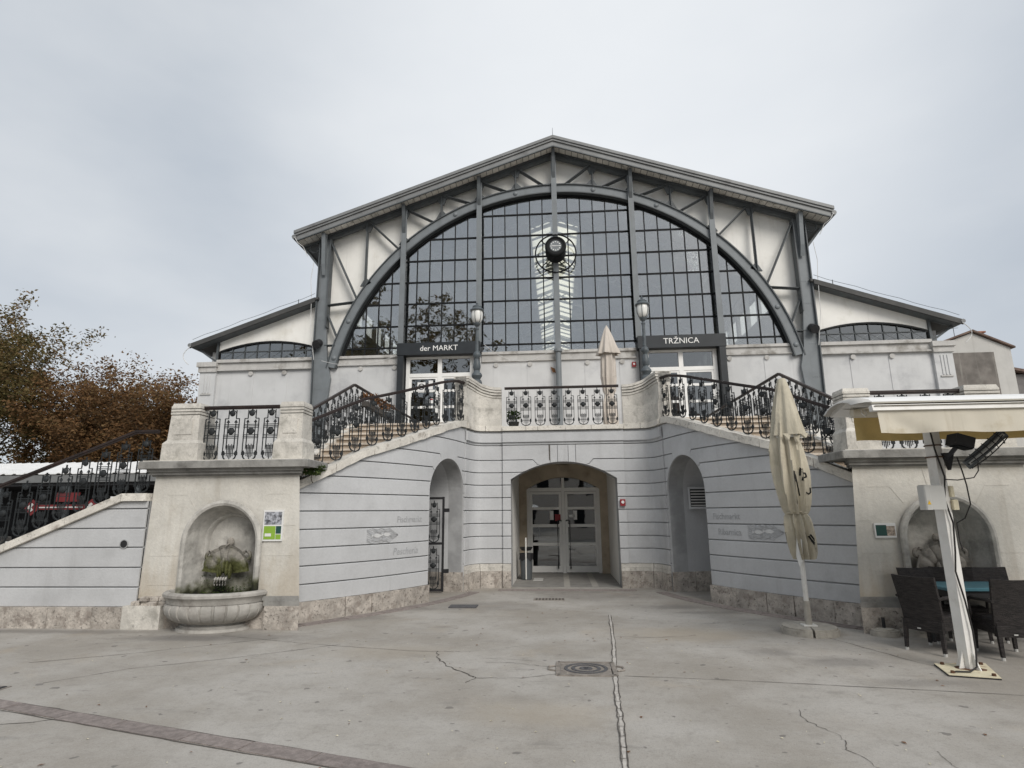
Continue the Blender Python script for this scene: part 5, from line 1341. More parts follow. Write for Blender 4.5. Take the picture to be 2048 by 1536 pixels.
# great window: bars and panes
rows = [7.50, 7.77, 8.61, 9.49, 10.36, 11.24, 12.13, 13.02, 14.0]
colx = [-8.28] + [-5.85 - .485 * k for k in (4, 3, 2, 1)] + [-5.85 + .49 * k for k in range(6)] + [-2.91 + .485 * k for k in range(13)] + [2.91 + .49 * k for k in range(6)] + [5.85 + .485 * k for k in range(5)] + [8.28]
colx = sorted(set(round(x, 4) for x in colx))
R_W = R_IN - .03
for x in colx:
    if abs(x) > 8.2 or any(abs(abs(x) - c) < .02 for c in (0, 2.91, 5.85)): continue
    zt = za(x, R_W)
    if zt < 7.6: continue
    z0 = 7.46 if not (3.05 < abs(x) < 5.75) else 7.8
    MB().box(x - .020, x + .020, HY - .03, HY + .03, z0, zt).build('glazing_bar', 'bar_dark', hall)
for z in rows[1:-1]:
    half = math.sqrt(max(0, R_W ** 2 - (z - ARC_Z) ** 2))
    for (a, b) in ((0, 2.91), (2.91, 5.85), (5.85, 9)):
        b2 = min(b, half)
        if b2 - a < .15: continue
        if a == 2.91 and z < 7.85: continue
        for sg in (-1, 1): MB().box(sg * (a + .03), sg * (b2 - (.03 if b2 == b else 0)), HY - .035, HY + .025, z - .028, z + .028).build('glazing_bar', 'bar_dark', hall)
pane_cache = {}
for i in range(len(colx) - 1):
    xa, xb = colx[i] + .012, colx[i + 1] - .012
    for j in range(len(rows) - 1):
        zb, zt = rows[j] + .015, rows[j + 1] - .015
        if 2.91 <= abs((xa + xb) / 2) <= 5.85 and zt < 7.8: continue
        ta, tb = za(xa, R_W), za(xb, R_W)
        if max(ta, tb) < zb + .03: continue
        if min(ta, tb) >= zt:
            key = (round(xb - xa, 3), round(zt - zb, 3))
            if key not in pane_cache:
                pane_cache[key] = MB().box(-key[0] / 2, key[0] / 2, -.004, .004, -key[1] / 2, key[1] / 2).mesh('pane', 'glass_hall')
            link('pane', pane_cache[key], hall, ((xa + xb) / 2, HY, (zb + zt) / 2))
        else:
            P_ = []
            xsn = [xa + (xb - xa) * k / 4 for k in range(5)]
            topv = [(x, min(zt, za(x, R_W))) for x in xsn]; topv = [(x, z) for x, z in topv if z > zb + .004]
            if len(topv) < 2: continue
            poly = [(topv[0][0], zb)] + topv + [(topv[-1][0], zb)]
            MB().prism(poly[::-1], HY - .004, HY + .004).build('pane', 'glass_hall', hall)
# lower lattice row: crossed bars behind the bottom panes
for i in range(len(colx) - 1):
    xa, xb = colx[i], colx[i + 1]
    if abs((xa + xb) / 2) > 2.91 and abs((xa + xb) / 2) < 5.85: continue
    if abs((xa + xb) / 2) > 8.0: continue
    m = MB(); m.bar((xa, HY + .02, 7.50), (xb, HY + .02, 7.76), .012, .012); m.bar((xa, HY + .035, 7.76), (xb, HY + .035, 7.50), .012, .012); m.build('lattice_cross', 'steel', hall)
# wall under the window, with door openings
HP = Path([(-9.0, HY), (9.0, HY)], -1)
def zdoor(q): return 7.34 if 3.02 < abs(q - 9.0) < 5.76 else -9
hs = sorted([0, .5, 1, 2, 3] + [9 + s_ * x for s_ in (-1, 1) for x in (3.019, 3.021, 5.759, 5.761)] + frange(6.1, 11.9, .5) + [15, 16, 17, 17.5, 18])
hs = [q for q in hs]
strip(MB(), HP, hs, lambda q: max(0.0, zdoor(q)), lambda q: 7.42, 0.06, -.3).build('front_wall', 'hall_wall', hall)
for (a, b) in ((-8.45, -5.95), (-2.82, 2.82), (5.95, 8.45)):
    MB().box(a, b, HY - .16, HY + .02, 7.37, 7.47).build('sill', 'hall_cornice', hall)
    MB().box(a, b, HY - .10, HY - .061, 7.16, 7.368).build('frieze', 'hall_cornice', hall)
    MB().box(a, b, HY - .13, HY - .061, 7.10, 7.158).build('string_moulding', 'hall_cornice', hall)
for x in (-7.4, -6.1, -2.3, -1.05, 1.05, 2.3, 6.1, 7.4):
    MB().box(x - .10, x + .10, HY - .075, HY - .061, 3.6, 6.98).build('pilaster_strip', 'hall_wall', hall)
    m = MB(); m.cyl((x, HY - .12, 6.98), (x, HY - .061, 6.98), .085, .085, 14); m.build('knob', 'hall_cornice', hall, True)
# doors with sign boards
for sg in (-1, 1):
    txt = 'der MARKT' if sg < 0 else 'TRŽNICA'
    c0 = 4.38
    MB().box(sg * 2.86, sg * 5.95, HY - .42, HY - .02, 7.37, 7.83).build('sign_board', 'sign_black', hall)
    for (xa, xb) in ((2.9, 3.08), (5.70, 5.92)): MB().box(sg * xa, sg * xb, HY - .40, HY - .02, 3.62, 7.369).build('portal_post', 'sign_black', hall)
    vs, fs = textmesh(txt, .295 if sg > 0 else .285, .004, .0)
    w = max(v[0] for v in vs); m = MB(); m.v = [(sg * (4.38 if sg > 0 else 4.38) - w / 2 + v[0], HY - .425 - v[2], 7.51 + v[1]) for v in vs]; m.f = fs
    m.build('lettering', 'letter_white', hall)
    f = MB()
    xa, xb = 3.12, 5.66; z0, zt, z1 = 4.12, 6.66, 7.28
    for x in (xa, xb - .14, (xa + xb) / 2 - .08): f.box(sg * x, sg * (x + (.14 if x != (xa + xb) / 2 - .08 else .16)), HY - .10, HY + .02, z0, z1)
    f.box(sg * xa, sg * xb, HY - .095, HY + .015, z1 - .001, z1 + .085); f.box(sg * xa, sg * xb, HY - .098, HY + .018, zt - .07, zt + .07)
    f.build('door_frame', 'door_white', hall)
    for (a, b) in ((xa + .14, (xa + xb) / 2 - .08), ((xa + xb) / 2 + .08, xb - .14)):
        MB().box(sg * a, sg * b, HY - .045, HY - .035, zt + .071, z1 - .002).build('transom_pane', 'glass_door', hall)
        lf = MB(); zz = [4.12, 4.26, 4.84, 4.93, 5.42, 5.51, 6.02, 6.11, 6.52, 6.585]
        lf.box(sg * a, sg * (a + .08), HY - .08, HY - .01, 4.12, 6.585); lf.box(sg * (b - .08), sg * b, HY - .08, HY - .01, 4.12, 6.585)
        for k in range(0, 10, 2): lf.box(sg * (a + .08), sg * (b - .08), HY - .078, HY - .012, zz[k], zz[k + 1])
        l_ = lf.build('door_leaf', 'door_white', hall)
        for k in range(4): MB().box(sg * (a + .081), sg * (b - .081), HY - .045, HY - .035, zz[2 * k + 1] + .001, zz[2 * k + 2] - .001).build('pane', 'glass_door', l_)
    # stickers: no-entry roundel and notices
    sx0 = sg * 4.62 if sg < 0 else 3.62
    yy = HY - .085
    if sg < 0:
        MB().box(-5.22, -4.92, yy - .004, yy, 6.05, 6.40).build('notice', 'white_paint', hall)
        n = 20; vs = []
        for rr_ in (.12, .09): vs += [(-5.07 + rr_ * math.cos(2 * PI * i / n), yy - .006, 6.23 + rr_ * math.sin(2 * PI * i / n)) for i in range(n)]
        MB().add(vs, [(i, (i + 1) % n, n + (i + 1) % n, n + i) for i in range(n)]).build('roundel', 'graffiti', hall)
        m = MB(); m.bar((-5.14, yy - .007, 6.30), (-5.0, yy - .007, 6.16), .03, .004, (0, 1, 0)); m.build('roundel_bar', 'graffiti', hall)
        MB().box(-4.80, -4.64, yy - .004, yy, 6.12, 6.46).build('notice', 'white_paint', hall)
        MB().box(-4.76, -4.62, yy - .004, yy, 5.60, 5.78).build('notice', 'white_paint', hall)
        MB().box(-4.75, -4.63, yy - .006, yy - .0045, 5.72, 5.77).build('notice_stripe', 'red_paint', hall)
    else:
        n = 20; vs = []; MB().box(3.36, 3.60, yy - .004, yy, 6.1, 6.4).build('notice', 'white_paint', hall)
        for rr_ in (.11, .08): vs += [(3.48 + rr_ * math.cos(2 * PI * i / n), yy - .006, 6.25 + rr_ * math.sin(2 * PI * i / n)) for i in range(n)]
        MB().add(vs, [(i, (i + 1) % n, n + (i + 1) % n, n + i) for i in range(n)]).build('roundel', 'graffiti', hall)
        m = MB(); m.bar((3.41, yy - .007, 6.32), (3.55, yy - .007, 6.18), .025, .004, (0, 1, 0)); m.build('roundel_bar', 'graffiti', hall)

# clock on the middle column
ck = MB(); ck.lathe([(.30, 0), (.37, .02), (.38, .06), (.37, .50), (.39, .54), (.39, .68), (.375, .72), (.33, .74), (.32, .70), (.001, .70)], (0, 0, 0), 28)
ck.v = [(x, HY - .30 - z, 11.18 + y) for x, y, z in ck.v]
clk = ck.build('clock', 'bar_dark', hall, True)
n = 28; MB().add([(.215 * math.cos(2 * PI * i / n), HY - 1.004, 11.18 + .215 * math.sin(2 * PI * i / n)) for i in range(n)], [tuple(range(n))]).build('dial', 'steel_light', clk)
for k in range(12):
    a = 2 * PI * k / 12; m = MB(); c_ = (.165 * math.cos(a), HY - 1.006, 11.18 + .165 * math.sin(a)); m.dome(c_, .022, .006, 8, 2); m.build('hour_mark', 'letter_white', clk)
m = MB(); m.bar((0, HY - 1.012, 11.18), (-.13, HY - 1.012, 11.185), .006, .022, (0, 0, 1)); m.build('hand', 'letter_white', clk)
m = MB(); m.bar((0, HY - 1.016, 11.18), (.175, HY - 1.016, 11.175), .006, .018, (0, 0, 1)); m.build('hand', 'letter_white', clk)
m = MB(); nn = 40; m.tube([(.76 * math.cos(2 * PI * i / nn), HY - .36, 11.18 + .76 * math.sin(2 * PI * i / nn)) for i in range(nn + 1)], .028, 6); m.build('clock_ring', 'bar_dark', hall, True)
for a in (45, 135, 225, 315): 
    ar = math.radians(a); m = MB(); m.bar((.36 * math.cos(ar), HY - .36, 11.18 + .36 * math.sin(ar)), (.76 * math.cos(ar), HY - .36, 11.18 + .76 * math.sin(ar)), .03, .03, (0, 1, 0)); m.build('ring_spoke', 'bar_dark', hall)

# side wings
for sg in (-1, 1):
    X0, X1, X2 = 9.1, 13.05, 13.68
    roofz = lambda x: 9.72 - (x - 9.05) * .352
    MB().box(sg * X0, sg * X1, HY + .02, HY + .3, 0, 7.42).build('wing_wall', 'hall_wall', hall)
    MB().box(sg * X0, sg * X1, HY - .14, HY + .02, 7.36, 7.48).build('wing_cornice', 'hall_cornice', hall)
    MB().box(sg * X0, sg * X1, HY - .06, HY + .019, 7.12, 7.358).build('wing_frieze', 'hall_cornice', hall)
    MB().box(sg * X0, sg * X1, HY - .10, HY + .019, 7.05, 7.118).build('wing_moulding', 'hall_cornice', hall)
    for x in (10.38, 11.70):
        MB().box(sg * x - .11, sg * x + .11, HY + .004, HY + .019, 0, 6.93).build('pilaster_strip', 'hall_wall', hall)
        m = MB(); m.cyl((sg * x, HY - .05, 6.93), (sg * x, HY + .019, 6.93), .09, .09, 14); m.build('knob', 'hall_cornice', hall, True)
    # corner pilaster
    MB().box(sg * X1, sg * X2, HY - .10, HY + .6, 0, 7.0).build('corner_pilaster', 'hall_wall', hall)
    MB().box(sg * (X1 - .02), sg * (X2 + .05), HY - .16, HY + .6, 7.002, 7.20).build('pilaster_cap', 'hall_cornice', hall)
    MB().box(sg * (X1 - .05), sg * (X2 + .10), HY - .22, HY + .6, 7.202, 7.38).build('pilaster_cap', 'hall_cornice', hall)
    for k in range(3): MB().box(sg * (X1 + .20 + k * .11), sg * (X1 + .25 + k * .11), HY - .125, HY - .101, 6.2, 6.9).build('pilaster_flute', 'hall_wall', hall)
    MB().box(sg * (X1 + .12), sg * (X2 - .10), HY - .14, HY - .101, 6.12, 6.17).build('pilaster_bracket', 'hall_cornice', hall)
    # gable infill with arched lunette
    lun = lambda x: 7.80 + .34 * (1 - ((x - 11.0) / 1.98) ** 2) if abs(x - 11.0) < 1.98 else 7.8
    WPp = Path([(sg * X0, HY), (sg * X1, HY)], 1 if sg < 0 else -1)
    strip(MB(), WPp, frange(0, X1 - X0, .15), lambda q: lun(X0 + q) + .05, lambda q: roofz(X0 + q) - .1, 0.0, -.12).build('wing_gable', 'infill', hall)
    nr_ = 24; m = MB()
    for i in range(nr_):
        xa, xb = 9.02 + 3.96 * i / nr_, 9.02 + 3.96 * (i + 1) / nr_
        m.bar((sg * xa, HY - .02, lun(xa) + .02), (sg * xb, HY - .02, lun(xb) + .02), .09, .06, (0, 0, 1))
    m.build('lunette_frame', 'bar_dark', hall)
    for k in range(8):
        xa, xb = 9.12 + .485 * k, 9.12 + .485 * (k + 1)
        MB().box(sg * xa - .015, sg * xa + .015, HY - .02, HY + .03, 7.48, lun(xa) + .02).build('glazing_bar', 'steel', hall)
        m = MB(); m.bar((sg * xa, HY + .0, 7.50), (sg * xb, HY + .0, 7.80), .014, .014); m.bar((sg * xa, HY + .016, 7.80), (sg * xb, HY + .016, 7.50), .014, .014); m.build('lattice_cross', 'steel_light', hall)
        MB().box(sg * (xa + .016), sg * (xb - .016), HY + .022, HY + .028, 7.49, 7.795).build('pane', 'glass_door', hall)
        MB().prism([(sg * (xa + .016), 7.81), (sg * (xb - .016), 7.81), (sg * (xb - .016), lun(xb) + .01), (sg * (xa + .016), lun(xa) + .01)], HY + .022, HY + .028).build('pane', 'glass_door', hall)
    MB().box(sg * 9.1, sg * 13.0, HY - .02, HY + .03, 7.785, 7.82).build('glazing_bar', 'steel', hall)
    # wing roof
    def wslab(y0, y1, zb, zt_, xa, xb, mat, nm):
        MB().add([(sg * xa, y0, roofz(xa) + zb), (sg * xb, y0, roofz(xb) + zb), (sg * xb, y0, roofz(xb) + zt_), (sg * xa, y0, roofz(xa) + zt_), (sg * xa, y1, roofz(xa) + zb), (sg * xb, y1, roofz(xb) + zb), (sg * xb, y1, roofz(xb) + zt_), (sg * xa, y1, roofz(xa) + zt_)],
                 [(0, 1, 2, 3), (7, 6, 5, 4), (0, 4, 5, 1), (3, 2, 6, 7), (0, 3, 7, 4), (1, 5, 6, 2)]).build(nm, mat, hall)
    wslab(HY - .40, 50, 0, .09, 9.1, 13.95, 'zinc_dark', 'wing_roof')
    wslab(HY - .43, HY - .38, -.09, .095, 9.2, 14.0, 'zinc_dark', 'wing_fascia')
    wslab(HY - .38, HY - .0, -.10, -.002, 9.2, 13.9, 'steel', 'wing_soffit')
    m = MB(); m.tube([(sg * 14.0, HY - .45, roofz(14.0) + .03), (sg * 14.0, 50, roofz(14.0) + .03)], .075, 8); m.build('gutter', 'zinc', hall)
    m = MB(); m.bar((sg * 13.1, HY - .05, 7.42), (sg * 13.85, HY - .05, 7.94), .06, .08, (0, 1, 0)); m.bar((sg * 13.05, HY - .05, 8.22), (sg * 13.9, HY - .05, 7.94), .06, .08, (0, 1, 0)); m.box(sg * 13.05, sg * 13.13, HY - .08, HY - .02, 7.38, 8.25); m.build('eave_bracket', 'steel', hall)
    MB().box(sg * 13.3, sg * 13.5, HY + .3, 50, 0, 7.9).build('wing_side_wall', 'hall_wall', hall)
    MB().box(sg * 9.1, sg * 13.3, HY + 5, HY + 5.1, 3, 9).build('wing_partition', 'interior', hall)
    MB().box(sg * 9.1, sg * 13.3, HY + .3, HY + 5, 7.0, 7.1).build('wing_ceiling', 'interior', hall)
    # spotlight on the column
    m = MB(); m.cyl((sg * 9.0, HY - .52, 7.85), (sg * 8.98, HY - .26, 8.0), .16, .14, 14); m.build('spotlight', 'iron_black', hall, True)
    # loose cables and lightning wire
    m = MB(); m.tube([(sg * 9.35, HY - .4, 11.2), (sg * 9.42, HY - .4, 10.5), (sg * 9.36, HY - .4, 9.9), (sg * 9.3, HY - .4, 8.5), (sg * 9.2, HY - .4, 7.9), (sg * 9.1, HY - .4, 7.3)], .011, 5); m.build('cable', 'cable_white', hall)
    m = MB(); m.tube([(sg * (13.95 + .25 * math.sin(PI * k / 8)), HY - .45, 7.95 - .09 * k) for k in range(9)], .014, 5); m.build('cable', 'cable_white', hall)
    m = MB(); m.tube([(sg * 10.0, YE - .06, 12.1), (sg * 9.85, YE - .08, 11.85), (sg * 9.65, YE, 11.7), (sg * 9.5, YE + .1, 11.35)], .012, 5); m.build('cable', 'cable_white', hall)
    m = MB(); m.tube([(sg * x, HY - .44, roofz(x) + .22 + .02 * math.sin(x * 9)) for x in frange(9.2, 13.9, .5)], .008, 4); m.build('lightning_wire', 'steel', hall)
    MB().box(sg * 9.9 - .01, sg * 9.9 + .01, HY - .3, HY - .28, 9.4, 9.75).build('lightning_rod', 'steel', hall)
m = MB(); m.cyl((0, YE, 15.9), (0, YE, 16.25), .012, .006, 6); m.build('lightning_rod', 'steel', hall)
m = MB(); m.tube([(-2.7 + 2.35 * u, HY - .35 - .0 * u, 7.7 - 1.6 * u * (1 - u) * 1.2 - .35 * u) for u in [k / 14 for k in range(15)]], .009, 4); m.build('cable', 'cable_white', hall)
m = MB(); m.tube([(-8.8 + 2.9 * u, HY - .40, 7.25 - 1.1 * u * (1 - u) + .15 * u) for u in [k / 12 for k in range(13)]], .009, 4); m.build('cable', 'cable_white', hall)
m = MB(); m.add([(-.30, HY - .1, 6.86), (-.14, HY - .12, 6.78), (-.10, HY - .1, 6.62), (-.22, HY - .14, 6.64)], [(0, 1, 2, 3)])
m.build('dry_leaf', 'leaf_dry', hall)

# fire alarm boxes
for (x, y, z, lab) in ((1.335, 13.885, 1.86, 'red fire alarm box beside the arched entrance'), (2.72, HY - .075, 6.86, 'red fire alarm box beside the TRŽNICA door')):
    fa = thing('alarm_box', (x, y, z), lab, 'fire alarm', 'red alarm boxes')
    k = 1.0 if y < 15 else 1.2
    m = MB(); m.cbox(x - .06 * k, x + .06 * k, y - .05, y, z - .075 * k, z + .075 * k, .008); m.build('housing', 'red_paint', fa)
    m = MB(); m.cyl((x, y - .056, z + .01), (x, y - .05, z + .01), .035, .035, 12); m.build('button', 'white_paint', fa)

# ================================================================== PARASOLS
def folded_cloth(m, prof, c, nf, amp, seed, n=72, twist=0.0, sway=None, slim=0.84):
    """cloth hanging round a pole: prof = (z, radius, fold depth)"""
    r_ = random.Random(seed); ph = [r_.uniform(0, 6.28) for _ in range(4)]; vs = []
    for j, (z, rad, dep) in enumerate(prof):
        rad = max(rad * slim, min(rad, .045))
        ox, oy = (sway(z) if sway else (0, 0))
        for i in range(n):
            t_ = 2 * PI * i / n + twist * z
            g1 = nf * t_ / 2 + ph[0] + .9 * math.sin(2 * t_ + ph[1]) + .25 * math.sin(z * 2.1 + t_); g2 = nf * t_ + ph[2] + 1.3 * math.sin(t_ + z * 1.3)
            w = (1 - abs(math.sin(g1))) * .75 + (1 - abs(math.sin(g2))) * .25
            k = 1 + dep * (w - .38) + .07 * math.sin(t_ + ph[2] + z * .8) + .03 * math.sin(3 * t_ + ph[3] + 2.2 * z)
            vs.append((c[0] + ox + rad * k * math.cos(t_), c[1] + oy + rad * k * math.sin(t_), c[2] + z))
    fs = [(j * n + i, j * n + (i + 1) % n, (j + 1) * n + (i + 1) % n, (j + 1) * n + i) for j in range(len(prof) - 1) for i in range(n)]
    return m.add(vs, fs)
PX, PY = 3.27, 9.0
PY = 8.92
ps = thing('parasol', (PX, PY, 0), 'tall closed beige parasol with black graffiti on a concrete foot', 'parasol')
def halfdisc(a0, a1, rad, z0, z1, gap):
    n = 18; P_ = [(PX + gap * math.cos((a0 + a1) / 2), PY + gap * math.sin((a0 + a1) / 2))] if False else []
    P_ += [(PX + rad * math.cos(a0 + (a1 - a0) * i / n), PY + rad * math.sin(a0 + (a1 - a0) * i / n)) for i in range(n + 1)]
    return P_
for (a0, a1, lab) in ((-1.75, 1.25, 0), (1.35, 4.45, 1)):
    poly = halfdisc(a0, a1, .37, 0, 0, 0) + [(PX + .06 * math.cos(a1), PY + .06 * math.sin(a1)), (PX + .06 * math.cos(a0), PY + .06 * math.sin(a0))]
    m = MB(); m.prismz(poly, 0.0, .075)
    inner = [(PX + (x - PX) * .94, PY + (y - PY) * .94) for x, y in poly]; m.prismz(inner, .0752, .098); m.build('concrete_weight', 'concrete', ps)
m = MB(); m.box(PX - .09, PX + .09, PY - .07, PY + .07, .098, .115); m.build('foot_plate', 'white_metal', ps)
m = MB(); m.cyl((PX, PY, .11), (PX, PY, .42), .045, .043, 14); m.build('sleeve', 'concrete', ps, True)
m = MB(); m.cyl((PX, PY, .40), (PX, PY, 3.5), .034, .034, 12); m.build('pole', 'white_metal', ps, True)
sw = lambda z: (.035 * math.sin(z * 1.4 + .6) - .02, 0)
cl = folded_cloth(MB(), [(1.60, .155, .5), (1.65, .18, .55), (1.74, .20, .6), (1.88, .222, .62), (2.05, .238, .62), (2.2, .24, .62), (2.35, .235, .6), (2.5, .222, .6), (2.7, .195, .5), (2.9, .16, .4), (3.0, .13, .3)], (PX, PY, 0), 9, 1, 3, 96, .25, sw).build('canopy', 'canvas', ps, True)
folded_cloth(MB(), [(.98, .15, 1.0), (1.06, .18, .9), (1.2, .20, .8), (1.35, .205, .75), (1.48, .20, .7), (1.56, .185, .6), (1.61, .155, .5), (1.63, .15, .45)], (PX, PY, 0), 8, 1, 11, 96, .3, lambda z: (sw(z)[0] + .05 * (1.6 - z), 0)).build('canopy_skirt', 'canvas', ps, True)
m = MB(); m.tube([(PX + sw(1.62)[0] + .143 * math.cos(2 * PI * i / 20), PY + .143 * math.sin(2 * PI * i / 20), 1.625 + .012 * math.sin(i)) for i in range(21)], .014, 6); m.build('tie_band', 'canvas', ps)
cap = folded_cloth(MB(), [(2.72, .252, .42), (2.74, .25, .42), (2.9, .222, .4), (3.1, .185, .36), (3.3, .140, .3), (3.45, .102, .22), (3.56, .072, .12), (3.585, .055, .1), (3.60, .002, 0)], (PX - .005, PY, 0), 6, 1, 8, 84, 0).build('canopy_flap', 'canvas', ps, True)
folded_cloth(MB(), [(2.685, .195, .5), (2.72, .205, .5), (2.76, .18, .4)], (PX - .005, PY, 0), 6, 1, 8, 84, 0).build('flap_lining', 'canvas_inside', ps, True)
for (dx, zz, ln) in ((-.10, 2.62, .10), (.03, 2.58, .14), (.14, 2.64, .07)):
    m = MB(); m.add([(PX + dx - .05, PY - .215, 2.735), (PX + dx + .06, PY - .22, 2.735), (PX + dx + .02, PY - .235, 2.735 - ln), (PX + dx - .02, PY - .21, 2.715 - ln * .7)], [(0, 1, 2, 3)]); m.build('flap_corner', 'canvas', ps)
m = MB(); m.add([(PX - .075, PY - .10, 1.30), (PX - .02, PY - .14, 1.25), (PX - .03, PY - .12, .96), (PX - .075, PY - .10, .88), (PX - .10, PY - .08, 1.02)], [(0, 1, 2, 3, 4)]); m.build('lining_flap', 'canvas_inside', ps)
# spray marks: strokes laid on the cloth
def cloth_y(x, z):
    import mathutils
    return None
from mathutils.bvhtree import BVHTree
def bvh(o):
    me = o.data; return BVHTree.FromPolygons([v.co.copy() for v in me.vertices], [tuple(p.vertices) for p in me.polygons])
trees_ = [bvh(cl), bvh(ps.children[[c.name.split('.')[0] for c in ps.children].index('canopy_skirt')])]
def spray(pts, w):
    m = MB(); prev = None; P_ = []
    for i in range(len(pts) - 1):
        for k in range(4):
            P_.append(Vector(pts[i]).lerp(Vector(pts[i + 1]), k / 4))
    P_.append(Vector(pts[-1]))
    for i, p in enumerate(P_):
        d = (P_[min(i + 1, len(P_) - 1)] - P_[max(i - 1, 0)]).normalized(); n_ = Vector((-d.y, d.x)) * w / 2; row = []
        for q in (p - n_, p + n_):
            best = None
            for b_ in trees_:
                h_ = b_.ray_cast(Vector((q.x, PY - 1.5, q.y)), Vector((0, 1, 0)))
                if h_[0] is not None and (best is None or h_[0].y < best): best = h_[0].y
            row.append((q.x, (best if best is not None else PY - .2) - .004, q.y))
        m.v += row
    m.f = [(2 * i, 2 * i + 1, 2 * i + 3, 2 * i + 2) for i in range(len(P_) - 1)]
    m.build('spray_mark', 'graffiti', ps)
X = PX
spray([(X + .025, 2.13), (X + .035, 2.24), (X + .075, 2.15), (X + .085, 2.245)], .020)
spray([(X + .10, 2.24), (X + .095, 2.10), (X + .15, 2.12), (X + .14, 2.17), (X + .10, 2.17)], .022)
spray([(X + .045, 2.06), (X + .055, 2.11), (X + .10, 2.07), (X + .06, 2.05)], .02)
spray([(X + .12, 1.90), (X + .155, 1.875), (X + .185, 1.90), (X + .185, 1.965)], .020)
spray([(X - .055, 2.20), (X - .05, 2.05)], .05)
spray([(X - .03, 2.16), (X + .0, 1.85)], .012)
spray([(X + .07, 1.30), (X + .13, 1.18), (X + .17, 1.05), (X + .21, 1.10), (X + .16, 1.20), (X + .09, 1.32)], .022)
spray([(X + .10, 1.24), (X + .15, 1.16)], .03)

TX, TY = 1.43, 17.0
p2 = thing('parasol', (TX, TY, 3.62), 'closed pale pinkish parasol standing on the terrace', 'parasol')
m = MB(); m.cyl((TX, TY, 3.62), (TX, TY, 7.05), .03, .03, 10); m.build('pole', 'white_metal', p2, True)
m = MB(); m.cyl((TX, TY, 3.62), (TX, TY, 3.72), .3, .28, 18); m.build('foot', 'concrete', p2)
folded_cloth(MB(), [(3.95, .12, .9), (4.1, .2, .7), (4.4, .22, .6), (4.75, .21, .55), (4.95, .16, .4), (5.0, .15, .4), (5.1, .19, .5), (5.5, .23, .5), (6.0, .22, .45), (6.35, .2, .4), (6.5, .15, .3)], (TX, TY, 0), 8, 1, 5, 64, .15).build('canopy', 'canvas_pink', p2, True)
folded_cloth(MB(), [(6.2, .36, .5), (6.23, .365, .45), (6.45, .28, .4), (6.75, .18, .3), (7.0, .08, .15), (7.12, .002, 0)], (TX, TY, 0), 6, 1, 6, 64).build('canopy_flap', 'canvas_pink', p2, True)

# ================================================================== AWNING ON ITS POLE
AX, AY = 4.11, 7.0
aw = thing('awning', (AX, AY, 0), 'double cream awning with white cover on a white steel pole', 'awning')
c45 = math.cos(.35), math.sin(.35)
def rot(dx, dy): return (AX + dx * c45[0] - dy * c45[1], AY + dx * c45[1] + dy * c45[0])
m = MB(); m.prismz([rot(-.055, -.055), rot(.055, -.055), rot(.055, .055), rot(-.055, .055)], .02, 2.85); m.build('pole', 'white_metal', aw)
pp = [(3.76, 6.78), (4.18, 6.60), (4.46, 7.25), (3.84, 7.16)]
pp = [(3.75, 6.74), (4.17, 6.62), (4.42, 7.22), (3.88, 7.20)]
MB().prismz(pp, 0.0, .014).build('plate_underside', 'iron_black', aw)
MB().prismz([(x * .998 + .008, y) for x, y in pp], .0142, .022).build('base_plate', 'plate_cream', aw)
for (dx, dy) in ((.055, 0), (-.055, 0), (0, .055), (0, -.055)):
    m = MB(); a = rot(dx, dy); b = rot(dx * 2.4, dy * 2.4); px_, py_ = -dy / .055 * .006, dx / .055 * .006
    m.add([(a[0] - px_, a[1] - py_, .022), (b[0] - px_, b[1] - py_, .022), (a[0] - px_, a[1] - py_, .20), (a[0] + px_, a[1] + py_, .022), (b[0] + px_, b[1] + py_, .022), (a[0] + px_, a[1] + py_, .20)], [(0, 1, 2), (5, 4, 3), (0, 3, 4, 1), (1, 4, 5, 2), (2, 5, 3, 0)]); m.build('stiffener', 'white_metal', aw)
rr = random.Random(3)
m = MB()
poly = [(AX + (.12 + rr.uniform(-.03, .05)) * math.cos(2 * PI * i / 16), AY - .02 + (.10 + rr.uniform(-.03, .04)) * math.sin(2 * PI * i / 16)) for i in range(16)]
m.prismz(poly, .0222, .026); m.build('rust_patch', 'rust', aw)
for (x, y) in ((3.82, 6.79), (4.15, 6.69), (4.33, 7.15), (3.93, 7.14)):
    m = MB(); m.cyl((x, y, .022), (x, y, .045), .02, .018, 6); m.build('bolt', 'rust', aw)
# head: cover roof with rounded end, front and rear arms with fabric and valances
XL, XR = 3.22, 7.2
cv = [(6.42, 2.77), (6.50, 2.815), (6.68, 2.865), (6.92, 2.885), (7.16, 2.865), (7.34, 2.815), (7.42, 2.77), (7.40, 2.755), (6.92, 2.865), (6.44, 2.755)]
MB().prismx(cv, XL, XR).build('cover', 'white_paint', aw)
vs = []; ring = cv[:7]
for k, (dx, s_) in enumerate(((0, 1.0), (-.06, .98), (-.11, .85), (-.13, .62))):
    vs += [(XL + dx, 6.92 + (y - 6.92) * s_, 2.77 + (z - 2.77) * s_ - .0) for y, z in ring]
MB().add(vs, [(k * 7 + i, k * 7 + i + 1, (k + 1) * 7 + i + 1, (k + 1) * 7 + i) for k in range(3) for i in range(6)]).build('end_cap', 'house_white', aw, True)
m = MB(); m.tube([(XL + .02, 6.92, 2.74), (XR, 6.92, 2.74)], .055, 12); m.build('roller', 'canvas_awning', aw, True)
m = MB(); m.box(XL + .35, XR, 6.86, 6.98, 2.66, 2.70); m.build('beam', 'stall_dark', aw)
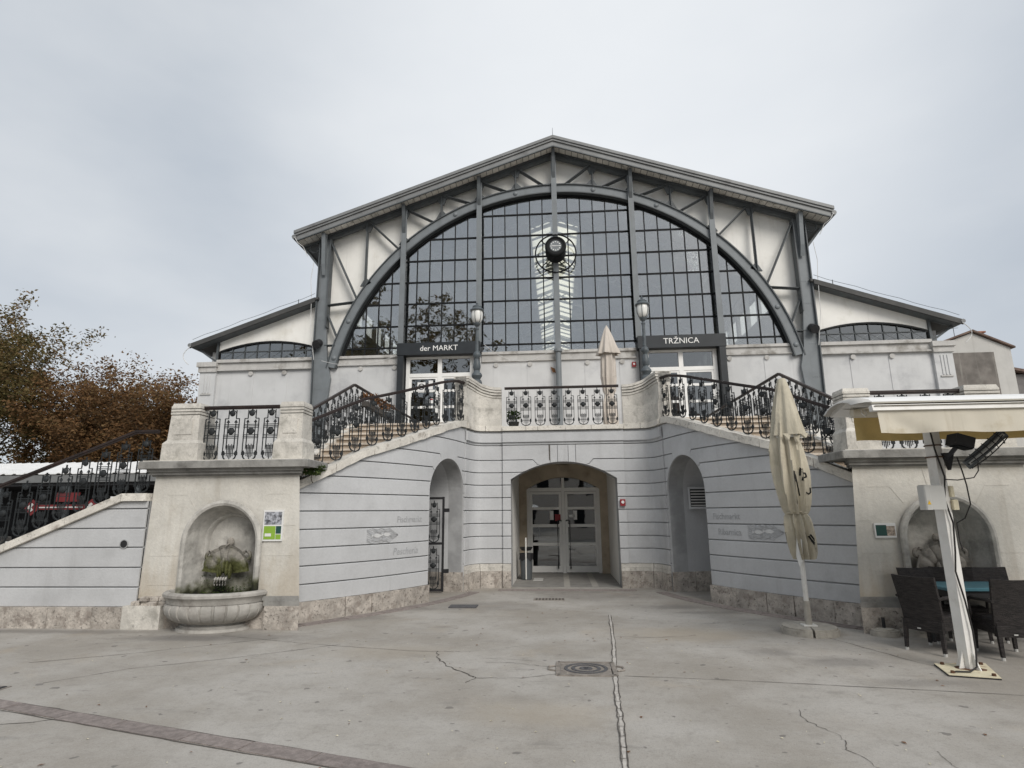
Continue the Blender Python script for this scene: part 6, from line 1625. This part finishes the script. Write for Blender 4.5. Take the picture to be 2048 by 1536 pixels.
for (yb, zb, nm, mat, vm, zv) in ((6.20, 2.665, 'front', 'canvas_awning', 'canvas_awning', 2.405), (7.72, 2.83, 'rear', 'canvas_lit_through', 'canvas_lit_through', 2.50)):
    x0 = 3.10 if nm == 'front' else 3.62
    s1 = 1 if yb < 6.9 else -1
    m = MB(); nx = 24
    vs = []
    for j in range(5):
        f_ = j / 4; y = 6.92 - s1 * .05 + (yb - 6.92) * f_; z = 2.775 + (zb + .02 - 2.775) * f_ - .02 * math.sin(PI * f_)
        vs += [(x0 + (XR - x0) * i / nx, y, z) for i in range(nx + 1)]
    b0 = len(vs); vs += [(x, y, z - .004) for x, y, z in vs]
    q = [(j * (nx + 1) + i, j * (nx + 1) + i + 1, (j + 1) * (nx + 1) + i + 1, (j + 1) * (nx + 1) + i) for j in range(4) for i in range(nx)]
    m.add(vs, q + [tuple(b0 + k for k in reversed(f__)) for f__ in q]); m.build('fabric', mat, aw, True)
    m = MB(); m.prismx([(yb - .045, zb - .03), (yb + .03, zb - .035), (yb + .04, zb + .02), (yb - .03, zb + .03)], x0 - .02, XR); m.build('front_bar', 'white_metal', aw)
    vs = []; nx = 70
    for j in range(7):
        for i in range(nx + 1):
            x = x0 + .03 + (XR - x0 - .03) * i / nx; f_ = j / 6
            dy = (.012 * math.sin(x * 9.5) + .008 * math.sin(x * 23 + 1)) * f_ + .03 * math.exp(-((x - x0 - .1 - .3 * f_) / .12) ** 2) * f_
            vs.append((x, yb - .02 * s1 + dy, zb - .03 + (zv - zb + .03) * f_ + .006 * math.sin(x * 7) * f_))
    q = [(j * (nx + 1) + i, j * (nx + 1) + i + 1, (j + 1) * (nx + 1) + i + 1, (j + 1) * (nx + 1) + i) for j in range(6) for i in range(nx)]
    m = MB(); m.add(vs, q); m.build('valance', vm, aw, True)
    for xa in (4.4, 6.4):
        m = MB(); m.bar((xa, 6.92, 2.66), (xa + .35, 6.92 + (yb - 6.92) * .5, 2.655), .035, .05); m.bar((xa + .35, 6.92 + (yb - 6.92) * .5, 2.655), (xa, yb, zb - .01), .035, .05); m.build('folding_arm', 'stall_dark', aw)
m = MB(); m.tube([(XL + .06, 6.78, 2.74), (XL + .05, 6.76, 2.70), (XL + .075, 6.75, 2.665), (XL + .10, 6.76, 2.70), (XL + .085, 6.78, 2.74)], .009, 6); m.build('crank_eye', 'white_metal', aw)
# cable down the pole
m = MB(); cp = [(AX - .06, AY - .075, 2.62), (AX - .04, AY - .09, 2.3), (AX + .02, AY - .085, 2.0), (AX - .02, AY - .09, 1.75), (AX + .03, AY - .085, 1.5), (AX + .0, AY - .09, 1.2), (AX - .03, AY - .09, 1.0), (AX + .02, AY - .085, .7), (AX + .05, AY - .08, .4), (AX + .045, AY - .085, .2), (AX - .0, AY - .13, .06), (AX - .12, AY - .21, .035), (AX - .25, AY - .20, .035), (AX - .32, AY - .22, .012), (AX - .36, AY - .25, .01)]
m.tube(cp, .009, 6); m.build('cable', 'cable', aw, True)
for z in (2.35, 2.22):
    m = MB(); m.tube([(AX + .085 * math.cos(2 * PI * i / 12), AY + .085 * math.sin(2 * PI * i / 12), z) for i in range(13)], .007, 5); m.build('clamp', 'rust', aw)

# electrical box, floodlight and infrared heater on the pole
eb = thing('electrical_box', (3.94, 6.9, 1.65), 'grey electrical box with yellow warning triangle on the awning pole', 'electrical box')
m = MB(); m.cbox(3.86, 4.055, 6.82, 6.96, 1.645, 1.905, .012); m.build('housing', 'grey_plastic', eb)
m = MB(); m.cbox(3.835, 3.90, 6.815, 6.95, 1.642, 1.91, .01); m.build('door', 'grey_plastic', eb)
m = MB(); m.prism([(3.85, 1.70), (3.885, 1.70), (3.8675, 1.745)], 6.811, 6.8145); m.build('warning_triangle', 'yellow_paint', eb)
m = MB(); m.cbox(4.18, 4.245, 6.93, 7.0, 1.64, 1.75, .008); m.cbox(4.18, 4.225, 6.94, 7.0, 1.78, 1.90, .008); m.build('socket', 'plate_cream', eb)
fl_ = thing('floodlight', (4.2, 6.8, 2.2), 'black floodlight bracketed to the awning pole', 'floodlight')
def obox(m, c_, ax, hx, hy, hz):
    ax = [Vector(a).normalized() for a in ax]; vs = []
    for sx_ in (-1, 1):
        for sy_ in (-1, 1):
            for sz_ in (-1, 1): vs.append(Vector(c_) + ax[0] * (hx * sx_) + ax[1] * (hy * sy_) + ax[2] * (hz * sz_))
    return m.add(vs, [(0, 1, 3, 2), (4, 6, 7, 5), (0, 4, 5, 1), (2, 3, 7, 6), (0, 2, 6, 4), (1, 5, 7, 3)])
A_ = (Vector((.94, 0, -.30)), Vector((0, 1, 0)), Vector((.30, 0, .94)))
m = MB(); obox(m, (4.27, 6.78, 2.37), A_, .095, .09, .06); m.build('housing', 'iron_black', fl_)
m = MB(); obox(m, (4.27, 6.78, 2.305), A_, .075, .07, .008); m.build('lens', 'bar_dark', fl_)
m = MB(); m.bar((4.24, 6.82, 2.31), (4.17, 6.92, 2.18), .03, .04); m.add([(4.15, 6.9, 2.26), (4.24, 6.86, 2.26), (4.19, 6.88, 2.07), (4.15, 6.95, 2.26), (4.24, 6.92, 2.26), (4.19, 6.94, 2.07)], [(0, 1, 2), (5, 4, 3), (0, 3, 4, 1), (1, 4, 5, 2), (2, 5, 3, 0)]); m.build('bracket', 'iron_black', fl_)
ht = thing('patio_heater', (4.35, 6.75, 2.2), 'long infrared patio heater in a wire cage slung under the awning', 'heater')
d_ = Vector((.40, -.10, .36)).normalized(); p0 = Vector((4.27, 6.72, 2.11)); side = Vector((.66, .1, -.73)).normalized(); upn = d_.cross(side)
m = MB(); obox(m, p0 + d_ * .25 + upn * .02, (d_, side, upn), .26, .05, .012); m.build('reflector', 'steel', ht)
m = MB(); m.cyl(p0 + d_ * .02, p0 + d_ * .48, .014, .014, 8); m.build('element', 'grey_plastic', ht)
for k in (-1, 0, 1):
    m = MB(); m.tube([p0 + d_ * (.5 * i / 8) + side * (.05 * k) - upn * (.05 * math.sin(PI * i / 8)) for i in range(9)], .006, 5); m.build('cage_wire', 'iron_black', ht)
for i in range(1, 6):
    m = MB(); c_ = p0 + d_ * (.5 * i / 6); m.tube([c_ + side * (.075 * math.cos(PI * j / 6)) - upn * (.05 * math.sin(PI * j / 6)) for j in range(7)], .005, 5); m.build('cage_wire', 'iron_black', ht)
m = MB(); m.tube([(4.40, 6.75, 2.20), (4.39, 6.76, 2.05), (4.36, 6.8, 1.98), (4.25, 6.9, 1.96), (4.14, 6.93, 1.97)], .006, 6); m.build('cable', 'cable', ht, True)
m = MB(); m.tube([(4.22, 6.8, 2.2), (4.25, 6.8, 2.05), (4.29, 6.83, 1.9), (4.31, 6.85, 1.7), (4.26, 6.9, 1.55), (4.2, 6.95, 1.5), (4.2, 6.95, 1.3), (4.215, 6.95, 1.22)], .007, 6); m.build('cable', 'cable', ht, True)

# ================================================================== TABLE, CHAIRS, STONES
tb = thing('dining_table', (5.25, 8.15, 0), 'teal topped dining table among the dark wicker chairs', 'table')
m = MB(); m.cbox(4.52, 6.2, 7.82, 8.52, .685, .72, .008); m.build('table_top', 'teal', tb)
MB().box(4.56, 6.16, 7.86, 8.48, .60, .684).build('apron', 'iron_black', tb)
for (x, y) in ((4.62, 7.92), (4.62, 8.42), (6.1, 7.92), (6.1, 8.42)): MB().box(x - .035, x + .035, y - .035, y + .035, 0, .60).build('leg', 'iron_black', tb)
def chair(label, x, y, rz):
    t_ = thing('wicker_chair', (0, 0, 0), label, 'chair', 'dark wicker chairs round the teal table')
    # seat faces +Y in local space, back at -Y
    vs = []; nx, nz = 6, 8
    for j in range(nz + 1):
        f_ = j / nz; z = .16 + .70 * f_ if False else .24 + .62 * f_
        for i in range(nx + 1):
            u = -1 + 2 * i / nx; wd = .215 + .03 * f_
            vs.append((u * wd, -.22 - .12 * f_ ** 1.3 + .025 * (u * u), z + (.012 * u * u if j == nz else 0)))
    b0 = len(vs); vs += [(a_, b_ + .035, c_) for a_, b_, c_ in vs]
    q = [(j * (nx + 1) + i, j * (nx + 1) + i + 1, (j + 1) * (nx + 1) + i + 1, (j + 1) * (nx + 1) + i) for j in range(nz) for i in range(nx)]
    fs = q + [tuple(b0 + k for k in reversed(f__)) for f__ in q]
    for i in range(nx): fs += [(nz * (nx + 1) + i, nz * (nx + 1) + i + 1, b0 + nz * (nx + 1) + i + 1, b0 + nz * (nx + 1) + i), (i + 1, i, b0 + i, b0 + i + 1)]
    for j in range(nz): fs += [(j * (nx + 1), (j + 1) * (nx + 1), b0 + (j + 1) * (nx + 1), b0 + j * (nx + 1)), (j * (nx + 1) + nx, b0 + j * (nx + 1) + nx, b0 + (j + 1) * (nx + 1) + nx, (j + 1) * (nx + 1) + nx)]
    MB().add(vs, fs).build('backrest', 'wicker', t_, True)
    m = MB(); m.cbox(-.225, .225, -.22, .24, .36, .43, .02); m.build('seat', 'wicker', t_)
    m = MB(); m.cbox(-.225, .225, -.24, -.20, .24, .36, .01); m.cbox(-.225, .225, .215, .245, .27, .36, .01); m.cbox(-.235, -.2, -.22, .24, .27, .36, .01); m.cbox(.2, .235, -.22, .24, .27, .36, .01); m.build('apron', 'wicker', t_)
    for (lx, ly) in ((-.2, -.22), (.2, -.22), (-.2, .215), (.2, .215)):
        k = 1.1 if ly < 0 else 1.0
        l_ = MB().add([(lx - .022, ly - .022, .36), (lx + .022, ly - .022, .36), (lx + .022, ly + .022, .36), (lx - .022, ly + .022, .36), (lx * 1.06 - .017, ly * 1.12 - .017, .03), (lx * 1.06 + .017, ly * 1.12 - .017, .03), (lx * 1.06 + .017, ly * 1.12 + .017, .03), (lx * 1.06 - .017, ly * 1.12 + .017, .03)],
                      [(0, 1, 2, 3), (7, 6, 5, 4), (0, 4, 5, 1), (1, 5, 6, 2), (2, 6, 7, 3), (3, 7, 4, 0)]).build('leg', 'wicker', t_)
        m = MB(); m.cyl((lx * 1.06, ly * 1.12, 0), (lx * 1.06, ly * 1.12, .032), .02, .021, 8); m.build('foot_cap', 'grey_plastic', l_)
    for s_ in (-1, 1):
        m = MB(); m.tube([(s_ * .225, .21, .36), (s_ * .245, .20, .58), (s_ * .245, .14, .62), (s_ * .24, -.15, .63), (s_ * .235, -.27, .62)], [.016, .018, .022, .022, .018], 6); m.build('armrest', 'wicker', t_, True)
    m = MB(); m.box(-.06, -.02, -.246, -.2405, .262, .275); m.build('brand_tag', 'grey_plastic', t_)
    t_.location = (x, y, 0); t_.rotation_euler = (0, 0, rz)
    return t_
chair('dark wicker chair turned sideways, nearest to the awning pole', 4.34, 7.90, math.radians(-59))
chair('dark wicker chair with its back square to the viewer right of the pole', 4.98, 7.66, math.radians(-4))
chair('dark wicker chair behind the left end of the teal table', 4.76, 8.55, math.radians(-172))
chair('dark wicker chair behind the table, turned, in front of the shell', 5.12, 8.62, math.radians(160))
chair('dark wicker chair behind the table at the right edge of the picture', 5.66, 8.58, math.radians(178))
for (x, y, a, lab) in ((4.20, 8.78, .3, 'flat concrete half disc weight nearest the big parasol'), (4.58, 8.80, -.4, 'flat concrete half disc weight partly behind the wicker chair')):
    w_ = thing('parasol_weight', (x, y, 0), lab, 'concrete weight', 'concrete weights lying by the pier')
    P_ = [(x + .20 * math.cos(PI * i / 14 + a) * 1.0, y - .06 + .20 * math.sin(PI * i / 14 + a)) for i in range(15)]
    P_ = [(x + .19 * math.cos(2 * PI * i / 20), y + .15 * math.sin(2 * PI * i / 20)) for i in range(20)]
    m = MB(); m.prismz(P_, 0, .05); m.prismz([(x + (px_ - x) * .9, y + (py_ - y) * .9) for px_, py_ in P_], .0502, .075); m.prismz([(x + (px_ - x) * .6, y + (py_ - y) * .6) for px_, py_ in P_], .0752, .09); m.build('disc', 'concrete', w_)
    m = MB(); m.cyl((x + .02, y + .06, .09), (x + .02, y + .06, .22), .022, .022, 8); m.build('stub', 'iron_black', w_)

# ashtray bin in the porch
bn = thing('litter_bin', (-1.0, 15.4, 0), 'dark litter bin with ashtray dish inside the arched entrance', 'bin')
m = MB(); m.lathe([(.13, .012), (.14, .02), (.165, .62), (.17, .64), (.15, .645), (.13, .60)], (-.98, 15.5, 0), 20); m.build('body', 'steel', bn, True)
m = MB(); m.lathe([(.02, .70), (.12, .72), (.16, .78), (.165, .80), (.14, .79), (.02, .74)], (-.98, 15.5, 0), 20); m.build('ashtray', 'iron_black', bn, True)
m = MB(); m.tube([(-.98, 15.34, .03), (-.98, 15.33, .95), (-.98, 15.40, 1.02), (-.98, 15.50, .98), (-.98, 15.5, .74)], .018, 8); m.build('handle', 'aluminium', bn, True)
m = MB(); 
for k in range(14):
    a = 2 * PI * k / 14; a2 = 2 * PI * (k + 1) / 14
    m.add([(-.98 + .172 * math.cos(a), 15.5 + .172 * math.sin(a), .65), (-.98 + .172 * math.cos(a2), 15.5 + .172 * math.sin(a2), .65), (-.98 + .178 * math.cos(a2), 15.5 + .178 * math.sin(a2), .50 + .05 * math.sin(k * 2.1)), (-.98 + .178 * math.cos(a), 15.5 + .178 * math.sin(a), .50 + .05 * math.sin(k * 2.1 - 2.1))], [(0, 1, 2, 3)])
m.build('bin_liner', 'iron_black', bn)

# ================================================================== PLANTS
def tuft(m, c_, rad, n, seed, up=.6, size=.05):
    r_ = random.Random(seed)
    for k in range(n):
        a = r_.uniform(0, 2 * PI); q = rad * r_.random() ** .6; z = r_.uniform(-.2, 1) * rad * up
        p = Vector((c_[0] + q * math.cos(a), c_[1] + q * math.sin(a) * .7, c_[2] + z)); s_ = size * r_.uniform(.6, 1.4)
        d = Vector((r_.uniform(-1, 1), r_.uniform(-1, 1), r_.uniform(-.3, 1))).normalized() * s_; w_ = d.cross(Vector((r_.uniform(-1, 1), r_.uniform(-1, 1), r_.uniform(-1, 1)))).normalized() * s_ * .35
        m.add([p - d, p + w_, p + d, p - w_], [(0, 1, 2, 3)])
    return m
wp = thing('wall_plant', (-4.07, 9.3, 2.3), 'tuft of green weeds sprouting under the fountain ledge by the stair coping', 'plant')
tuft(tuft(MB(), (-4.10, 9.30, 2.30), .17, 260, 1, .6, .035), (-4.0, 9.36, 2.36), .12, 160, 2, .6, .03).build('foliage', 'leaf_green', wp)
m = MB(); m.tube([(-4.13, 9.45, 2.16), (-4.12, 9.36, 2.22), (-4.08, 9.30, 2.3)], .008, 5); m.build('stem', 'bark', wp)
for (x, y, z, s_, lab) in ((-1.18, 14.35, 3.62, 1.0, 'small potted green plant behind the left end of the terrace balustrade'), (4.2, 11.6, 2.62, 1.25, 'green shrub in a pot behind the stair balustrade beside the awning')):
    pt_ = thing('potted_plant', (x, y, z), lab, 'plant')
    MB().lathe([(.09 * s_, 0), (.13 * s_, .2 * s_), (.14 * s_, .22 * s_), (.12 * s_, .22 * s_)], (x, y, z), 14).build('pot', 'clay_pot', pt_, True)
    tuft(MB(), (x, y, z + .32 * s_), .17 * s_, 260, 5, 1.0, .045).build('foliage', 'leaf_green', pt_)

dp = thing('planter_box', (-4.86, 14.4, 4.2), 'planter boxes of dried brown flowers on the rear stair balustrade', 'planter')
for k in range(3):
    y = 13.75 + k * .75
    MB().box(-4.84, -4.70, y, y + .62, 4.22, 4.34).build('box', 'clay_pot', dp)
    tuft(MB(), (-4.77, y + .31, 4.46), .24, 130, 40 + k, .5, .05).build('dried_flowers', 'leaf_dry', dp)
# ================================================================== TREES
import numpy as np
def tree(label, x, y, z0, h, spread, lean, mat, seed, nleaf, leaf=.2, first=.25, density=1.0, group='autumn chestnut trees', trunk_r=.22, droop=.5, base_flare=1.0, twiggy=.35):
    r_ = random.Random(seed); nr_ = np.random.RandomState(seed)
    t_ = thing('chestnut_tree', (x, y, z0), label, 'tree', group)
    m = MB(); tips = []; twig = MB()
    def grow(p, d, ln, rad, lev):
        n = 5; pts = [p.copy()]; q = p.copy(); dd = d.copy()
        for i in range(n):
            dd = (dd + Vector((r_.uniform(-.16, .16), r_.uniform(-.16, .16), r_.uniform(-.05, .10)))).normalized(); q = q + dd * (ln / n); pts.append(q.copy())
        rs = [rad * (1 - .55 * i / n) for i in range(n + 1)]
        (m if lev < 3 else twig).tube(pts, rs, 7 if lev < 2 else 4 if lev < 3 else 3, False)
        if lev >= 2: tips.extend([(pp_, dd, lev) for pp_ in pts[2:]])
        if lev >= 4: return
        nc = {0: 6, 1: 4, 2: 4, 3: 3}[lev]
        for k in range(nc):
            f_ = r_.uniform(first if lev == 0 else .35, 1.0); i = min(n, max(1, int(f_ * n + .5))); az = 2 * PI * (k + r_.random() * .8) / nc
            perp = dd.cross(Vector((math.cos(az), math.sin(az), .3))).normalized()
            up_ = .35 if lev < 2 else .1
            nd = (dd * r_.uniform(.25, .6) + perp * r_.uniform(.7, 1.1) * spread + Vector((0, 0, up_))).normalized()
            grow(pts[i], nd, ln * r_.uniform(.52, .74), rs[i] * .62, lev + 1)
    base = Vector((x, y, z0 - .2))
    grow(base, Vector((lean[0], lean[1], 1)).normalized(), h * .50, trunk_r, 0)
    m.build('trunk', 'bark', t_, True); twig.build('twigs', 'bark', t_)
    T = np.array([list(p) for p, d, lv in tips]); n = nleaf
    top = T[:, 2].max(); w = 1.0 - twiggy * ((T[:, 2] - z0) / (top - z0)) ** 2; w /= w.sum()
    idx = nr_.choice(len(T), n, p=w)
    c_ = T[idx] + nr_.normal(0, .26, (n, 3)) * np.array([1, 1, .8])
    c_[:, 2] -= np.abs(nr_.normal(0, .14, n)) * droop
    d = nr_.normal(0, 1, (n, 3)); d[:, 2] = -np.abs(d[:, 2]) * droop - .1; d /= np.linalg.norm(d, axis=1)[:, None]
    u = np.cross(d, nr_.normal(0, 1, (n, 3))); u /= np.linalg.norm(u, axis=1)[:, None]
    s_ = leaf * nr_.uniform(.55, 1.3, (n, 1))
    V = np.stack([c_ - d * s_ * .5, c_ + u * s_ * .24 + d * s_ * .08, c_ + d * s_ * .6, c_ - u * s_ * .24 + d * s_ * .08], 1).reshape(-1, 3)
    me = bpy.data.meshes.new('crown'); me.vertices.add(len(V)); me.vertices.foreach_set('co', V.astype(np.float32).ravel())
    me.loops.add(4 * n); me.loops.foreach_set('vertex_index', np.arange(4 * n, dtype=np.int32)); me.polygons.add(n)
    me.polygons.foreach_set('loop_start', np.arange(0, 4 * n, 4, dtype=np.int32)); me.polygons.foreach_set('loop_total', np.full(n, 4, dtype=np.int32))
    me.update(); me.validate(); me.materials.append(MATS[mat])
    link('crown', me, t_)
    return t_
tree('tallest olive and rust chestnut tree at the left picture edge', -31.5, 29.0, 0, 15.0, 1.0, (.02, 0), 'leaf_olive', 12, 62000, .19, group='autumn chestnut trees')
tree('half bare rust chestnut with leaning dark limb behind the market stall', -27.5, 31.0, 0, 12.5, 1.05, (.25, 0), 'leaf_rust', 5, 36000, .18, twiggy=.75, trunk_r=.28)
tree('dense rusty brown chestnut tree beside the hall wing', -21.0, 31.5, 0, 9.8, 1.05, (.05, 0), 'leaf_rust', 23, 42000, .18, twiggy=.3)
tree('low brown chestnut between the tall tree and the hall wing', -24.6, 33.5, 0, 10.0, 1.1, (-.05, 0), 'leaf_autumn', 31, 42000, .18, twiggy=.3)
tree('dark brown chestnut far behind the stall roof', -30.0, 38.0, 0, 11.0, 1.15, (.1, 0), 'leaf_autumn', 44, 36000, .21, twiggy=.3)
tree('far rusty chestnut low behind the leaning limb', -24.5, 41.0, 0, 11.0, 1.2, (0, 0), 'leaf_autumn', 52, 32000, .21, twiggy=.3)
# wooded slope closing the view behind them
sl_ = MB(); nx = 40; r_ = random.Random(2)
for i in range(nx + 1):
    x = -75 + 62 * i / nx; top = 7.5 + 2.0 * math.sin(i * .4) + r_.uniform(-.6, .6) - 2.2 * i / nx
    sl_.v += [(x, 50, -.5), (x, 56, top * .55), (x, 64, top)]
sl_.f = [(3 * i + k, 3 * i + 3 + k, 3 * i + 4 + k, 3 * i + 1 + k) for i in range(nx) for k in (0, 1)]
tag(sl_.build('hillside', 'hillside', None, True), 'brown wooded hillside behind the trees', 'hillside', kind='structure')

# tree behind the viewer, mirrored in the hall window
tree('big leafy tree mirrored in the left panes of the hall window', -15.5, -5.0, 0, 22.0, .85, (.0, 0), 'leaf_olive', 77, 26000, .34, first=.3, group='trees behind the viewer', trunk_r=.4, twiggy=.1)

# ================================================================== MARKET STALL, LEFT
st = thing('market_stall', (-12.2, 14.6, 0), 'dark market stall with white corrugated roof behind the stair rail', 'market stall')
nx = 300; vs = []
for j, (y, z) in enumerate(((14.0, 2.72), (17.2, 3.28))):
    for i in range(nx + 1):
        x = -24.0 + 14.9 * i / nx; vs.append((x, y, z + .025 * (1 if i % 6 < 2 else 0)))
b0 = len(vs); vs += [(x, y, z - .02) for x, y, z in vs]
q = [(i, i + 1, nx + 2 + i, nx + 1 + i) for i in range(nx)]
MB().add(vs, q + [tuple(b0 + k for k in reversed(f__)) for f__ in q] + [(i, b0 + i, b0 + i + 1, i + 1) for i in range(nx)]).build('roof', 'roof_white', st)
MB().box(-24.0, -9.1, 14.02, 14.10, 2.50, 2.685).build('fascia', 'zinc', st)
MB().box(-24.0, -9.1, 17.0, 17.1, 0, 3.2).build('back_wall', 'stall_dark', st)
MB().box(-24.0, -9.1, 14.1, 17.0, 2.42, 2.50).build('ceiling', 'stall_dark', st)
MB().box(-24.0, -9.1, 13.9, 17.0, 0.0, .02).build('floor', 'stall_floor', st)
for x in (-22.0, -20.0, -18.1, -16.2, -14.3, -12.45, -10.6, -9.2): MB().box(x - .05, x + .05, 14.12, 14.22, .02, 2.42).build('post', 'steel', st)
MB().box(-23.8, -9.3, 14.5, 15.2, .02, .9).build('counter', 'stall_dark', st)
r_ = random.Random(8); mats_ = ['white_paint', 'red_paint', 'stall_floor', 'stall_floor', 'steel', 'stall_dark', 'grey_plastic', 'stall_dark', 'red_paint', 'stall_dark']
gm = [('crate', 'cbox')]
for k in range(16):
    x = -16.0 + k * .42; hh = r_.uniform(.12, .42); wd = r_.uniform(.24, .38); mt = mats_[r_.randrange(10)]
    o = thing('goods_box', (x, 14.6, .9), 'small box of goods on the dark stall counter behind the stair rail', 'box', 'goods on the stall counter')
    m = MB(); m.cbox(x, x + wd, 14.55, 14.85, .902, .902 + hh, .01); m.build('box', mt, o)
    m = MB(); m.box(x + .02, x + wd - .02, 14.57, 14.83, .902 + hh, .906 + hh); m.build('lid', mats_[r_.randrange(10)], o)
bnr = thing('market_banner', (-12.3, 13.95, 1.8), 'red panel above a red and white arrow banner on the stall', 'banner')
MB().box(-12.55, -11.95, 13.93, 13.97, 2.02, 2.24).build('red_panel', 'red_dull', bnr)
MB().box(-13.1, -11.55, 13.90, 13.92, 1.83, 1.95).build('strip', 'red_dull', bnr)
MB().box(-12.95, -11.7, 13.885, 13.898, 1.87, 1.90).build('white_line', 'grey_plastic', bnr)
for (x, s_) in ((-13.1, -1), (-11.55, -1)):
    MB().prism([(x - .22, 1.885), (x, 2.08), (x + .16, 1.95), (x + .16, 1.82), (x, 1.69)], 13.87, 13.884).build('arrow', 'red_dull', bnr)
    MB().prism([(x - .12, 1.885), (x + .0, 1.99), (x + .05, 1.95), (x + .0, 1.885), (x + .05, 1.82), (x + .0, 1.78)], 13.85, 13.868).build('arrow_inset', 'grey_plastic', bnr)
for (x, z, w_, h_, mt, lab) in ((-14.6, 1.95, .5, .35, 'white_paint', 'white sheet hanging under the stall roof at the picture edge'), (-10.9, 2.05, .35, .16, 'white_paint', 'short white sign under the stall roof near the pier'), (-14.9, 1.2, .6, .5, 'grey_plastic', 'pale grey chest in front of the stall at the picture edge')):
    o = thing('stall_sheet', (x, 13.9, z), lab, 'sheet'); m = MB(); m.cbox(x - w_ / 2, x + w_ / 2, 13.86, 13.90, z - h_ / 2, z + h_ / 2, .005); m.build('panel', mt, o)
    m = MB(); m.box(x - .01, x + .01, 13.88, 13.89, z + h_ / 2, 2.5); m.build('hanger', 'cable', o)

# ================================================================== HOUSES ON THE RIGHT
h1 = thing('gabled_house', (21, 30, 0), 'small white gabled house with dark stained end wall and brick chimney', 'house')
MB().box(18.4, 22.45, 30, 40, 0, 9.45).build('wall', 'house_white', h1)
MB().prism([(18.4, 9.45), (20.75, 10.28), (22.45, 9.45)], 30, 40).build('gable', 'house_white', h1)
MB().prism([(19.0, 2.0), (21.6, 2.0), (21.6, 9.25), (19.0, 9.25)], 29.95, 29.99).build('stained_panel', 'house_dark', h1)
m = MB(); m.prism([(18.2, 9.42), (20.75, 10.32), (22.6, 9.42), (22.6, 9.50), (20.75, 10.42), (18.2, 9.50)], 29.85, 40); rf = m.build('roof', 'roof_tile', h1)
m = MB(); m.box(21.65, 22.05, 31, 31.5, 9.6, 10.55); m.box(21.58, 22.12, 30.93, 31.57, 10.55, 10.63); m.build('chimney', 'brick_red', rf)
for k in range(2): m = MB(); m.box(21.72 + k * .16, 21.82 + k * .16, 30.99, 31.01, 10.36, 10.5); m.build('flue_slot', 'iron_black', rf)
m = MB(); m.cyl((20.6, 31, 10.3), (20.6, 31, 10.9), .015, .015, 5); m.bar((20.4, 31, 10.82), (20.85, 31, 10.86), .015, .015); m.build('aerial', 'steel', rf)
h2 = thing('grey_house', (35, 45, 0), 'dark grey house with tiled roof at the right picture edge', 'house')
MB().box(32.5, 42, 45, 55, 0, 11.3).build('wall', 'house_grey', h2)
m = MB(); m.prism([(32.2, 11.3), (42.3, 8.6 + 2.0), (42.3, 11.0), (36, 12.4), (32.2, 11.5)], 44.7, 55.2)
m = MB(); m.prism([(31.9, 11.9), (36.5, 10.9), (42.3, 9.9), (42.3, 10.1), (36.5, 11.1), (31.9, 12.1)], 44.6, 55.2); rf2 = m.build('roof', 'roof_tile', h2)
m = MB(); m.box(32.9, 33.5, 46, 46.6, 11.6, 12.4); m.build('chimney', 'house_grey', rf2)
m = MB(); m.cyl((33.2, 46, 12.4), (33.2, 46, 13.2), .04, .04, 6); m.build('aerial', 'steel', rf2)
for k in range(2): 
    w_ = MB(); w_.box(33.4 + k * 2.4, 34.4 + k * 2.4, 44.93, 44.99, 8.0, 9.6); ww_ = w_.build('window', 'house_white', h2); MB().box(33.5 + k * 2.4, 34.3 + k * 2.4, 44.91, 44.925, 8.1, 9.5).build('pane', 'glass_door', ww_)

# houses across the square, behind the viewer: mirrored in the door and window glass
for (x0, x1, hh, nm, mt, lab) in ((-9, 3, 10.5, 'town_house', 'canvas_pink', 'ochre town house across the square, mirrored in the entrance door'), (3.4, 17, 12.0, 'town_house', 'house_white', 'white town house across the square, mirrored in the entrance door')):
    hb = thing(nm, ((x0 + x1) / 2, -22, 0), lab, 'house', 'houses behind the viewer')
    MB().box(x0, x1, -30, -22, 0, hh).build('wall', mt, hb)
    m = MB(); m.prismx([(-30.4, hh), (-21.5, hh), (-26, hh + 2.6)], x0 - .2, x1 + .2); m.build('roof', 'roof_tile', hb)
    for j in range(3):
        for i in range(5):
            xx = x0 + 1.0 + i * (x1 - x0 - 2) / 4.4; w_ = MB(); w_.box(xx, xx + 1.0, -21.99, -21.93, 1.0 + j * 3.2, 2.7 + j * 3.2); MBw = w_.build('window', 'bar_dark', hb)
for (x, y, lab) in ((-2.2, -6.5, 'open white parasol behind the viewer, mirrored in the left door leaf'), (3.0, -8.0, 'open white parasol behind the viewer, mirrored in the right door leaf')):
    o = thing('open_parasol', (x, y, 0), lab, 'parasol', 'open parasols behind the viewer')
    m = MB(); m.lathe([(1.9, 2.25), (1.2, 2.62), (.05, 3.1)], (x, y, 0), 8); m.build('canopy', 'canvas_inside', o)
    m = MB(); m.cyl((x, y, 0), (x, y, 3.0), .03, .03, 8); m.build('pole', 'white_metal', o)
